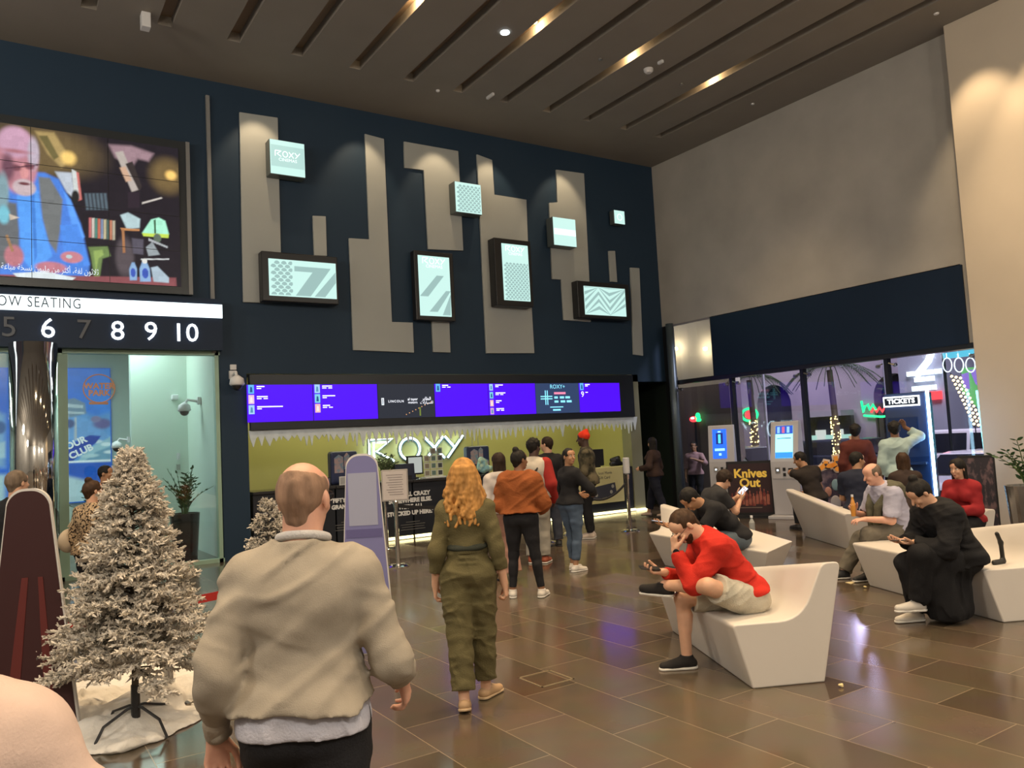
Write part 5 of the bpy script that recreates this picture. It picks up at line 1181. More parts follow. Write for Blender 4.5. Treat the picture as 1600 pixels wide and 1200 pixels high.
board('display_board', 'plain dark maroon standing board beside the flocked tree', (.20, 5.98, 0), -_yaw+.05, taper(.62, .28, 1.56, .12), M_mar, None, [([(-.16, .05), (-.08, .05), (.0, 1.0), (-.04, 1.0)], M_mar2), ([(.10, .05), (.17, .05), (.09, 1.0), (.06, 1.0)], M_mar2)])
board('display_board', 'plain lavender blue standing board between the balding man and the blonde woman', (2.62, 6.35, 0), -_yaw+.04, taper(.46, .27, 1.66, .11), M_lav, None, [([(-.12, 1.06), (.12, 1.06), (.12, 1.5), (-.12, 1.5)], M_lav2), ([(-.15, .96), (.15, .96), (.15, 1.03), (-.15, 1.03)], mat('board_violet', (.12, .11, .28), .5))])
# pale folded sheet next to the dark board
tag(box('white_box', (.16, 5.66, 0), (.30, 5.72, .34), mat('paper_white', (.7, .66, .6), .6), None, bevel=.01), 'small white card leaning against the dark maroon board', 'card')

# ---------------------------------------------------------------- self-service kiosks, poster stands, ticket booth
def kiosk(lab, x, y, rz, kind):
    t = thing('ticket_kiosk', lab, 'kiosk', (x, y, 0), rz, 'white ticket kiosks'); W = .26
    M_k = mat('kiosk_white', (.52, .51, .54), .35)
    obj('cabinet', prism(bmesh.new(), [(-.06, .06), (.22, .06), (.34, 1.0), (.26, 1.80), (.10, 1.80), (-.10, 1.05), (-.10, .92)], 'x', -W, W), M_k, t, bevel=.015, bseg=3)
    box('foot_plate', (-.31, -.30, 0), (.31, .34, .06), M_k, t, bevel=.01)
    # screen on the slanted upper front
    a = Vector((0, -.10, 1.06)); b = Vector((0, .10, 1.80)); d = (b-a).normalized(); n = Vector((0, -d.z, d.y))
    def panel(nm, u0, u1, x0, x1, m, off=.006, par=t, th=.005):
        bm = bmesh.new(); P = [a+d*u0+Vector((x0, 0, 0)), a+d*u0+Vector((x1, 0, 0)), a+d*u1+Vector((x1, 0, 0)), a+d*u1+Vector((x0, 0, 0))]
        v = [bm.verts.new(p+n*(off-th)) for p in P]; w = [bm.verts.new(p+n*off) for p in P]; bm.faces.new(w)
        for i in range(4): bm.faces.new((v[i], v[(i+1) % 4], w[(i+1) % 4], w[i]))
        return obj(nm, bm, m, par)
    if kind == 1:
        s = panel('touch_screen', .06, .68, -.17, .11, glow('kiosk_blue', (.02, .12, .85), 1.5)); panel('screen_figure', .36, .60, -.10, .04, glow('kiosk_dark_blue', (.02, .03, .25), .8), .008, s); panel('screen_figure', .38, .57, -.055, -.005, glow('kiosk_cyan', (.10, .75, 1.0), 1.2), .010, s)
        panel('screen_button', .22, .27, -.13, .07, glow('kiosk_pale', (.35, .8, 1.0), 1.4), .008, s); panel('screen_button', .12, .17, -.05, -.0, glow('kiosk_pale', (.35, .8, 1.0), 1.4), .008, s); panel('screen_text', .61, .64, -.06, .0, glow('kiosk_pale', (.35, .8, 1.0), 1.4), .008, s)
    else:
        s = panel('touch_screen', .06, .68, -.16, .16, glow('kiosk_cyan_page', (.30, .95, 1.0), 1.9)); panel('screen_header', .52, .68, -.16, .16, glow('kiosk_navy', (.03, .10, .55), 1.1), .008, s)
        for k in range(3): panel('screen_figure', .54, .66, -.13+k*.09, -.08+k*.09, glow('kiosk_mix%d' % k, [(.3, .6, .9), (.7, .15, .3), (.35, .65, .85)][k], 1.0), .010, s)
        panel('screen_footer', .06, .17, -.16, .16, glow('kiosk_blue2', (.04, .25, .85), 1.4), .008, s); panel('screen_line', .43, .445, -.13, .13, glow('kiosk_dark_blue', (.02, .03, .25), .8), .008, s)
    # card reader and slots below the screen
    for nm, x0, z0, x1, z1, m in (('card_reader', -.17, .84, -.08, .95, M_brush), ('slot', -.03, .88, .02, .94, M_blackplastic), ('slot', -.03, .78, .02, .84, M_blackplastic), ('slot', .07, .90, .13, .93, M_blackplastic), ('slot', .13, .80, .16, .93, M_blackplastic)):
        box(nm, (x0, -.115, z0), (x1, -.09, z1), m, t)
    box('control_panel', (-.22, -.105, .74), (.22, -.095, 1.0), M_k, t); box('reader_light', (-.14, -.121, .88), (-.11, -.116, .91), glow('reader_lamp', (.7, .85, 1), 3), t)
kiosk('white ticket kiosk with a deep blue screen, behind the man with curly hair', 12.62, 11.42, PI*.5+.45+PI, 1)
kiosk('white ticket kiosk with a pale cyan screen, beside the dark film poster', 12.45, 9.72, PI*.5+.45+PI, 2)
def look_rz(x, y): return math.atan2(-x, y)          # local -Y towards the photographer's side
for nm in ('ticket_kiosk', 'ticket_kiosk.001'):
    o = bpy.data.objects[nm]; o.rotation_euler = (0, 0, look_rz(o.location.x, o.location.y)+(-.12 if nm.endswith('k') else -.30))
# film poster stand (text kept, picture plain)
t = thing('poster_stand', 'dark film poster stand with yellow lettering between the two kiosks', 'poster stand', (12.15, 10.35, 0), look_rz(12.15, 10.35)-.12)
pw, ph_ = .42, 1.08
obj('panel', prism(bmesh.new(), [(0, .02), (.12, .02), (.12, .06), (.035, ph_), (.0, ph_)], 'x', -pw, pw), M_blackplastic, t); box('foot', (-pw-.02, -.12, 0), (pw+.02, .28, .05), M_blackplastic, t)
pp = box('poster_print', (-pw+.03, -.006, .10), (pw-.03, -.001, ph_-.05), mat('poster_ground', (.035, .012, .016), .4), t)
M_yel = mat('poster_yellow', (.75, .48, .07), .5, emis=(.75, .48, .07), estr=.25)
text_on('poster_lettering', 'Knives', M_yel, (0.02, -.009, .84), (1, 0, 0), (0, 0, 1), .23, pp, bold=.008); text_on('poster_lettering', 'Out', M_yel, (0.0, -.009, .66), (1, 0, 0), (0, 0, 1), .23, pp, bold=.008)
rr = random.Random(4); bm = bmesh.new()
for i in range(11):
    x = -.34+i*.066; hgt = rr.uniform(.22, .34); z0 = .24+rr.uniform(-.02, .02); w = .028
    v = [bm.verts.new((x+a, -.008-.0005*i, z0+b)) for a, b in ((-w, 0), (w, 0), (w*.9, hgt*.75), (w*.3, hgt*.8), (w*.35, hgt), (-w*.35, hgt), (-w*.3, hgt*.8), (-w*.9, hgt*.75))]; bm.faces.new(v)
obj('poster_shapes', bm, mat('poster_reds', (.20, .03, .025), .5, col2=(.38, .12, .08), vscale=7), pp)
bm = bmesh.new(); bx(bm, (-.2, -.009, .19), (.2, -.0085, .196)); obj('poster_line', bm, mat('poster_pale', (.5, .4, .3), .5), pp)
# dark poster stand near the pier
t = thing('poster_stand', 'dark crowded film poster stand between the neon booth and the beige pier', 'poster stand', (12.15, 6.12, 0), look_rz(12.15, 6.12)-.15)
box('panel', (-.24, 0, .03), (.24, .03, 1.13), M_blackplastic, t); box('foot', (-.26, -.10, 0), (.26, .22, .04), M_blackplastic, t); pp = box('poster_print', (-.22, -.006, .10), (.22, -.001, 1.09), mat('poster_ground2', (.03, .025, .035), .4, col2=(.16, .10, .11), vscale=14, stretch=(1, 1, .5), thr=(.5, .62)), t)
box('poster_line', (-.12, -.009, .20), (.12, -.0065, .24), mat('poster_pale', (.5, .4, .3), .5), pp)
# cut-out film stand with orange lettering behind the sloping bench
_pp = _C+ray(1301, 700)*14.2; t = thing('poster_stand', 'cut-out film stand with orange lettering behind the people on the sloping bench', 'poster stand', (_pp.x, _pp.y, 0), look_rz(_pp.x, _pp.y))
box('panel', (-.42, 0, .0), (.34, .03, .98), mat('poster_violet_dark', (.05, .04, .08), .5, col2=(.22, .16, .2), vscale=6, thr=(.45, .6)), t)
M_or = mat('letter_orange', (.70, .26, .03), .5, emis=(.7, .26, .03), estr=.2); M_ob = mat('letter_border', (.75, .65, .55), .5)
d1 = Vector((math.cos(.30), 0, math.sin(.30))); u1 = Vector((-math.sin(.30), 0, math.cos(.30)))
for nm, m_, bo, yy in (('lettering_border', M_ob, .045, -.02), ('lettering', M_or, .016, -.05)): text_on(nm, shape_ar('\u0627\u0645\u064A\u0628'), m_, (-.06, yy, 1.10), d1, u1, .50, t, bold=bo, extrude=.008)
S = [(.0, .62, .07, (.25, .40, .48)), (-.13, .50, .06, (.50, .25, .2)), (.1, .5, .07, (.45, .28, .3)), (-.02, .30, .09, (.40, .38, .42))]
for x, z, r, c in S:
    bm = bmesh.new(); bmesh.ops.create_uvsphere(bm, u_segments=14, v_segments=8, radius=r, matrix=Matrix.Translation((x, -.015, z)) @ Matrix.Diagonal((1, .25, 1.5, 1))); obj('coloured_shape', bm, mat('shape_%02d' % int(c[0]*99), c, .5), t, smooth=True)
# ticket booth
t = thing('ticket_booth', 'tall dark blue booth with a lit TICKETS sign and a bright blue-white edge tube', 'ticket booth', (12.55, 7.42, 0), look_rz(12.55, 7.42)-.22)
obj('cabinet', prism(bmesh.new(), [(0, 0), (.5, 0), (.5, 2.15), (0.02, 2.15), (-.02, 1.1), (0, 1.0)], 'x', -.27, .36), mat('booth_blue', (.012, .035, .11), .25), t, bevel=.01)
box('sign_frame', (-.27, -.04, 1.93), (.28, -.005, 2.10), M_num, t); box('sign_inner', (-.248, -.045, 1.955), (.258, -.041, 2.075), mat('sign_black', (.014, .018, .028), .35), t)
text_on('sign_lettering', 'TICKETS', M_num, (0.005, -.048, 2.015), (1, 0, 0), (0, 0, 1), .105, t, bold=.004, space=1.05)
box('booth_screen', (-.22, -.03, 1.25), (.22, -.012, 1.75), mat('booth_screen', (.01, .03, .10), .1), t); box('shelf', (-.26, -.16, .98), (.32, .0, 1.02), mat('booth_blue', (.012, .035, .11), .25), t)
box('card_reader', (-.02, -.06, .78), (.08, -.005, .90), M_brush, t); box('reader_light', (-.0, -.064, .84), (.05, -.061, .87), glow('reader_lamp', (.7, .85, 1), 3), t)
bm = bmesh.new(); tube(bm, [(.40, -.03, .12), (.40, -.03, 2.17)], .025, 10); obj('neon_tube', bm, glow('booth_tube', (.45, .75, 1.0), 9), t)
lamp('POINT', 'booth_tube_light', (12.1, 6.75, 1.4), (12, 6.7, 0), 8, (.25, .5, 1), .15)

# ---------------------------------------------------------------- wall cameras
def cctv(lab, loc, dirv, s=1.0, dome=True):
    t = thing('wall_camera', lab, 'camera', loc, math.atan2(dirv[1], dirv[0])-PI/2)
    box('bracket', (-.05*s, 0, -.05*s), (.05*s, .05*s, .07*s), M_white, t); bm = bmesh.new(); tube(bm, [(0, .03*s, 0), (0, .2*s, .03*s), (0, .25*s, -.05*s)], .022*s, 8); obj('arm', bm, M_white, t)
    obj('housing', lathe(bmesh.new(), [(.02*s, .05*s), (.09*s, .0), (.105*s, -.08*s), (.09*s, -.10*s)], (0, .25*s, -.06*s), 20), M_white, t, smooth=True)
    bm = bmesh.new(); bmesh.ops.create_uvsphere(bm, u_segments=16, v_segments=8, radius=.075*s, matrix=Matrix.Translation((0, .25*s, -.16*s))); obj('dome', bm, M_blackplastic, t, smooth=True)
p = onY(368, 595, YW-.2); cctv('white dome camera on the black wall beside the first violet screen', (p.x, YW-.003, p.z+.10), (0, -1), 1.15)
p = onY(364, 574, YW-.02); tag(box('junction_box', (p.x-.05, YW-.05, p.z-.045), (p.x+.05, YW-.002, p.z+.045), M_white, None, bevel=.006), 'small square white box just above the dome camera', 'junction box')
cctv('white dome camera on the pale lobby wall, upper one', (3.19, 15.2, 2.72), (-1, 0), 1.1); cctv('white dome camera deeper in the pale lobby beside the blue poster', (2.19, 16.55, 2.1), (-1, 0), .9)
p = onY(275, 620, 16.2); tag(box('bullet_camera', (p.x-.06, 16.25, p.z-.05), (p.x+.06, 16.395, p.z+.05), M_white, None, bevel=.02), 'small white bullet camera on the far lobby wall', 'camera')
for lab, py, hgt in (('small white call button plate on the lobby wall', 713, .13), ('small grey switch plate under the white plate on the lobby wall', 730, .11)):
    p = onY(279, py, 16.38); tag(box('wall_plate', (p.x-.03, 16.37, p.z-hgt/2), (p.x+.03, 16.398, p.z+hgt/2), M_white if py == 713 else M_brush, None), lab, 'wall plate')
# water park advert (plain generic picture, lettering kept)
t = thing('lobby_advert', 'large blue water park advert on the lobby wall', 'advert', (0, 18.98, 0))
M_ab = mat('advert_blue', (.02, .14, .62), .5, emis=(.02, .14, .62), estr=.35); box('panel', (-3.6, -.05, .9), (2.15, 0, 3.72), M_ab, t)
def ad(nm, pts, c, lay=1, e=.25):
    q = [onY(px, py, 18.92) for px, py in pts]; q = [(min(max(p_.x, -3.55), 2.12), min(max(p_.z, .93), 3.7)) for p_ in q]; bm = bmesh.new(); v = [bm.verts.new((a, -.052-.002*lay, b)) for a, b in q]; bm.faces.new(v); bmesh.ops.triangulate(bm, faces=bm.faces[:]); return obj(nm, bm, mat('advert_%02d%02d%02d' % tuple(int(x*99) for x in c), c, .5, emis=c, estr=e), t)
def PA(px, py): p_ = onY(px, py, 18.92); return (p_.x, p_.z)
soft_picture('printed_picture', t, -3.58, 2.13, .92, 3.70, -.053, [
    ((183,600,60,60), (.04,.24,.75), .8), ((120,590,40,30), (.03,.17,.66), .6), (((96,662),(120,640),(150,650),(186,640),(186,725),(96,725)), (.10,.30,.62), .15),
    (((96,655),(118,650),(150,658),(178,690),(150,704),(96,680)), (.14,.34,.66), .06), (((96,626),(116,622),(133,630),(135,646),(112,652),(96,652)), (.16,.26,.36), .04), (((98,630),(130,633),(130,638),(98,636)), (.42,.54,.6), .02), (((98,642),(132,644),(132,647),(98,646)), (.42,.54,.6), .02),
    (((103,648),(107,648),(107,692),(103,692)), (.40,.48,.54), .02), (((116,652),(120,652),(120,688),(116,688)), (.40,.48,.54), .02), ((108,662,9,7), (.06,.10,.24), .06), ((160,662,14,8), (.12,.12,.30), .08), ((150,655,8,5), (.2,.2,.36), .04),
    (((120,722),(140,700),(170,684),(186,668),(186,725)), (.28,.50,.60), .05), (((130,722),(150,706),(186,692),(186,722)), (.14,.32,.46), .04), ((166,694,8,3), (.6,.75,.8), .03), ((150,690,10,3), (.55,.72,.8), .03), ((172,706,9,2.5), (.6,.74,.8), .03), ((140,712,14,3), (.4,.6,.66), .03),
    (((94,712),(118,690),(140,680),(158,681),(150,692),(128,708),(112,722),(94,724)), (.012,.06,.36), .025),
    (((80,722),(190,717),(190,720),(80,725)), (.75,.85,.9), .02), (((80,725),(190,721),(190,765),(80,745)), (.015,.10,.50), .03), (((80,742),(110,745),(140,752),(190,760),(190,800),(80,800)), (.42,.60,.66), .12),
    (((-200,670),(-60,650),(-10,640),(8,648),(8,730),(-200,730)), (.18,.36,.60), .15), ((0,668,9,10), (.05,.12,.3), .06), (((-40,700),(8,690),(8,715),(-40,722)), (.35,.52,.62), .06), (((-200,740),(8,742),(8,800),(-200,800)), (.42,.60,.66), .15)],
    (.02,.13,.60), .42, .02, PA, .12)
M_ao = mat('advert_orange', (.70, .22, .07), .5, emis=(.7, .22, .07), estr=.3); M_aw = mat('advert_white', (.8, .88, .9), .5, emis=(.8, .88, .9), estr=.3)
c = onY(155, 607, 18.9); bm = bmesh.new(); tube(bm, [(c.x+.30*math.cos(a), -.075, c.z+.30*math.sin(a)) for a in [2*PI*k/32 for k in range(32)]], .012, 5, closed=True); obj('printed_ring', bm, M_ao, t)
text_on('advert_lettering', 'WATER', M_ao, (c.x, -.07, c.z+.05), (1, 0, 0), (0, 0, 1), .17, t, bold=.006); text_on('advert_lettering', 'PARK', M_ao, (c.x, -.07, c.z-.10), (1, 0, 0), (0, 0, 1), .17, t, bold=.006)
ad('printed_tagline', [(139,628),(169,628),(169,632),(139,632)], (.55,.2,.1), 9)
cc = onY(102, 700, 18.9); dv = Vector((math.cos(.42), 0, math.sin(.42))); uv = Vector((-math.sin(.42), 0, math.cos(.42)))
text_on('advert_lettering', 'JOIN OUR', M_aw, (cc.x-.01, -.075, cc.z-.0), dv, uv, .19, t, bold=.008); text_on('advert_lettering', 'SURF CLUB', M_aw, (cc.x+.07, -.075, cc.z-.19), dv, uv, .19, t, bold=.008)
# loose bits on the floor
fr = bmesh.new()
a, b, c_, d_ = (3.16, 4.62), (3.44, 4.62), (3.44, 4.92), (3.16, 4.92)
for (x0, y0, x1, y1) in ((3.16, 4.62, 3.44, 4.632), (3.16, 4.908, 3.44, 4.92), (3.16, 4.62, 3.172, 4.92), (3.428, 4.62, 3.44, 4.92)): bx(fr, (x0, y0, .0), (x1, y1, .003))
tag(obj('floor_access_frame', fr, mat('brass_edge', (.42, .34, .22), .35, metal=.6), None), 'small square metal-edged cover set into the floor tiles', 'floor cover')
def popcorn(lab, px, py):
    p = onZ(px, py); S = Solid(); rr = random.Random(px)
    for k in range(5): S.ell((rr.uniform(-.009, .009), rr.uniform(-.009, .009), .011+rr.uniform(-.003, .006)), (.009, .009, .008), k=.004)
    o = link_mesh('popcorn_piece', S.mesh('popcorn_piece', .002), mat('popcorn', (.75, .62, .32), .7), None); o.location = p; tag(o, lab, 'popcorn', 'popcorn on the floor')
popcorn('popcorn piece on the floor by the white bench with the man in red', 1315, 1074); popcorn('popcorn piece on the floor under the grey-trousered man', 1352, 919)
t = tag(obj('paper_scrap', prism(bmesh.new(), [(0, 0), (.14, .03), (.16, .07), (.04, .10)], 'z', .001, .004), mat('scrap_paper', (.55, .47, .28), .7), None), 'crumpled paper scrap on the floor beside the low white bench', 'paper scrap'); t.location = onZ(1330, 913)

# ---------------------------------------------------------------- moulded white benches
M_bench = mat('moulded_white', (.60, .56, .52), .42, bump=.02, bscale=120, spec=.4)
def bench(lab, near, far, mid=None):
    """near/far: six (x,y,z) corners: front-bottom, back-bottom, back-top outer, back-top inner, seat inner, seat front."""
    n = 10; bm = bmesh.new(); rings = []
    near = [Vector(v) for v in near]; far = [Vector(v) for v in far]; ax_ = (far[0]-near[0]).normalized()
    for P in (near, far):
        nn = (P[1]-P[0]).cross(P[5]-P[0]).normalized()
        for i in (2, 3, 4): P[i] = P[i] - ax_*((P[i]-P[0]).dot(nn)/ax_.dot(nn))
    base = Vector(near[0])
    def rounded(P, w):
        out = []
        for i in range(6):
            p = P[i]; a = P[i-1]; b = P[(i+1) % 6]; r = (.012, .012, .05, .05, .16, .035)[i]; r1 = min(r, (a-p).length*.42); r2 = min(r, (b-p).length*.42)
            s_, e_ = p+(a-p).normalized()*r1, p+(b-p).normalized()*r2
            for k in range(7): u = k/6; out.append((s_*(1-u)**2+p*2*u*(1-u)+e_*u*u))
        return out
    for i in range(n+1):
        u = i/n; P = [Vector(a).lerp(Vector(b), u)-base for a, b in zip(near, far)]; rings.append([bm.verts.new(v) for v in rounded(P, u)])
    m = len(rings[0])
    for a, b in zip(rings, rings[1:]):
        for k in range(m): bm.faces.new((a[k], a[(k+1) % m], b[(k+1) % m], b[k]))
    bm.faces.new(rings[0][::-1]); bm.faces.new(rings[-1])
    o = obj('bench', bm, M_bench, None, smooth=False, bevel=.03, bseg=4); o.location = base
    for p in o.data.polygons: p.use_smooth = len(p.vertices) == 4
    tag(o, lab, 'bench', 'moulded white benches'); return o
A_n = [(4.16, 3.64, 0), (4.61, 3.42, 0), (4.74, 3.28, .78), (4.62, 3.345, .78), (4.49, 3.47, .42), (4.06, 3.69, .42)]
A_f = [(4.89, 5.12, 0), (5.44, 4.86, 0), (5.56, 4.78, .50), (5.44, 4.84, .50), (5.30, 4.90, .385), (4.76, 5.12, .37)]
bench('white moulded bench under the man in the red sweater', A_n, A_f)
bench('white moulded bench behind the man in red, with a plastic bottle near its tip', [(6.95, 5.85, 0), (7.35, 5.98, 0), (7.52, 5.90, .42), (7.42, 5.85, .42), (7.1, 5.72, .41), (6.80, 5.62, .40)],
      [(7.25, 7.65, 0), (7.62, 7.8, 0), (7.84, 8.12, .72), (7.68, 8.05, .72), (7.5, 7.9, .42), (7.12, 7.78, .42)])
bench('white sloping bench seen from its back, with people sitting behind it', [(9.96, 6.0, 0), (9.64, 6.58, 0), (9.30, 6.2, .50), (9.42, 6.1, .50), (9.62, 5.98, .43), (10.0, 5.72, .42)],
      [(10.95, 7.66, 0), (10.48, 7.93, 0), (10.25, 8.06, .74), (10.38, 8.0, .74), (10.55, 7.9, .44), (11.05, 7.6, .42)])
bench('white moulded bench under the person in the long black coat', [(6.95, 3.40, 0), (7.46, 3.14, 0), (7.66, 3.10, .80), (7.50, 3.16, .80), (7.38, 3.26, .43), (6.86, 3.48, .43)],
      [(7.66, 5.05, 0), (8.22, 4.78, 0), (8.42, 4.92, .47), (8.3, 4.98, .47), (8.2, 5.05, .44), (7.66, 5.22, .43)])
bench('white bench behind the black coat, holding the bald man in the pale shirt', [(8.95, 4.95, 0), (9.4, 4.7, 0), (9.54, 4.6, .64), (9.44, 4.65, .64), (9.30, 4.77, .44), (8.88, 5.01, .43)],
      [(9.4, 5.75, 0), (9.85, 5.5, 0), (10.0, 5.45, .62), (9.9, 5.5, .62), (9.78, 5.58, .44), (9.32, 5.85, .43)])

# ---------------------------------------------------------------- street outside the glazing
M_pave = mat('night_pavement', (.05, .045, .05), .35, var=.2, vscale=2)
struct('ground', bx(bmesh.new(), (XW+.15, -6, -.6), (60, 50, -.30)), M_pave)
bm = bmesh.new(); FX = 27.0
arches = [(25.2, 26.6), (20.6, 22.3), (15.4, 17.0), (30, 31.6)]
def arch_wall(bm, x, y0, y1, z1, ar, zs=2.6):
    ys_ = [y0]; 
    for a, b in sorted(ar):
        bx(bm, (x, ys_[-1], -.3), (x+.5, a, z1)); r = (b-a)/2; cy = (a+b)/2; n = 16
        pts = [(cy+r*math.cos(PI*k/n), zs+r*math.sin(PI*k/n)) for k in range(n+1)]
        prism(bm, [(b, z1), (a, z1)]+[(p[0], p[1]) for p in pts[::-1]], 'x', x, x+.5); ys_.append(b)
    bx(bm, (x, ys_[-1], -.3), (x+.5, y1, z1))
arch_wall(bm, FX, 13.0, 40, 9.5, arches); struct('wall_street', bm, mat('street_wall', (.34, .29, .31), .8, var=.15, vscale=.7))
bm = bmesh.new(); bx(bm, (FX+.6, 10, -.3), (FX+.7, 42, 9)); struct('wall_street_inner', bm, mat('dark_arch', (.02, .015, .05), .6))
_ay = onX(1141, 600, 16.5).y
bm = bmesh.new(); bx(bm, (16.5, _ay, 2.95), (16.9, 24, 7.5)); struct('wall_annex', bm, mat('annex_pale', (.50, .44, .38), .8))
bm = bmesh.new(); bx(bm, (16.45, _ay, -.3), (16.9, 24, 2.95)); struct('wall_annex_base', bm, mat('annex_brown', (.16, .12, .12), .7))
for k_, (px_, lab_) in enumerate(((1056, 'small round wall lamp outside, beside the grey post'), (1102, 'small round wall lamp outside, next to the navy fascia'))):
    q_ = onX(px_, 545, 16.4); t_ = tag(obj('wall_lamp', lathe(bmesh.new(), [(.02, -.05), (.06, -.03), (.06, .03), (.02, .05)], (q_.x, q_.y, q_.z), 16), glow('outside_lamp', (1, .85, .5), 9), None), lab_, 'lamp')
    lamp('POINT', 'wall_lamp_light', (q_.x-.15, q_.y, q_.z), (0, 0, 0), 16, (1, .82, .55), .08)
lamp('AREA', 'street_fill', (20, 20, 9), (26, 24, 3), 800, (.85, .72, .92), 3); lamp('AREA', 'street_fill', (17, 8, 8), (22, 12, 0), 1100, (.9, .82, 1.0), 3); lamp('AREA', 'street_fill', (14.6, 17.0, 6.5), (16.5, 17.5, 4), 60, (.9, .8, .7), 1.5)  # unseen area fills added to brighten the street wall, cars and annex
lamp('POINT', 'street_lamp_glow', (24, 16, 5), (24, 16, 0), 260, (.7, .6, 1.0), .3)
def signo(nm, lab, cat, build, loc): 
    t = thing(nm, lab, cat, loc, -PI/2); build(t); post_of(t); return t
def pt(px, py, X): return onX(px, py, X)
M_gr = glow('neon_green', (.02, .9, .25), 2.4); M_rd = glow('neon_red', (1.0, .05, .06), 2.4); M_bw = glow('neon_cold', (.8, .9, 1.0), 2.6)
def disc(nm, x, z, rx, rz_, m, par, y=0, n=20):
    bm = bmesh.new(); v = [bm.verts.new((x+rx*math.cos(a), y, z+rz_*math.sin(a))) for a in [2*PI*k/n for k in range(n)]]; w = [bm.verts.new((q.co.x, y+.05, q.co.z)) for q in v]; bm.faces.new(v); bm.faces.new(w[::-1])
    for k in range(n): bm.faces.new((v[k], v[(k+1) % n], w[(k+1) % n], w[k]))
    return obj(nm, bm, m, par)
def s_pepper(t): disc('red_shape', 0, 0, .14, .08, M_rd, t); disc('green_shape', .16, .06, .07, .11, M_gr, t); disc('green_shape', .18, -.03, .08, .05, M_gr, t); disc('white_glint', -.01, .03, .065, .03, M_bw, t, -.02)
def s_ring(t):
    bm = bmesh.new(); tube(bm, [(.42*math.cos(a), 0, .26*math.sin(a)) for a in [2*PI*k/24 for k in range(24)]], .05, 8, closed=True); obj('green_ring', bm, M_gr, t); disc('red_shape', 0, 0, .25, .18, M_rd, t)
def s_word(t):
    def wave(nm, pts, m): bm = bmesh.new(); tube(bm, [(a, 0, b) for a, b in pts], .045, 6); obj(nm, bm, m, t)
    wave('green_stroke', [(-.55, .42), (-.5, .0), (-.42, .22), (-.3, .28), (-.25, .08), (-.1, .26), (.0, .06)], M_gr); wave('green_stroke', [(-.5, -.12), (.2, -.2), (.75, -.16)], M_gr)
    wave('red_stroke', [(-.2, -.02), (-.08, .14), (.02, -.02), (.14, .14), (.24, -.02), (.36, .16), (.46, -.02), (.58, .14), (.72, .0)], M_rd)
def post_of(t):
    z = t.location.z; bm = bmesh.new(); tube(bm, [(0, .08, -z-.3), (0, .08, 0)], .03, 6); obj('sign_post', bm, M_dark, t)
signo('neon_sign', 'small red and green neon pepper sign in the street beside the first kiosk', 'sign', s_pepper, pt(1083, 655, 16.3)); signo('neon_sign', 'green ring neon sign with a red centre above the parked car', 'sign', s_ring, pt(1171, 648, 26.85)); signo('neon_sign', 'red and green neon word sign behind the two standing men', 'sign', s_word, pt(1369, 643, 26.85))
# string-lit palm and trees
def lit_trunk(lab, x, y, z1, seed, crown=True, r=.11, m=(1.0, .72, .25), n=90):
    rr = random.Random(seed); t = thing('palm_tree' if crown else 'lit_tree', lab, 'tree', (x, y, -.30)); bm = bmesh.new(); tube(bm, [(0, 0, 0), (.05, 0, z1*.5), (0, .05, z1)], [r*1.1, r*.9, r*.8], 12); obj('trunk', bm, mat('palm_bark', (.10, .07, .05), .8), t)
    bm = bmesh.new()
    for i in range(n):
        a = rr.uniform(0, 2*PI); z = .9+rr.random()*1.35; bmesh.ops.create_icosphere(bm, subdivisions=1, radius=.022, matrix=Matrix.Translation((r*1.12*math.cos(a), r*1.12*math.sin(a), z)))
    obj('string_lights', bm, glow('fairy_%d' % seed, m, 5), t)
    if crown:
        bm = bmesh.new()
        for k in range(18):
            a = k*2*PI/18+rr.uniform(-.1, .1); L = rr.uniform(1.1, 1.6); sd0 = Vector((-math.sin(a), math.cos(a), 0)); out = Vector((math.cos(a), math.sin(a), 0)); pts = [Vector((math.cos(a)*L*u, math.sin(a)*L*u, z1+.1+.6*u-1.25*u*u)) for u in [j/12 for j in range(13)]]
            tube(bm, pts[::3], .012, 4)
            for j, q in enumerate(pts[1:]):
                for sg in (-1, 1):
                    for e in (0, .5):
                        q2 = q+(pts[min(j+2, 12)]-q)*e; w = .34*math.sin(PI*min(j/12+.12, 1)); tip = q2+sd0*sg*w+out*w*.5-Vector((0, 0, w*.55)); bm.faces.new((bm.verts.new(q2-out*.012), bm.verts.new(q2+out*.012), bm.verts.new(tip)))
        obj('fronds', bm, mat('palm_frond', (.05, .08, .035), .6), t)
    return t
p = pt(1180, 700, 21); lit_trunk('palm tree seen over the parked car, its trunk wrapped in lights', p.x, p.y, 3.6, 21)
p = pt(1308, 700, 22); lit_trunk('palm tree in the street behind the men at the booth, trunk wrapped in lights', p.x, p.y, 3.7, 22)
p = pt(1095, 700, 19); lit_trunk('slim palm tree outside next to the round grey post', p.x, p.y, 3.2, 24, True, .07, (.9, .9, .5), 60)
t = thing('string_lit_awning', 'slanting rows of small warm lights in the street beside the beige pier', 'string lights', (0, 0, 0)); bm = bmesh.new()
for i in range(13):
    q = pt(1487+i*2.9, 588+i*6.2, 19.0)
    for k in range(3): bmesh.ops.create_icosphere(bm, subdivisions=1, radius=.035, matrix=Matrix.Translation(q+Vector((0, -.10*k, -.03*k))))
t2 = obj('bulbs', bm, glow('fairy_warm', (1, .68, .3), 5), t)
bm = bmesh.new(); tube(bm, [pt(1485, 583, 19.05), pt(1524, 668, 19.05), pt(1524, 668, 19.05)-Vector((0, 0, pt(1524, 668, 19.05).z+.3))], .012, 5); obj('wire', bm, M_dark, t)
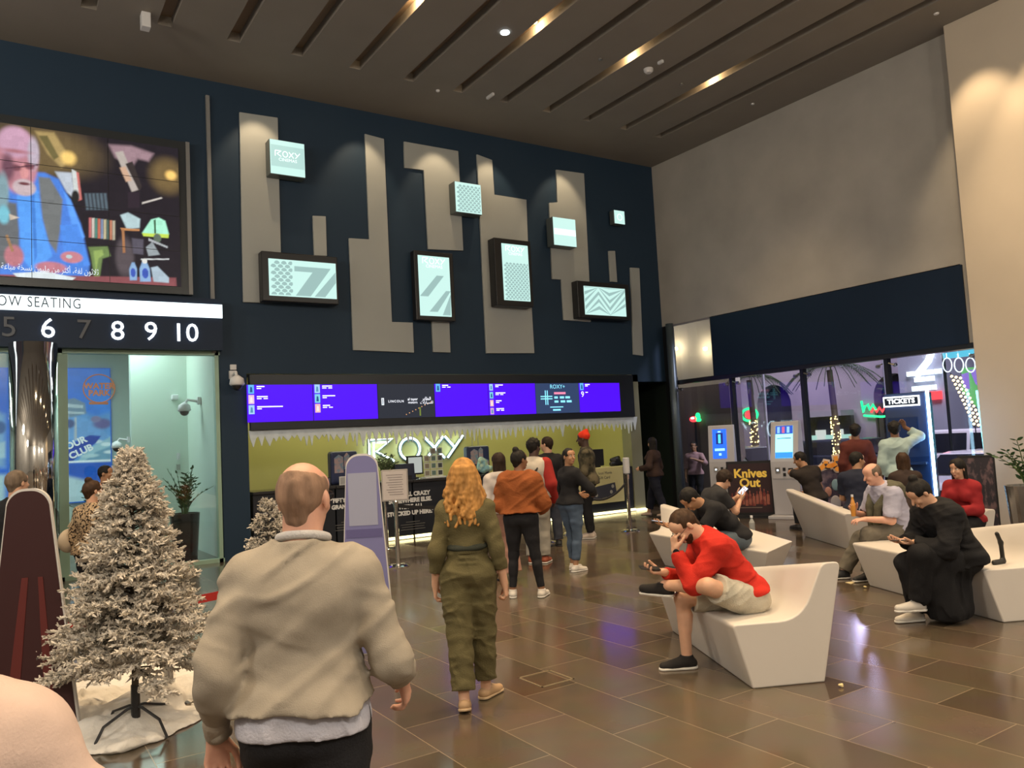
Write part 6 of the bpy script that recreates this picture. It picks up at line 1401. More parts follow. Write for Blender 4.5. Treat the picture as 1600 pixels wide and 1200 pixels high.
# outdoor billboard, tower and lamp posts seen in the last pane
t = thing('street_billboard', 'green and violet lit billboard in the street beside the beige pier', 'billboard', (20.5, 0, 0)); 
def sx(nm, pts, m, x, par): 
    q = [onX(a, b, 20.5+x) for a, b in pts]; o = obj(nm, prism(bmesh.new(), [(p_.y, p_.z) for p_ in q], 'x', x, x+.05), m, par); return o
M_bg = glow('board_green', (.20, .62, .22), .8); M_bv = glow('board_violet_lit', (.36, .22, .78), .9)
sx('panel', [(1502,575),(1545,572),(1547,640),(1530,640),(1503,612)], M_bg, 0, t); sx('printed_shape', [(1502,585),(1512,582),(1514,608),(1506,606)], M_bv, -.08, t); sx('printed_shape', [(1515,578),(1540,575),(1536,608),(1524,600)], M_bv, -.08, t)
bm = bmesh.new(); c0 = onX(1545, 600, 20.5); tube(bm, [(.1, c0.y, -.3), (.1, c0.y, 2.4)], .05, 8); obj('support_post', bm, M_dark, t)
t = thing('blue_canopy_sign', 'pale blue lit canopy with dark lettering at the top of the last pane', 'sign', (18.0, 0, 0)); 
q = [onX(a, b, 18.0) for a, b in ((1472,552),(1540,543),(1540,553),(1474,561))]; obj('panel', prism(bmesh.new(), [(p_.y, p_.z) for p_ in q], 'x', 0, .08), glow('canopy_cyan', (.12, .55, .75), 1.2), t)
bm = bmesh.new(); tube(bm, [(.04, q[0].y, -.3), (.04, q[0].y, q[0].z)], .035, 8); obj('support_post', bm, M_dark, t)
for k in range(4):
    c = onX(1478+k*18, 566, 17.95); bm = bmesh.new(); tube(bm, [(0, c.y-0+.10*math.cos(a), c.z-.06+.16*math.sin(a)) for a in [2*PI*j/16 for j in range(16)]], .012, 5, closed=True); tube(bm, [(0, c.y, c.z+.1), (0, c.y, c.z+.2)], .01, 5); obj('hanging_ornament', bm, M_bw, t)
bm = bmesh.new(); _lt = onX(1541, 715, 15.2); tube(bm, [onX(1527, 610, 15.2), _lt], .03, 8); tag(obj('light_tube', bm, glow('tube_cyan', (.25, .85, 1.0), 4), None), 'thin upright cyan light tube outside, in front of the white car', 'light tube')
t = thing('lit_wall_sign', 'cold white lit lettering high on the street tower', 'sign', (22.9, 0, 0))
for py, ws in ((582, (.22, .16, .30, .20)), (592, (.30, .24)), (606, (.16, .34, .12))):
    q = onX(1447, py, 22.9); y_ = q.y+sum(ws)/2+.03*len(ws)
    for w_ in ws: box('lit_dash', (-.06, y_-w_, q.z-.07), (0, y_, q.z+.07), M_bw, t); y_ -= w_+.05
q = onX(1448, 567, 22.9); bm = bmesh.new(); tube(bm, [(0, q.y+.35, q.z-.35), (0, q.y-.05, q.z+.05), (0, q.y-.25, q.z+.5)], .10, 6); obj('lettering_mark', bm, M_bw, t)
q = onX(1459, 617, 22.9); disc('red_lamp', 0, 0, .01, .01, M_rd, t).location = (0, 0, 0)
bm = bmesh.new(); bx(bm, (-.05, q.y-.25, q.z-.14), (0, q.y+.25, q.z+.1)); obj('red_plate', bm, M_rd, t)
bm = bmesh.new(); p0 = onX(1405, 600, 23); p1 = onX(1478, 600, 23); bx(bm, (23, p1.y, -.3), (25, p0.y, 9)); struct('wall_tower', bm, mat('tower_grey', (.34, .33, .42), .8))
for k, (px, lab) in enumerate(((1196, 'slender street lamp post outside between the kiosks'), (1387, 'steel street lamp post outside behind the booth'))):
    q = onX(px, 640, 15.8+k*2.7); bm = bmesh.new(); tube(bm, [(q.x, q.y, -.3), (q.x, q.y, 3.6)], .035, 8); tube(bm, [(q.x, q.y, 3.6), (q.x-.5, q.y, 3.7)], .03, 8); tag(obj('street_lamp_post', bm, mat('lamp_post_paint', (.45, .42, .5), .4), None), lab, 'lamp post')
t = thing('shop_front', 'low lit shop front across the street behind the palms', 'shop front', (26.6, 0, -.3))
q0 = onX(1330, 690, 26.6); q1 = onX(1262, 690, 26.6)
box('canopy', (-.5, q0.y, 2.3), (.3, q1.y, 2.5), mat('canopy_grey', (.3, .28, .3), .7), t); box('wall_panel', (.1, q0.y, 0), (.3, q1.y, 2.3), mat('shop_dark', (.03, .03, .035), .5), t)
for k_ in range(5): y_ = q0.y+(q1.y-q0.y)*(k_+.5)/5; box('lit_window', (.05, y_-.22, .9), (.09, y_+.22, 1.6+.2*(k_ % 2)), glow('shop_light_%d' % (k_ % 2), [(.5, .8, .7), (.8, .8, .75)][k_ % 2], .9), t)
# parked cars
def car(lab, loc, rz, m, L=4.6, H=1.62, W=1.85, suv=True):
    t = thing('parked_car', lab, 'car', (loc[0], loc[1], -.30), rz); hb = 1.06*H/1.62
    side = [(-L/2, .35), (-L/2, .75), (-L/2+.08, hb-.08), (-L/2+1.15, hb), (-L/2+1.15, hb)] 
    prof = [(-L/2, .32), (-L/2-.02, .62), (-L/2+.12, hb-.14), (-L/2+1.15, hb), (L/2-.1, hb+.02), (L/2, .75), (L/2-.02, .32)]
    obj('body', prism(bmesh.new(), prof, 'y', -W/2, W/2), m, t, bevel=.08, bseg=3)
    top = [(-L/2+1.15, hb-.03), (-L/2+1.85, H-.03), (-L/2+2.2, H), (L/2-.5, H-.02), (L/2-.12, hb-.02)]
    bm = bmesh.new(); a = [bm.verts.new((x, -W/2+.06+(.13 if z > hb else 0), z)) for x, z in top]; b = [bm.verts.new((x, W/2-.06-(.13 if z > hb else 0), z)) for x, z in top]
    bm.faces.new(a); bm.faces.new(b[::-1])
    for i in range(5): bm.faces.new((a[i], a[(i+1) % 5], b[(i+1) % 5], b[i]))
    obj('roof', bm, m, t, bevel=.05, bseg=3)
    M_cw = mat('car_window', (.015, .015, .02), .08)
    for sd in (-1, 1):
        for nm, q in (('side_window', [(-L/2+1.42, hb+.03), (-L/2+1.98, H-.12), (-L/2+2.6, H-.10), (-L/2+2.6, hb+.03)]), ('side_window', [(-L/2+2.68, hb+.03), (-L/2+2.68, H-.10), (L/2-1.1, H-.10), (L/2-1.0, hb+.03)]), ('side_window', [(L/2-.92, hb+.03), (L/2-1.0, H-.11), (L/2-.6, H-.12), (L/2-.35, hb+.03)])):
            bm = bmesh.new(); v = [bm.verts.new((x, sd*(W/2-.045-(.125*(z-hb)/(H-hb))), z)) for x, z in q]; bm.faces.new(v); obj(nm, bm, M_cw, t)
    bm = bmesh.new(); v = [bm.verts.new(p_) for p_ in ((-L/2+1.22, -W/2+.14, hb+.02), (-L/2+1.22, W/2-.14, hb+.02), (-L/2+1.80, W/2-.24, H-.07), (-L/2+1.80, -W/2+.24, H-.07))]; bm.faces.new(v)
    for q in bm.verts: q.co += Vector((-.03, 0, .02))
    obj('windscreen', bm, M_cw, t)
    for x in (-L/2+.85, L/2-.9):
        for sd in (-1, 1):
            bm = bmesh.new(); lathe(bm, [(.20, -.11), (.33, -.11), (.34, -.06), (.34, .06), (.33, .11), (.20, .11)], seg=24); bmesh.ops.rotate(bm, verts=bm.verts, matrix=Matrix.Rotation(PI/2, 3, 'X')); bmesh.ops.translate(bm, verts=bm.verts, vec=(x, sd*(W/2-.08), .34)); w = obj('wheel', bm, M_blackplastic, t)
            bm = bmesh.new(); lathe(bm, [(.19, -.12), (.20, .12)], seg=20); bmesh.ops.rotate(bm, verts=bm.verts, matrix=Matrix.Rotation(PI/2, 3, 'X')); bmesh.ops.translate(bm, verts=bm.verts, vec=(x, sd*(W/2-.07), .34)); obj('hubcap', bm, M_brush, w)
    for sd in (-1, 1):
        box('headlight', (-L/2-.03, sd*.62-.18, .66), (-L/2+.10, sd*.62+.18, .80), glow('headlamp_dim', (.9, .85, .8), .8), t); box('mirror', (-L/2+1.45, sd*(W/2+.06)-.09, hb+.02), (-L/2+1.6, sd*(W/2+.06)+.09, hb+.20), m, t, bevel=.04)
    box('grille', (-L/2-.04, -.4, .5), (-L/2, .4, .66), M_dark, t); box('number_plate', (-L/2-.05, -.25, .36), (-L/2-.03, .25, .47), M_white, t)
M_cwhite = mat('car_white_paint', (.66, .60, .68), .25, coat=.5); M_csil = mat('car_silver_paint', (.28, .30, .27), .25, metal=.5)
q = onX(1505, 700, 20.7); car('white parked car side-on outside the last pane', (20.7, q.y-.7, 0), PI/2, M_cwhite, 5.0, 1.72)
q = onX(1490, 740, 15.6); car('white car facing the glazing, in front of the side-on white car', (17.0, q.y+.1, 0), 0.10, M_cwhite, 4.3, 1.30)
q = onX(1165, 710, 17.5); car('silver-green parked car outside behind the dark film poster', (17.6, q.y+.3, 0), PI/2, M_csil, 4.6, 1.5)
q = onX(1360, 715, 24); car('dark parked car outside behind the two standing men', (24.0, q.y+.4, 0), PI/2, mat('car_dark_paint', (.03, .035, .06), .25), 4.6, 1.5)

# ---------------------------------------------------------------- the people
def gp(px, D, py=700): p = _C + ray(px, py)*D; return (p.x, p.y)
def fab(name, c, bump=.35, bs=140, rough=.85, var=.10, vs=9, **k): return mat(name, c, rough, bump=bump, bscale=bs, var=var, vscale=vs, spec=.25, **k)
trainer = mat('trainer_white', (.62, .58, .53), .6); sole_w = mat('sole_white', (.70, .68, .64), .5); black_sh = mat('shoe_black', (.02, .02, .022), .6); tan_sh = mat('shoe_tan', (.42, .27, .15), .6)
blk = fab('cloth_black', (.016, .016, .019)); denim = fab('denim_blue', (.075, .11, .17), var=.2)
def phone(lab, g, k, side=1, up=.5, lit=None, off=(0, 0, 0)):
    """a phone lying in the fingers of hand k"""
    K, tip, lat, pn, d = g['info'][k]; root = g['root']; c = Vector(g['W'][k]+d*.10*g['s']+pn*.026*g['s'])+Vector(off)
    ax = Vector(d); az = Vector(pn); ay = az.cross(ax).normalized(); M = Matrix((ay, ax, az)).transposed().to_4x4(); M.translation = c
    W = root.matrix_basis @ M
    t = bpy.data.objects.new('phone', bpy.data.meshes.new('phone')); bm = bx(bmesh.new(), (-.036, -.07, -.004), (.036, .08, .004)); bm.to_mesh(t.data); bm.free(); t.data.materials.append(M_blackplastic); COL.objects.link(t); t.matrix_basis = W
    t.modifiers.new('bevel', 'BEVEL').width = .003
    tag(t, lab, 'phone')
    if lit: box('phone_screen', (-.032, -.062, .004), (.032, .072, .0052), glow('phone_lit', (.7, .8, .95), 1.2), t)
    return t
def P_(label, xy, v, **k):
    r, g = person(label, xy, v, **k); g['root'] = r; r.rotation_euler = (0, 0, -_yaw+math.radians(v)); bpy.context.view_layer.update(); return g

# 1 balding man walking away in front
def fm_post(root, L):
    H = L['H']; P = L['P']; U1 = L['U1']; Rl = L['Rl']; nb = L['nb']; U2 = L['U2']; W = L['W']; E = L['E']
    S = Solid(); tb = 1.05
    S.ell(P-U1*.0*H, (_v((.096, .070, .075))*H*tb+.022), Rl, k=.05); S.ell(L['waist']-U1*.03*H, (_v((.09, .068, .07))*H+.018), Rl, k=.05)
    for sd in (-1, 1): S.ell(P+_v((sd*.043*H, -.028*H*1.03, -.008*H)), (.0495*H+.030,)*3, k=.04)
    S.noise(.008, (.08, .08, .12), 8); S.wrinkle(.016, (.07, .07, .2), 9, rot((0, 1, 0), 25)); S.cut(P-U1*.004*H, -U1); S.cut(P+U1*.046*H, U1)
    link_mesh('shirt_tail', S.mesh('shirt_tail', .007), fab('shirt_white_blue', (.48, .48, .56)), root)
    bm = bmesh.new(); pts = []
    for i in range(25):
        a = -PI/2-2.4+4.8*i/24; pts.append(nb+U2*(.028*H)+_v((math.cos(a)*.072, .012+math.sin(a)*.068, -.012*math.sin(a)*1.5)))
    tube(bm, pts, [.014]*25, 10); obj('collar', bm, fab('shirt_collar_white', (.55, .54, .55)), root, smooth=True)
    for sd in (-1, 1):
        d = nrm(W[sd]-E[sd]); S = Solid(); S.cone(W[sd]-d*.055, W[sd]-d*.012, .040, .036, k=.02); link_mesh('cuff', S.mesh('cuff', .006), fab('sweater_rib', (.36, .31, .25)), root)
    S = Solid(); S.ell(P+U1*.045*H, (_v((.094, .07, .022))*H+.014), Rl); S.cut(P+U1*.055*H, U1); link_mesh('belt', S.mesh('belt', .008), mat('belt_leather', (.015, .012, .01), .4), root)
g = P_('balding man in a grey-beige sweater over a white shirt, walking away', gp(463, 2.42), 2, H=1.675, bulk=1.03, lean=3, lean2=5, skn='pink', hair='fringe', hairc='stubble', glasses=True, headyaw=-12,
  wl=(-.275, .04, .865), wr=(.265, .22, .955), el=(-.06, -1, 0), er=(.2, -1, 0), hl=((-.05, .12, -1), (.55, -.85, -.1)), hr=((.12, .35, -.9), (-1, .1, 0)), cl=[34, 40, 44, 48], cr=35, thumbs=(20, 30),
  al=(-.10, .28, .07), ar=(.10, -.25, .10), top=dict(m=fab('sweater_grey', (.34, .30, .245), .18, 260), t=.024, tq=.046, hem=.040, ts=.011, tcuff=.008, name='sweater', wr=.019, fold=.008, fs=(.09, .12, .06), neck=.022),
  bottom=dict(m=blk, t=.016, tk=.025, ta=.03), shoes=dict(m=black_sh, sole=black_sh), h=.006, extra=dict(post=fm_post))

# 2 blonde woman in olive jumpsuit
def wavy(S, L):
    hp = L['hp']; s = L['s']; rr = random.Random(2)
    for i in range(30):
        a = -PI*.98+PI*.96*(i+.5)/30; lay = rr.choice((0, 1)); r0 = .070; x0 = math.cos(a)*r0; y0 = -.016+math.sin(a)*.085
        ln = rr.uniform(.27, .36); ph = rr.uniform(0, 6.28); prev = None; n = 11
        for k in range(n+1):
            u = k/n; sp = 1+1.15*math.sin(min(u*1.5, 1)*PI/2)*(.9 if lay else .7)
            w = .016*u**.7*math.sin(u*19+ph); w2 = .014*u**.7*math.cos(u*17+ph)
            p = hp((x0*sp+w)*1.0, y0*(1+.35*u)+w2-(.02 if lay else 0), .05-(ln+.05)*u); r = (.021*(1-u)+.010*u)*s*(1 if u > .12 else 1.2)
            if prev is not None: S.cone(prev[0], p, prev[1], r, k=.006)
            prev = (p, r)
def bw_post(root, L):
    P = L['P']; U1 = L['U1']; H = L['H']; S = Solid(); S.ell(P+U1*.105*H, (_v((.078, .062, .016))*H+.016), L['Rl']); link_mesh('waist_belt', S.mesh('waist_belt', .007), fab('belt_olive', (.04, .045, .035)), root)
olive = fab('cotton_olive', (.115, .098, .045), .4, 120)
P_('blonde woman with long wavy hair in an olive jumpsuit and sandals, walking away', gp(722, 5.30), 0, H=1.60, sex='f', bulk=1.0, skn='light', hair='long', hairc='blonde', extra=dict(longhair=wavy, post=bw_post), lean=-2, lean2=2,
  wl=(-.22, .02, .775), wr=(.235, .0, .77), el=(-.25, -1, 0), er=(.25, -1, 0), cl=35, cr=45, al=(-.055, -.12, .075), ar=(.075, .12, .075), tl=(.0, 1, -.25), tr=(.55, .8, 0),
  top=dict(m=olive, t=.014, ts=.014, hem=.085, sleeve=.78, fold=.006, wr=.010), bottom=dict(m=olive, t=.012, tk=.030, ta=.034, upto=.92, rise=.12, fold=.006, wr=.014), shoes=dict(m=tan_sh, sole=mat('sandal_sole', (.5, .36, .22), .6), low=1, s=.92), h=.0065)

# 3 woman in rust jacket
P_('woman with a messy black bun in a rust velvet jacket and black leggings', gp(808, 8.75), -8, H=1.60, sex='f', bulk=1.2, skn='brown', hair='bun', hairc='black', headyaw=-45, lean=0, lean2=4,
  wl=(-.16, .22, .95), wr=(.22, .24, .92), el=(-.35, -1, 0), er=(.35, -1, 0), al=(-.13, .0, .072), ar=(.19, -.02, .072), tl=(-.1, 1, 0), tr=(.25, 1, 0),
  top=dict(m=fab('velvet_rust', (.27, .078, .022), .5, 60), t=.05, ts=.042, tcuff=.03, hem=.045, fold=.010, wr=.018, name='jacket', fs=(.09, .09, .09), hood=True), bottom=dict(m=blk, type='leggings', t=.006, ta=.006, fold=.003), shoes=dict(m=trainer, sole=sole_w), h=.009)
# 4 partly hidden in white hood
P_('person in a white hooded top and dusty pink trousers, hidden behind the woman in rust', gp(778, 9.9), 12, H=1.56, sex='f', skn='light', hair='long', hairc='dkbrown', headyaw=20, al=(-.05, .02, .07), ar=(.12, 0, .07),
  top=dict(m=fab('fleece_white', (.55, .50, .48)), t=.03, hood=True, name='hooded_top'), bottom=dict(m=fab('cloth_dusty_pink', (.42, .24, .19)), t=.018, tk=.05, ta=.07), shoes=dict(m=tan_sh, sole=black_sh), h=.012)
# 5 white and red jacket
def red_sl(root, L):
    S = Solid(); L['arm'](S, 1, .040, .98); L['arm'](S, -1, .040, .98); link_mesh('sleeve', S.mesh('sleeve', .011), fab('sleeve_red', (.36, .03, .025)), root)
    bm = bmesh.new(); nb = L['nb']; P = L['P']; FY = L['FY']; tube(bm, [nb+_v((.13, -.02, .0)), nb+_v((.07, -.155, -.14)), P+_v((-.10, -.16, .22)), P+_v((-.19, -.05, .12))], .014, 6); obj('bag_strap', bm, mat('strap_black', (.015, .015, .015), .5), root)
P_('man in a cream jacket with red sleeves and a black strap in the queue', gp(832, 11.1), -14, H=1.72, skn='dark', hair='messy', hairc='black', headyaw=-30, lean2=4, wr=(.24, .1, .86), top=dict(m=fab('jacket_cream', (.58, .52, .44)), t=.028, ts=.03, name='jacket', hem=-.01),
  bottom=dict(m=fab('cloth_grey', (.34, .32, .28)), t=.016, tk=.03, ta=.035), shoes=dict(m=mat('shoe_brick', (.30, .07, .03), .6), sole=sole_w), h=.012, extra=dict(post=red_sl))
# 6 suited man
P_('man in a black suit jacket with a white collar, standing at the counter', gp(856, 12.7), 15, H=1.74, skn='light', hair='short', hairc='dkbrown', headyaw=45, top=dict(m=blk, t=.024, ts=.024, hem=-.06, name='suit_jacket'),
  bottom=dict(m=fab('cloth_slate', (.05, .055, .075)), t=.014, tk=.03, ta=.035), shoes=dict(m=black_sh, sole=black_sh), h=.012)
t = thing('shoulder_bag', 'rounded navy bag with a white patch on the counter behind the girl in black', 'bag', (onY(868, 730, 13.75).x, 13.78, CT)); S = Solid(); S.ell((0, 0, .08), (.19, .12, .13)); S.cut((0, 0, 0), (0, 0, -1)); link_mesh('bag_body', S.mesh('bag_body', .01), fab('nylon_navy', (.025, .045, .16)), t)
bm = bmesh.new(); bmesh.ops.create_uvsphere(bm, u_segments=12, v_segments=8, radius=.035, matrix=Matrix.Translation((-.03, -.10, .14)) @ Matrix.Diagonal((1, .4, 1, 1))); obj('white_patch', bm, M_white, t)
# 7 girl in black looking back
g = P_('girl in a black sweater and jeans looking back over her shoulder', gp(886, 10.3), -48, H=1.57, sex='f', skn='tan', hair='pony', hairc='black', headyaw=-88, twist=-12, face=True, lean2=2, wl=(-.12, .30, .95), wr=(.14, .30, .97), el=(-.9, -.5, -.2), er=(.9, -.5, -.2),
  al=(-.06, .05, .07), ar=(.08, -.05, .07), top=dict(m=blk, t=.026, ts=.03, hem=.01, name='sweater'), bottom=dict(m=denim, t=.010, tk=.012, ta=.016, upto=.9), shoes=dict(m=trainer, sole=sole_w), h=.009, hs=.005)
# 8 man in red beanie
def beanie(root, L):
    S = Solid(); hp = L['hp']; S.ell(hp(0, -.02, .045), _v((.086, .104, .088))*L['s'], L['RH']); S.cone(hp(0, -.05, .10), hp(0, -.075, .125), .05, .035, k=.03); S.cut(hp(0, .05, .03), -nrm(L['HU']*.9+L['HF']*-.35)); link_mesh('beanie', S.mesh('beanie', .007), fab('knit_red', (.75, .045, .018), .6, 60), root)
    nb = L['nb']; RX = L['RX']; 
    for sd in (-1, 1):
        bm = bmesh.new(); c = Vector(L['SJ'][sd])+Vector((sd*.055, 0, -.07)); bx(bm, (c.x-.012, c.y-.03, c.z-.06), (c.x+.012, c.y+.03, c.z+.06)); obj('white_patch', bm, mat('patch_white', (.6, .6, .58), .5), root)
g = P_('man in a red beanie and camouflage jacket, standing by the pale counter', gp(916, 13.5), 78, H=1.80, skn='dark', hair=None, lean=0, lean2=2, headpitch=-4, wl=(-.16, .28, 1.02), wr=(.16, .3, 1.0), top=dict(m=fab('camouflage', (.045, .042, .028), col2=(.13, .11, .07), vs=9, thr=(.44, .56)), t=.034, ts=.03, hem=-.03, name='jacket'),
  bottom=dict(m=blk, t=.016, tk=.018, ta=.02), shoes=dict(m=mat('shoe_sand', (.5, .42, .36), .6), sole=sole_w), h=.011, extra=dict(post=beanie))
# 9 woman by the dark door
P_('dark-haired woman in dark clothes walking past the grey pier', gp(1020, 16.2), 55, H=1.62, sex='f', skn='light', hair='long', hairc='black', headyaw=-25, wl=(-.2, .22, 1.0), al=(-.06, -.22, .09), ar=(.06, .22, .07), top=dict(m=fab('cloth_brown_black', (.05, .03, .025)), t=.03, hem=-.02),
  bottom=dict(m=fab('cloth_ink', (.014, .016, .028)), t=.02, tk=.03, ta=.04, upto=.9), shoes=dict(m=mat('shoe_beige', (.45, .33, .27), .6), sole=black_sh, low=1), h=.013)

# 11 seated man in red
def rm_post(root, L):
    W = L['W'][-1]; E = L['E'][-1]; d = nrm(W-E); bm = bmesh.new(); x, y = frame_of(d); c = Vector(W)-Vector(d)*.022
    tube(bm, [c+(x*math.cos(a)*.032+y*math.sin(a)*.030) for a in [2*PI*i/20 for i in range(20)]], .007, 6, closed=True); w = obj('wristwatch', bm, M_blackplastic, root, smooth=True)
    out = Vector((-1, .3, .2)); out = (out-Vector(d)*out.dot(Vector(d))).normalized(); bm = bmesh.new(); tube(bm, [c+out*.026, c+out*.045], .023, 20); obj('watch_case', bm, mat('watch_black', (.01, .01, .012), .15), w)
seatp = onZ(1172, 950, .42)
g = P_('bearded man in a red sweater and pale shorts sitting cross-legged with his phone', (seatp.x-.02, seatp.y+.03), 96, H=1.74, sit=.415, bulk=1.06, lean=20, lean2=40, skn='light', hair='buzz', hairc='brown', beard='brown', glasses=True, face=True, headpitch=-24, headyaw=8,
  ar=(.10, .42, .078), kr=(0, .6, 1), tr=(.05, 1, 0), al=(.10, .55, .60), kl=(-.9, .35, .35), tl=(.62, .75, .12), wl=(-.05, .50, .865), el=(-.25, .2, -1), wr=(.08, .56, .70), er=(.5, -.2, -1),
  hl=((.12, .02, 1), (.25, -1, 0)), cl=[62, 66, 70, 74], hr=((-.06, 1, .12), (-.2, -.1, 1)), cr=[30, 34, 36, 40], thumbs=(45, 50),
  top=dict(m=fab('jersey_red', (.50, .024, .014), .35, 160), t=.022, ts=.022, tcuff=.012, hem=.018, fold=.007, wr=.018, name='sweater', sleeve=.95), bottom=dict(m=fab('denim_pale', (.50, .47, .39), .5, 120), type='shorts', upto=.40, t=.022, tk=.030, fold=.006, wr=.010, rise=.05),
  shoes=dict(m=fab('mesh_black', (.022, .02, .02)), sole=sole_w), h=.006, extra=dict(post=rm_post))
phone('black phone in the hand of the man in the red sweater', g, 1, lit=None)

# 12 seated man in black T shirt
sp = onZ(1150, 852, .42)
g = P_('man in a black T-shirt and jeans bent over his phone behind the man in red', (sp.x, sp.y), 100, H=1.78, sit=.41, lean=26, lean2=52, skn='tan', hair='short', hairc='black', headpitch=-22, al=(-.05, .46, .08), ar=(.2, .50, .08), wl=(-.04, .70, .66), wr=(.12, .74, .68), el=(-.4, 0, -1), er=(.4, 0, -1),
  hr=((0, 1, .2), (0, -.1, 1)), hl=((.2, 1, .2), (0, -.1, 1)), top=dict(m=blk, t=.02, sleeve=.34, hem=-.01, ts=.024), bottom=dict(m=fab('denim_grey', (.10, .125, .15)), t=.018, tk=.024, ta=.03), shoes=dict(m=black_sh, sole=sole_w), h=.009)
phone('white-lit phone in the hands of the man in the black T-shirt', g, 1, lit=1)
# 13 curly hair
sp = onZ(1112, 828, .44)
g = P_('curly-haired man in a dark T-shirt holding his phone up, sitting beyond the man in black', (sp.x+.1, sp.y+.25), -72, H=1.68, sit=.42, lean=20, lean2=40, skn='light', hair='curly', hairc='dkbrown', headpitch=-8, al=(-.08, .45, .08), ar=(.1, .48, .08), wl=(-.05, .60, .80), wr=(.05, .56, .76), el=(-.5, 0, -1), er=(.5, 0, -1), hr=((.0, .8, .6), (-.6, -.5, .3)), hl=((.0, .8, .6), (.6, -.5, .3)),
  top=dict(m=fab('cloth_charcoal', (.03, .03, .034)), t=.02, sleeve=.34, hem=-.01, ts=.022), bottom=dict(m=fab('chino_sand', (.50, .42, .31)), t=.018, tk=.026, ta=.03), shoes=dict(m=trainer, sole=sole_w), h=.010)
phone('phone held up by the curly-haired man', g, -1, lit=1)
# 14 leaning on the sloping bench
g = P_('man in a dark T-shirt resting his head on his hand by the sloping bench', gp(1268, 12.75), 12, H=1.70, sit=.44, lean=4, lean2=14, skn='tan', hair='short', hairc='black', headpitch=-6, headyaw=55, side_lean=-10, al=(-.1, .4, .08), ar=(.1, .42, .08), wl=(-.09, .14, 1.03), el=(-1, .1, -.8), wr=(.1, .35, .62), hl=((0, -.2, 1), (.3, -1, 0)), cl=50,
  top=dict(m=fab('cloth_dark_brown', (.028, .022, .02)), t=.02, sleeve=.34, hem=-.01), bottom=dict(m=blk, t=.016), shoes=dict(m=black_sh, sole=black_sh), h=.012)
# 17 navy man
g = P_('broad man in a navy shirt sitting with his back to the sloping bench', (9.98, 6.62), -22, H=1.72, sit=.43, bulk=1.10, lean=6, lean2=14, skn='tan', hair='short', hairc='black', headyaw=-58, al=(-.1, .42, .08), ar=(.12, .45, .08), wl=(-.12, .4, .62), wr=(.14, .42, .62),
  top=dict(m=fab('cloth_navy', (.018, .022, .042)), t=.026, sleeve=.4, hem=-.02), bottom=dict(m=blk, t=.016), shoes=dict(m=black_sh, sole=black_sh), h=.012)
# 15, 16 standing at the booth
P_('man in a maroon shirt standing near the ticket booth', gp(1338, 12.9), -12, H=1.68, skn='brown', hair='messy', hairc='black', headyaw=-12, bulk=1.08, top=dict(m=fab('cloth_maroon', (.11, .028, .022)), t=.024, hem=-.02), bottom=dict(m=fab('cloth_ink', (.014, .016, .028)), t=.016), shoes=dict(m=black_sh, sole=black_sh), h=.012)
P_('man in a pale blue shirt with one arm raised in front of the ticket booth', gp(1400, 12.2), -8, H=1.69, skn='brown', hair='messy', hairc='black', headyaw=-10, wr=(.20, .16, 1.60), er=(1, .1, -.35), hr=((-.3, .1, 1), (-.6, -.6, 0)), cr=40, top=dict(m=fab('poplin_pale_blue', (.38, .50, .50)), t=.026, ts=.028, sleeve=.82, hem=-.03, fold=.006, wr=.012),
  bottom=dict(m=fab('cloth_ink', (.014, .016, .028)), t=.016), shoes=dict(m=black_sh, sole=black_sh), h=.011)
# 18 bald man, pale shirt
def sw_post(root, L):
    nb = L['nb']; SJ = L['SJ']; U2 = L['U2']; FY = L['FY']; H = L['H']; S = Solid()
    for sd in (-1, 1):
        S.cone(nb-FY*.07+U2*.0, SJ[sd]+U2*.055-FY*.03, .055, .06, k=.03, w=U2, f=.6); c1 = SJ[sd]*.5+nb*.5+FY*.17-U2*.10; S.cone(SJ[sd]+U2*.05-FY*.02, c1, .055, .045, k=.03); S.cone(c1, L['P']+L['RX']*sd*.05+FY*.25+U2*.16, .045, .04, k=.03)
    for q in (.05, .10, .15): S.cone(nb-FY*(.10+q*.3)-U2*q+L['RX']*.12, nb-FY*(.10+q*.3)-U2*q-L['RX']*.12, .055, k=.03)
    S.noise(.008, (.05, .05, .05), 2)
    link_mesh('draped_sweater', S.mesh('draped_sweater', .009), fab('knit_olive_grey', (.105, .10, .068), .6, 80), root)
sp = onZ(1408, 838, .44)
g = P_('bald man in a pale shirt, olive sweater over his shoulders, sitting with a drink', (sp.x, sp.y), 96, H=1.70, sit=.44, bulk=1.12, lean=12, lean2=28, skn='pink', hair='fringe', hairc='grey', headpitch=-2, al=(-.06, .44, .08), ar=(.14, .62, .08), wl=(-.08, .44, .66), wr=(.10, .46, .72), el=(-.5, -.2, -1), er=(.5, -.2, -1), hl=((.1, 1, -.05), (.2, 0, -1)), hr=((-.1, .4, .9), (-.9, .1, 0)), cr=[60, 62, 64, 66],
  top=dict(m=fab('shirt_lavender', (.40, .40, .52)), t=.024, sleeve=.40, ts=.034, hem=-.005, fold=.006, wr=.014), bottom=dict(m=fab('cloth_grey_brown', (.14, .125, .10)), t=.018, tk=.028, ta=.036, wr=.012), shoes=dict(m=black_sh, sole=sole_w), h=.008, extra=dict(post=sw_post))
K, tip, lat, pn, d = g['info'][1]; c = g['root'].matrix_basis @ Vector(g['W'][1]+d*.075+pn*.035)
t = thing('drink_bottle', 'clear plastic cup with an amber drink held by the bald man', 'drink', (c.x, c.y, c.z-.10)); obj('cup', lathe(bmesh.new(), [(.024, 0), (.028, .12), (.020, .16), (.012, .19), (.012, .21)], seg=20), mat('drink_amber', (.62, .28, .05), .2), t, smooth=False); obj('cap', lathe(bmesh.new(), [(.014, .21), (.014, .235)], seg=16), M_white, t)
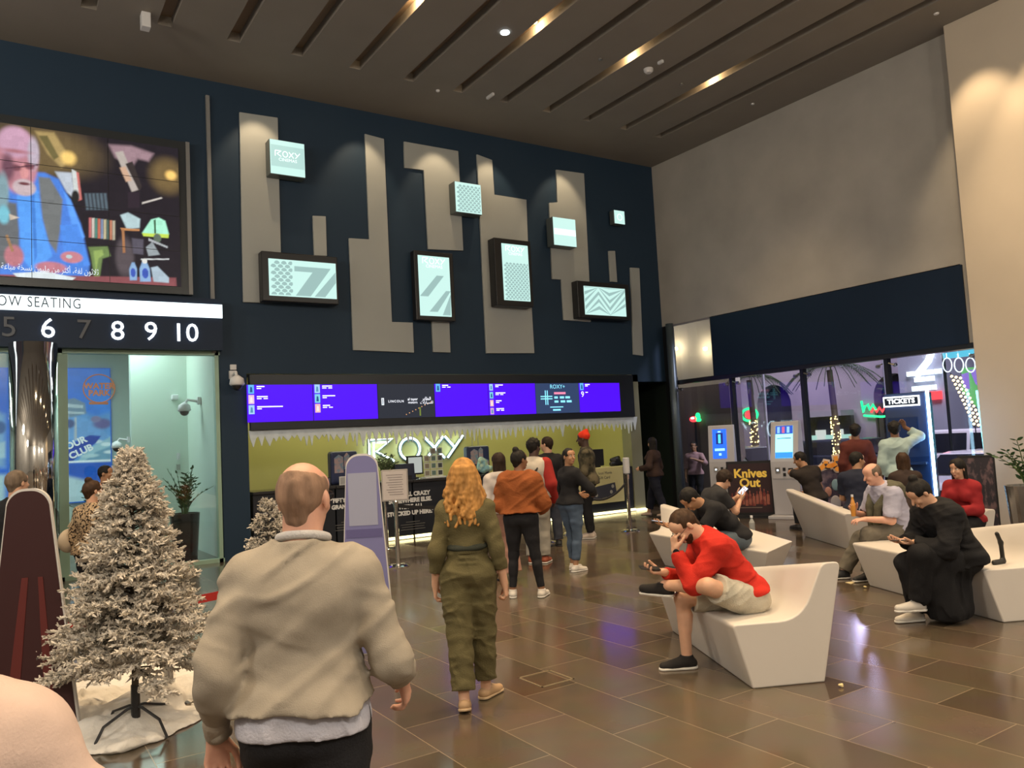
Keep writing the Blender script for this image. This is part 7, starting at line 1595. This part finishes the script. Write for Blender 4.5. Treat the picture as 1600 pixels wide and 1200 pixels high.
# 19 woman in brown, seated beyond
g = P_('brown-haired woman in a dark brown jacket sitting beyond the bald man', gp(1412, 10.95), -10, H=1.62, sit=.43, sex='f', skn='light', hair='shoulder', hairc='brown', lean=4, lean2=10, al=(-.1, .4, .08), ar=(.1, .4, .08), wl=(-.1, .4, .6), wr=(.1, .4, .6), top=dict(m=fab('cloth_dark_coffee', (.045, .03, .026)), t=.03, name='jacket'), bottom=dict(m=blk, t=.016), shoes=dict(m=black_sh, sole=black_sh), h=.012)
q = gp(1412, 10.95); tag(box('seat_block', (q[0]-.24, q[1]-.24, 0), (q[0]+.5, q[1]+.2, .42), M_bench, None, bevel=.04), 'low white bench block under the woman in the brown jacket', 'bench', 'moulded white benches')
# 20 long black coat
def coat(root, L):
    H = L['H']; P = L['P']; Kn = L['Kn']; A = L['A']; S = Solid()
    for sd in (-1, 1):
        S.cone(L['HJ'][sd], Kn[sd], .105, .085, k=.06); S.cone(Kn[sd], A[sd]+_v((0, -.04, .07)), .085, .09, k=.06)
    S.cone(Kn[-1]+_v((0, -.1, 0)), _v((-.06, .20, .10)), .09, .12, k=.08); S.cone(Kn[1]+_v((0, -.12, 0)), _v((.10, .12, .10)), .09, .12, k=.08); S.cone(P+_v((0, .1, -.06)), _v((0, .06, .12)), .14, .13, k=.08)
    S.noise(.008, (.07, .07, .16), 6); S.wrinkle(.025, (.07, .07, .35), 7); S.cut((0, 0, .035), (0, 0, -1)); S.cut((0, -.06, 0), (0, -1, 0)) ; link_mesh('skirt', S.mesh('skirt', .009), fab('coat_black', (.012, .012, .014), .5, 70, var=.3), root)
    return
    S = Solid(); c = L['chest']; FY = L['FY']; U2 = L['U2']; S.cone(c+FY*.135+U2*.12, L['waist']+FY*.14-U2*.0, .026, .022, k=.02); link_mesh('white_shirt_front', S.mesh('white_shirt_front', .008), fab('shirt_front_white', (.55, .55, .58)), root)
sp = onZ(1506, 888, .44)
g = P_('person in a long black coat and white trainers sitting on the bench with a phone', (sp.x+.02, sp.y+.05), 98, H=1.68, sit=.43, bulk=1.1, sex='m', lean=10, lean2=30, skn='light', hair='bun', hairc='black', headpitch=-24, al=(-.02, .42, .19), ar=(.10, .36, .078), kl=(-.2, .8, 1), tl=(.1, 1, .05), tr=(0, 1, 0), wl=(-.04, .42, .68), wr=(.08, .42, .68), el=(-.6, -.2, -1), er=(.6, -.2, -1), hl=((.15, 1, 0), (.1, 0, 1)), hr=((-.1, 1, 0), (-.1, 0, 1)),
  top=dict(m=fab('coat_black', (.012, .012, .014)), t=.034, ts=.036, tcuff=.03, hem=-.02, fold=.008, wr=.018, name='coat'), bottom=dict(m=fab('coat_black', (.012, .012, .014)), t=.02, tk=.03, ta=.03), shoes=dict(m=trainer, sole=sole_w), h=.0075, extra=dict(post=coat))
phone('dark phone held flat by the person in the long black coat', g, -1)
# 21 red jacket, dark long hair
P_('long-haired woman in a red jacket sitting near the neon booth edge', gp(1502, 9.2), 125, H=1.56, sit=.44, sex='f', skn='light', hair='long', hairc='black', lean=6, lean2=14, face=True, al=(-.1, .4, .08), ar=(.1, .4, .08), wl=(-.08, .32, .66), wr=(.1, .35, .66), top=dict(m=fab('cloth_scarlet', (.30, .02, .025)), t=.028, name='jacket'), bottom=dict(m=blk, t=.016), shoes=dict(m=black_sh, sole=black_sh), h=.011)
# 22-24 people at the lobby side
P_('grey-haired man in a black T-shirt at the picture edge, facing the mirrored column', gp(24, 7.4), -20, H=1.67, skn='light', hair='short', hairc='grey', bulk=1.05, top=dict(m=blk, t=.022, sleeve=.4), bottom=dict(m=fab('cloth_ink', (.014, .016, .028)), t=.016), shoes=dict(m=black_sh, sole=black_sh), h=.010)
def strap(root, L):
    bm = bmesh.new(); nb = L['nb']; P = L['P']
    for o in (0, .03): tube(bm, [L['SJ'][-1]*.6+nb*.4+_v((0, .05, .04)), L['SJ'][-1]*.62+nb*.38+_v((0, -.07, .02)), P+_v((-.17-o, -.10, .26))], .008, 6)
    b = obj('bag_strap', bm, mat('strap_cream', (.62, .50, .34), .5), root); S = Solid(); S.ell(P+_v((-.24, -.05, .12)), (.06, .13, .12)); link_mesh('shoulder_bag', S.mesh('shoulder_bag', .01), mat('bag_cream', (.55, .45, .33), .5), root)
P_('brown-haired woman in a leopard-print blouse behind the flocked tree', gp(142, 8.0), -18, H=1.53, sex='f', skn='light', hair='bun', hairc='brown', headyaw=-20, top=dict(m=fab('leopard_print', (.50, .36, .22), col2=(.035, .022, .015), vs=55, thr=(.50, .54)), t=.03, ts=.03), bottom=dict(m=blk, t=.016, tk=.03), shoes=dict(m=black_sh, sole=black_sh), h=.010, extra=dict(post=strap))
P_('dark-haired man in a dark suit in profile, beyond the woman in the leopard print', gp(163, 11.2), -88, H=1.66, skn='tan', hair='short', hairc='black', top=dict(m=fab('cloth_ink', (.014, .016, .028)), t=.024), bottom=dict(m=blk, t=.016), shoes=dict(m=black_sh, sole=black_sh), h=.013)
# 25 shoulder at the very edge
P_('person in a pale peach top at the picture corner, only a shoulder in view', gp(-140, 1.22, 760), 8, H=1.63, sex='f', bulk=1.12, skn='light', hair='shoulder', hairc='blonde', wr=(.26, .08, .82), er=(1, -.4, 0), top=dict(m=fab('jersey_peach', (.62, .47, .41), .15, 200), t=.020, fold=.006, wr=.012), bottom=dict(m=denim, t=.016, tk=.025), shoes=dict(m=trainer, sole=sole_w), h=.008)
# 26 outside
P_('man in a pinkish shirt standing outside behind the glass with a phone', gp(1084, 20.2), 160, H=1.74, z0=-.30, skn='tan', hair='short', hairc='black', wl=(-.05, .28, 1.3), el=(-1, 0, -.6), top=dict(m=fab('cloth_mauve', (.42, .26, .26)), t=.022, sleeve=.6), bottom=dict(m=blk, t=.016), shoes=dict(m=black_sh, sole=black_sh), h=.014)

# ---------------------------------------------------------------- small things on the benches
p = onZ(1176, 834, .42); t = thing('water_bottle', 'clear plastic water bottle standing on the bench tip', 'bottle', (p.x, p.y, .415)); obj('bottle_body', lathe(bmesh.new(), [(.032, 0), (.034, .02), (.034, .14), (.014, .185), (.014, .20)], seg=20), mat('bottle_plastic', (.42, .44, .44), .08, alpha=.75), t, smooth=False); obj('cap', lathe(bmesh.new(), [(.016, .20), (.016, .225)], seg=16), M_white, t)
p = onZ(1353, 822, .50); t = thing('paper_cup', 'red paper cup with a white rim on the low end of the sloping bench', 'cup', (9.62, 6.16, .425)); obj('cup_body', lathe(bmesh.new(), [(.032, 0), (.045, .15), (.038, .15), (.028, .02)], seg=24), mat('cup_red', (.45, .03, .02), .5), t); bm = bmesh.new(); tube(bm, [(.045*math.cos(a), .045*math.sin(a), .152) for a in [2*PI*i/20 for i in range(20)]], .004, 6, closed=True); obj('rim', bm, M_white, t)
p = gp(1445, 8.95); t = thing('tote_bag', 'yellow and white bag on the bench beside the bald man', 'bag', (p[0], p[1], .44)); S = Solid(); S.cone((-.18, 0, .16), (.20, 0, .08), .13, .10, k=.03, w=(0, 1, 0), f=.7); S.noise(.02, (.08, .08, .08), 2); S.cut((0, 0, 0), (0, 0, -1)); link_mesh('bag_body', S.mesh('bag_body', .01), fab('bag_cotton', (.50, .46, .40)), t)
S = Solid(); S.ell((-.08, -.085, .16), (.10, .04, .085)); link_mesh('yellow_panel', S.mesh('yellow_panel', .008), fab('bag_yellow', (.60, .33, .02)), t)
q = onZ(1562, 880, .44); t = tag(link_mesh('bag_strap_loop', (lambda S: S.mesh('bag_strap_loop', .008))(Solid().cone((0, 0, .26), (.05, 0, .18), .018).cone((.05, 0, .18), (.06, 0, .02), .018).cone((.06, 0, .02), (-.05, .02, .02), .022)), mat('strap_black', (.015, .015, .015), .5), None), 'black bag handle standing up on the bench behind the long black coat', 'bag'); t.location = (q.x, q.y, .43)
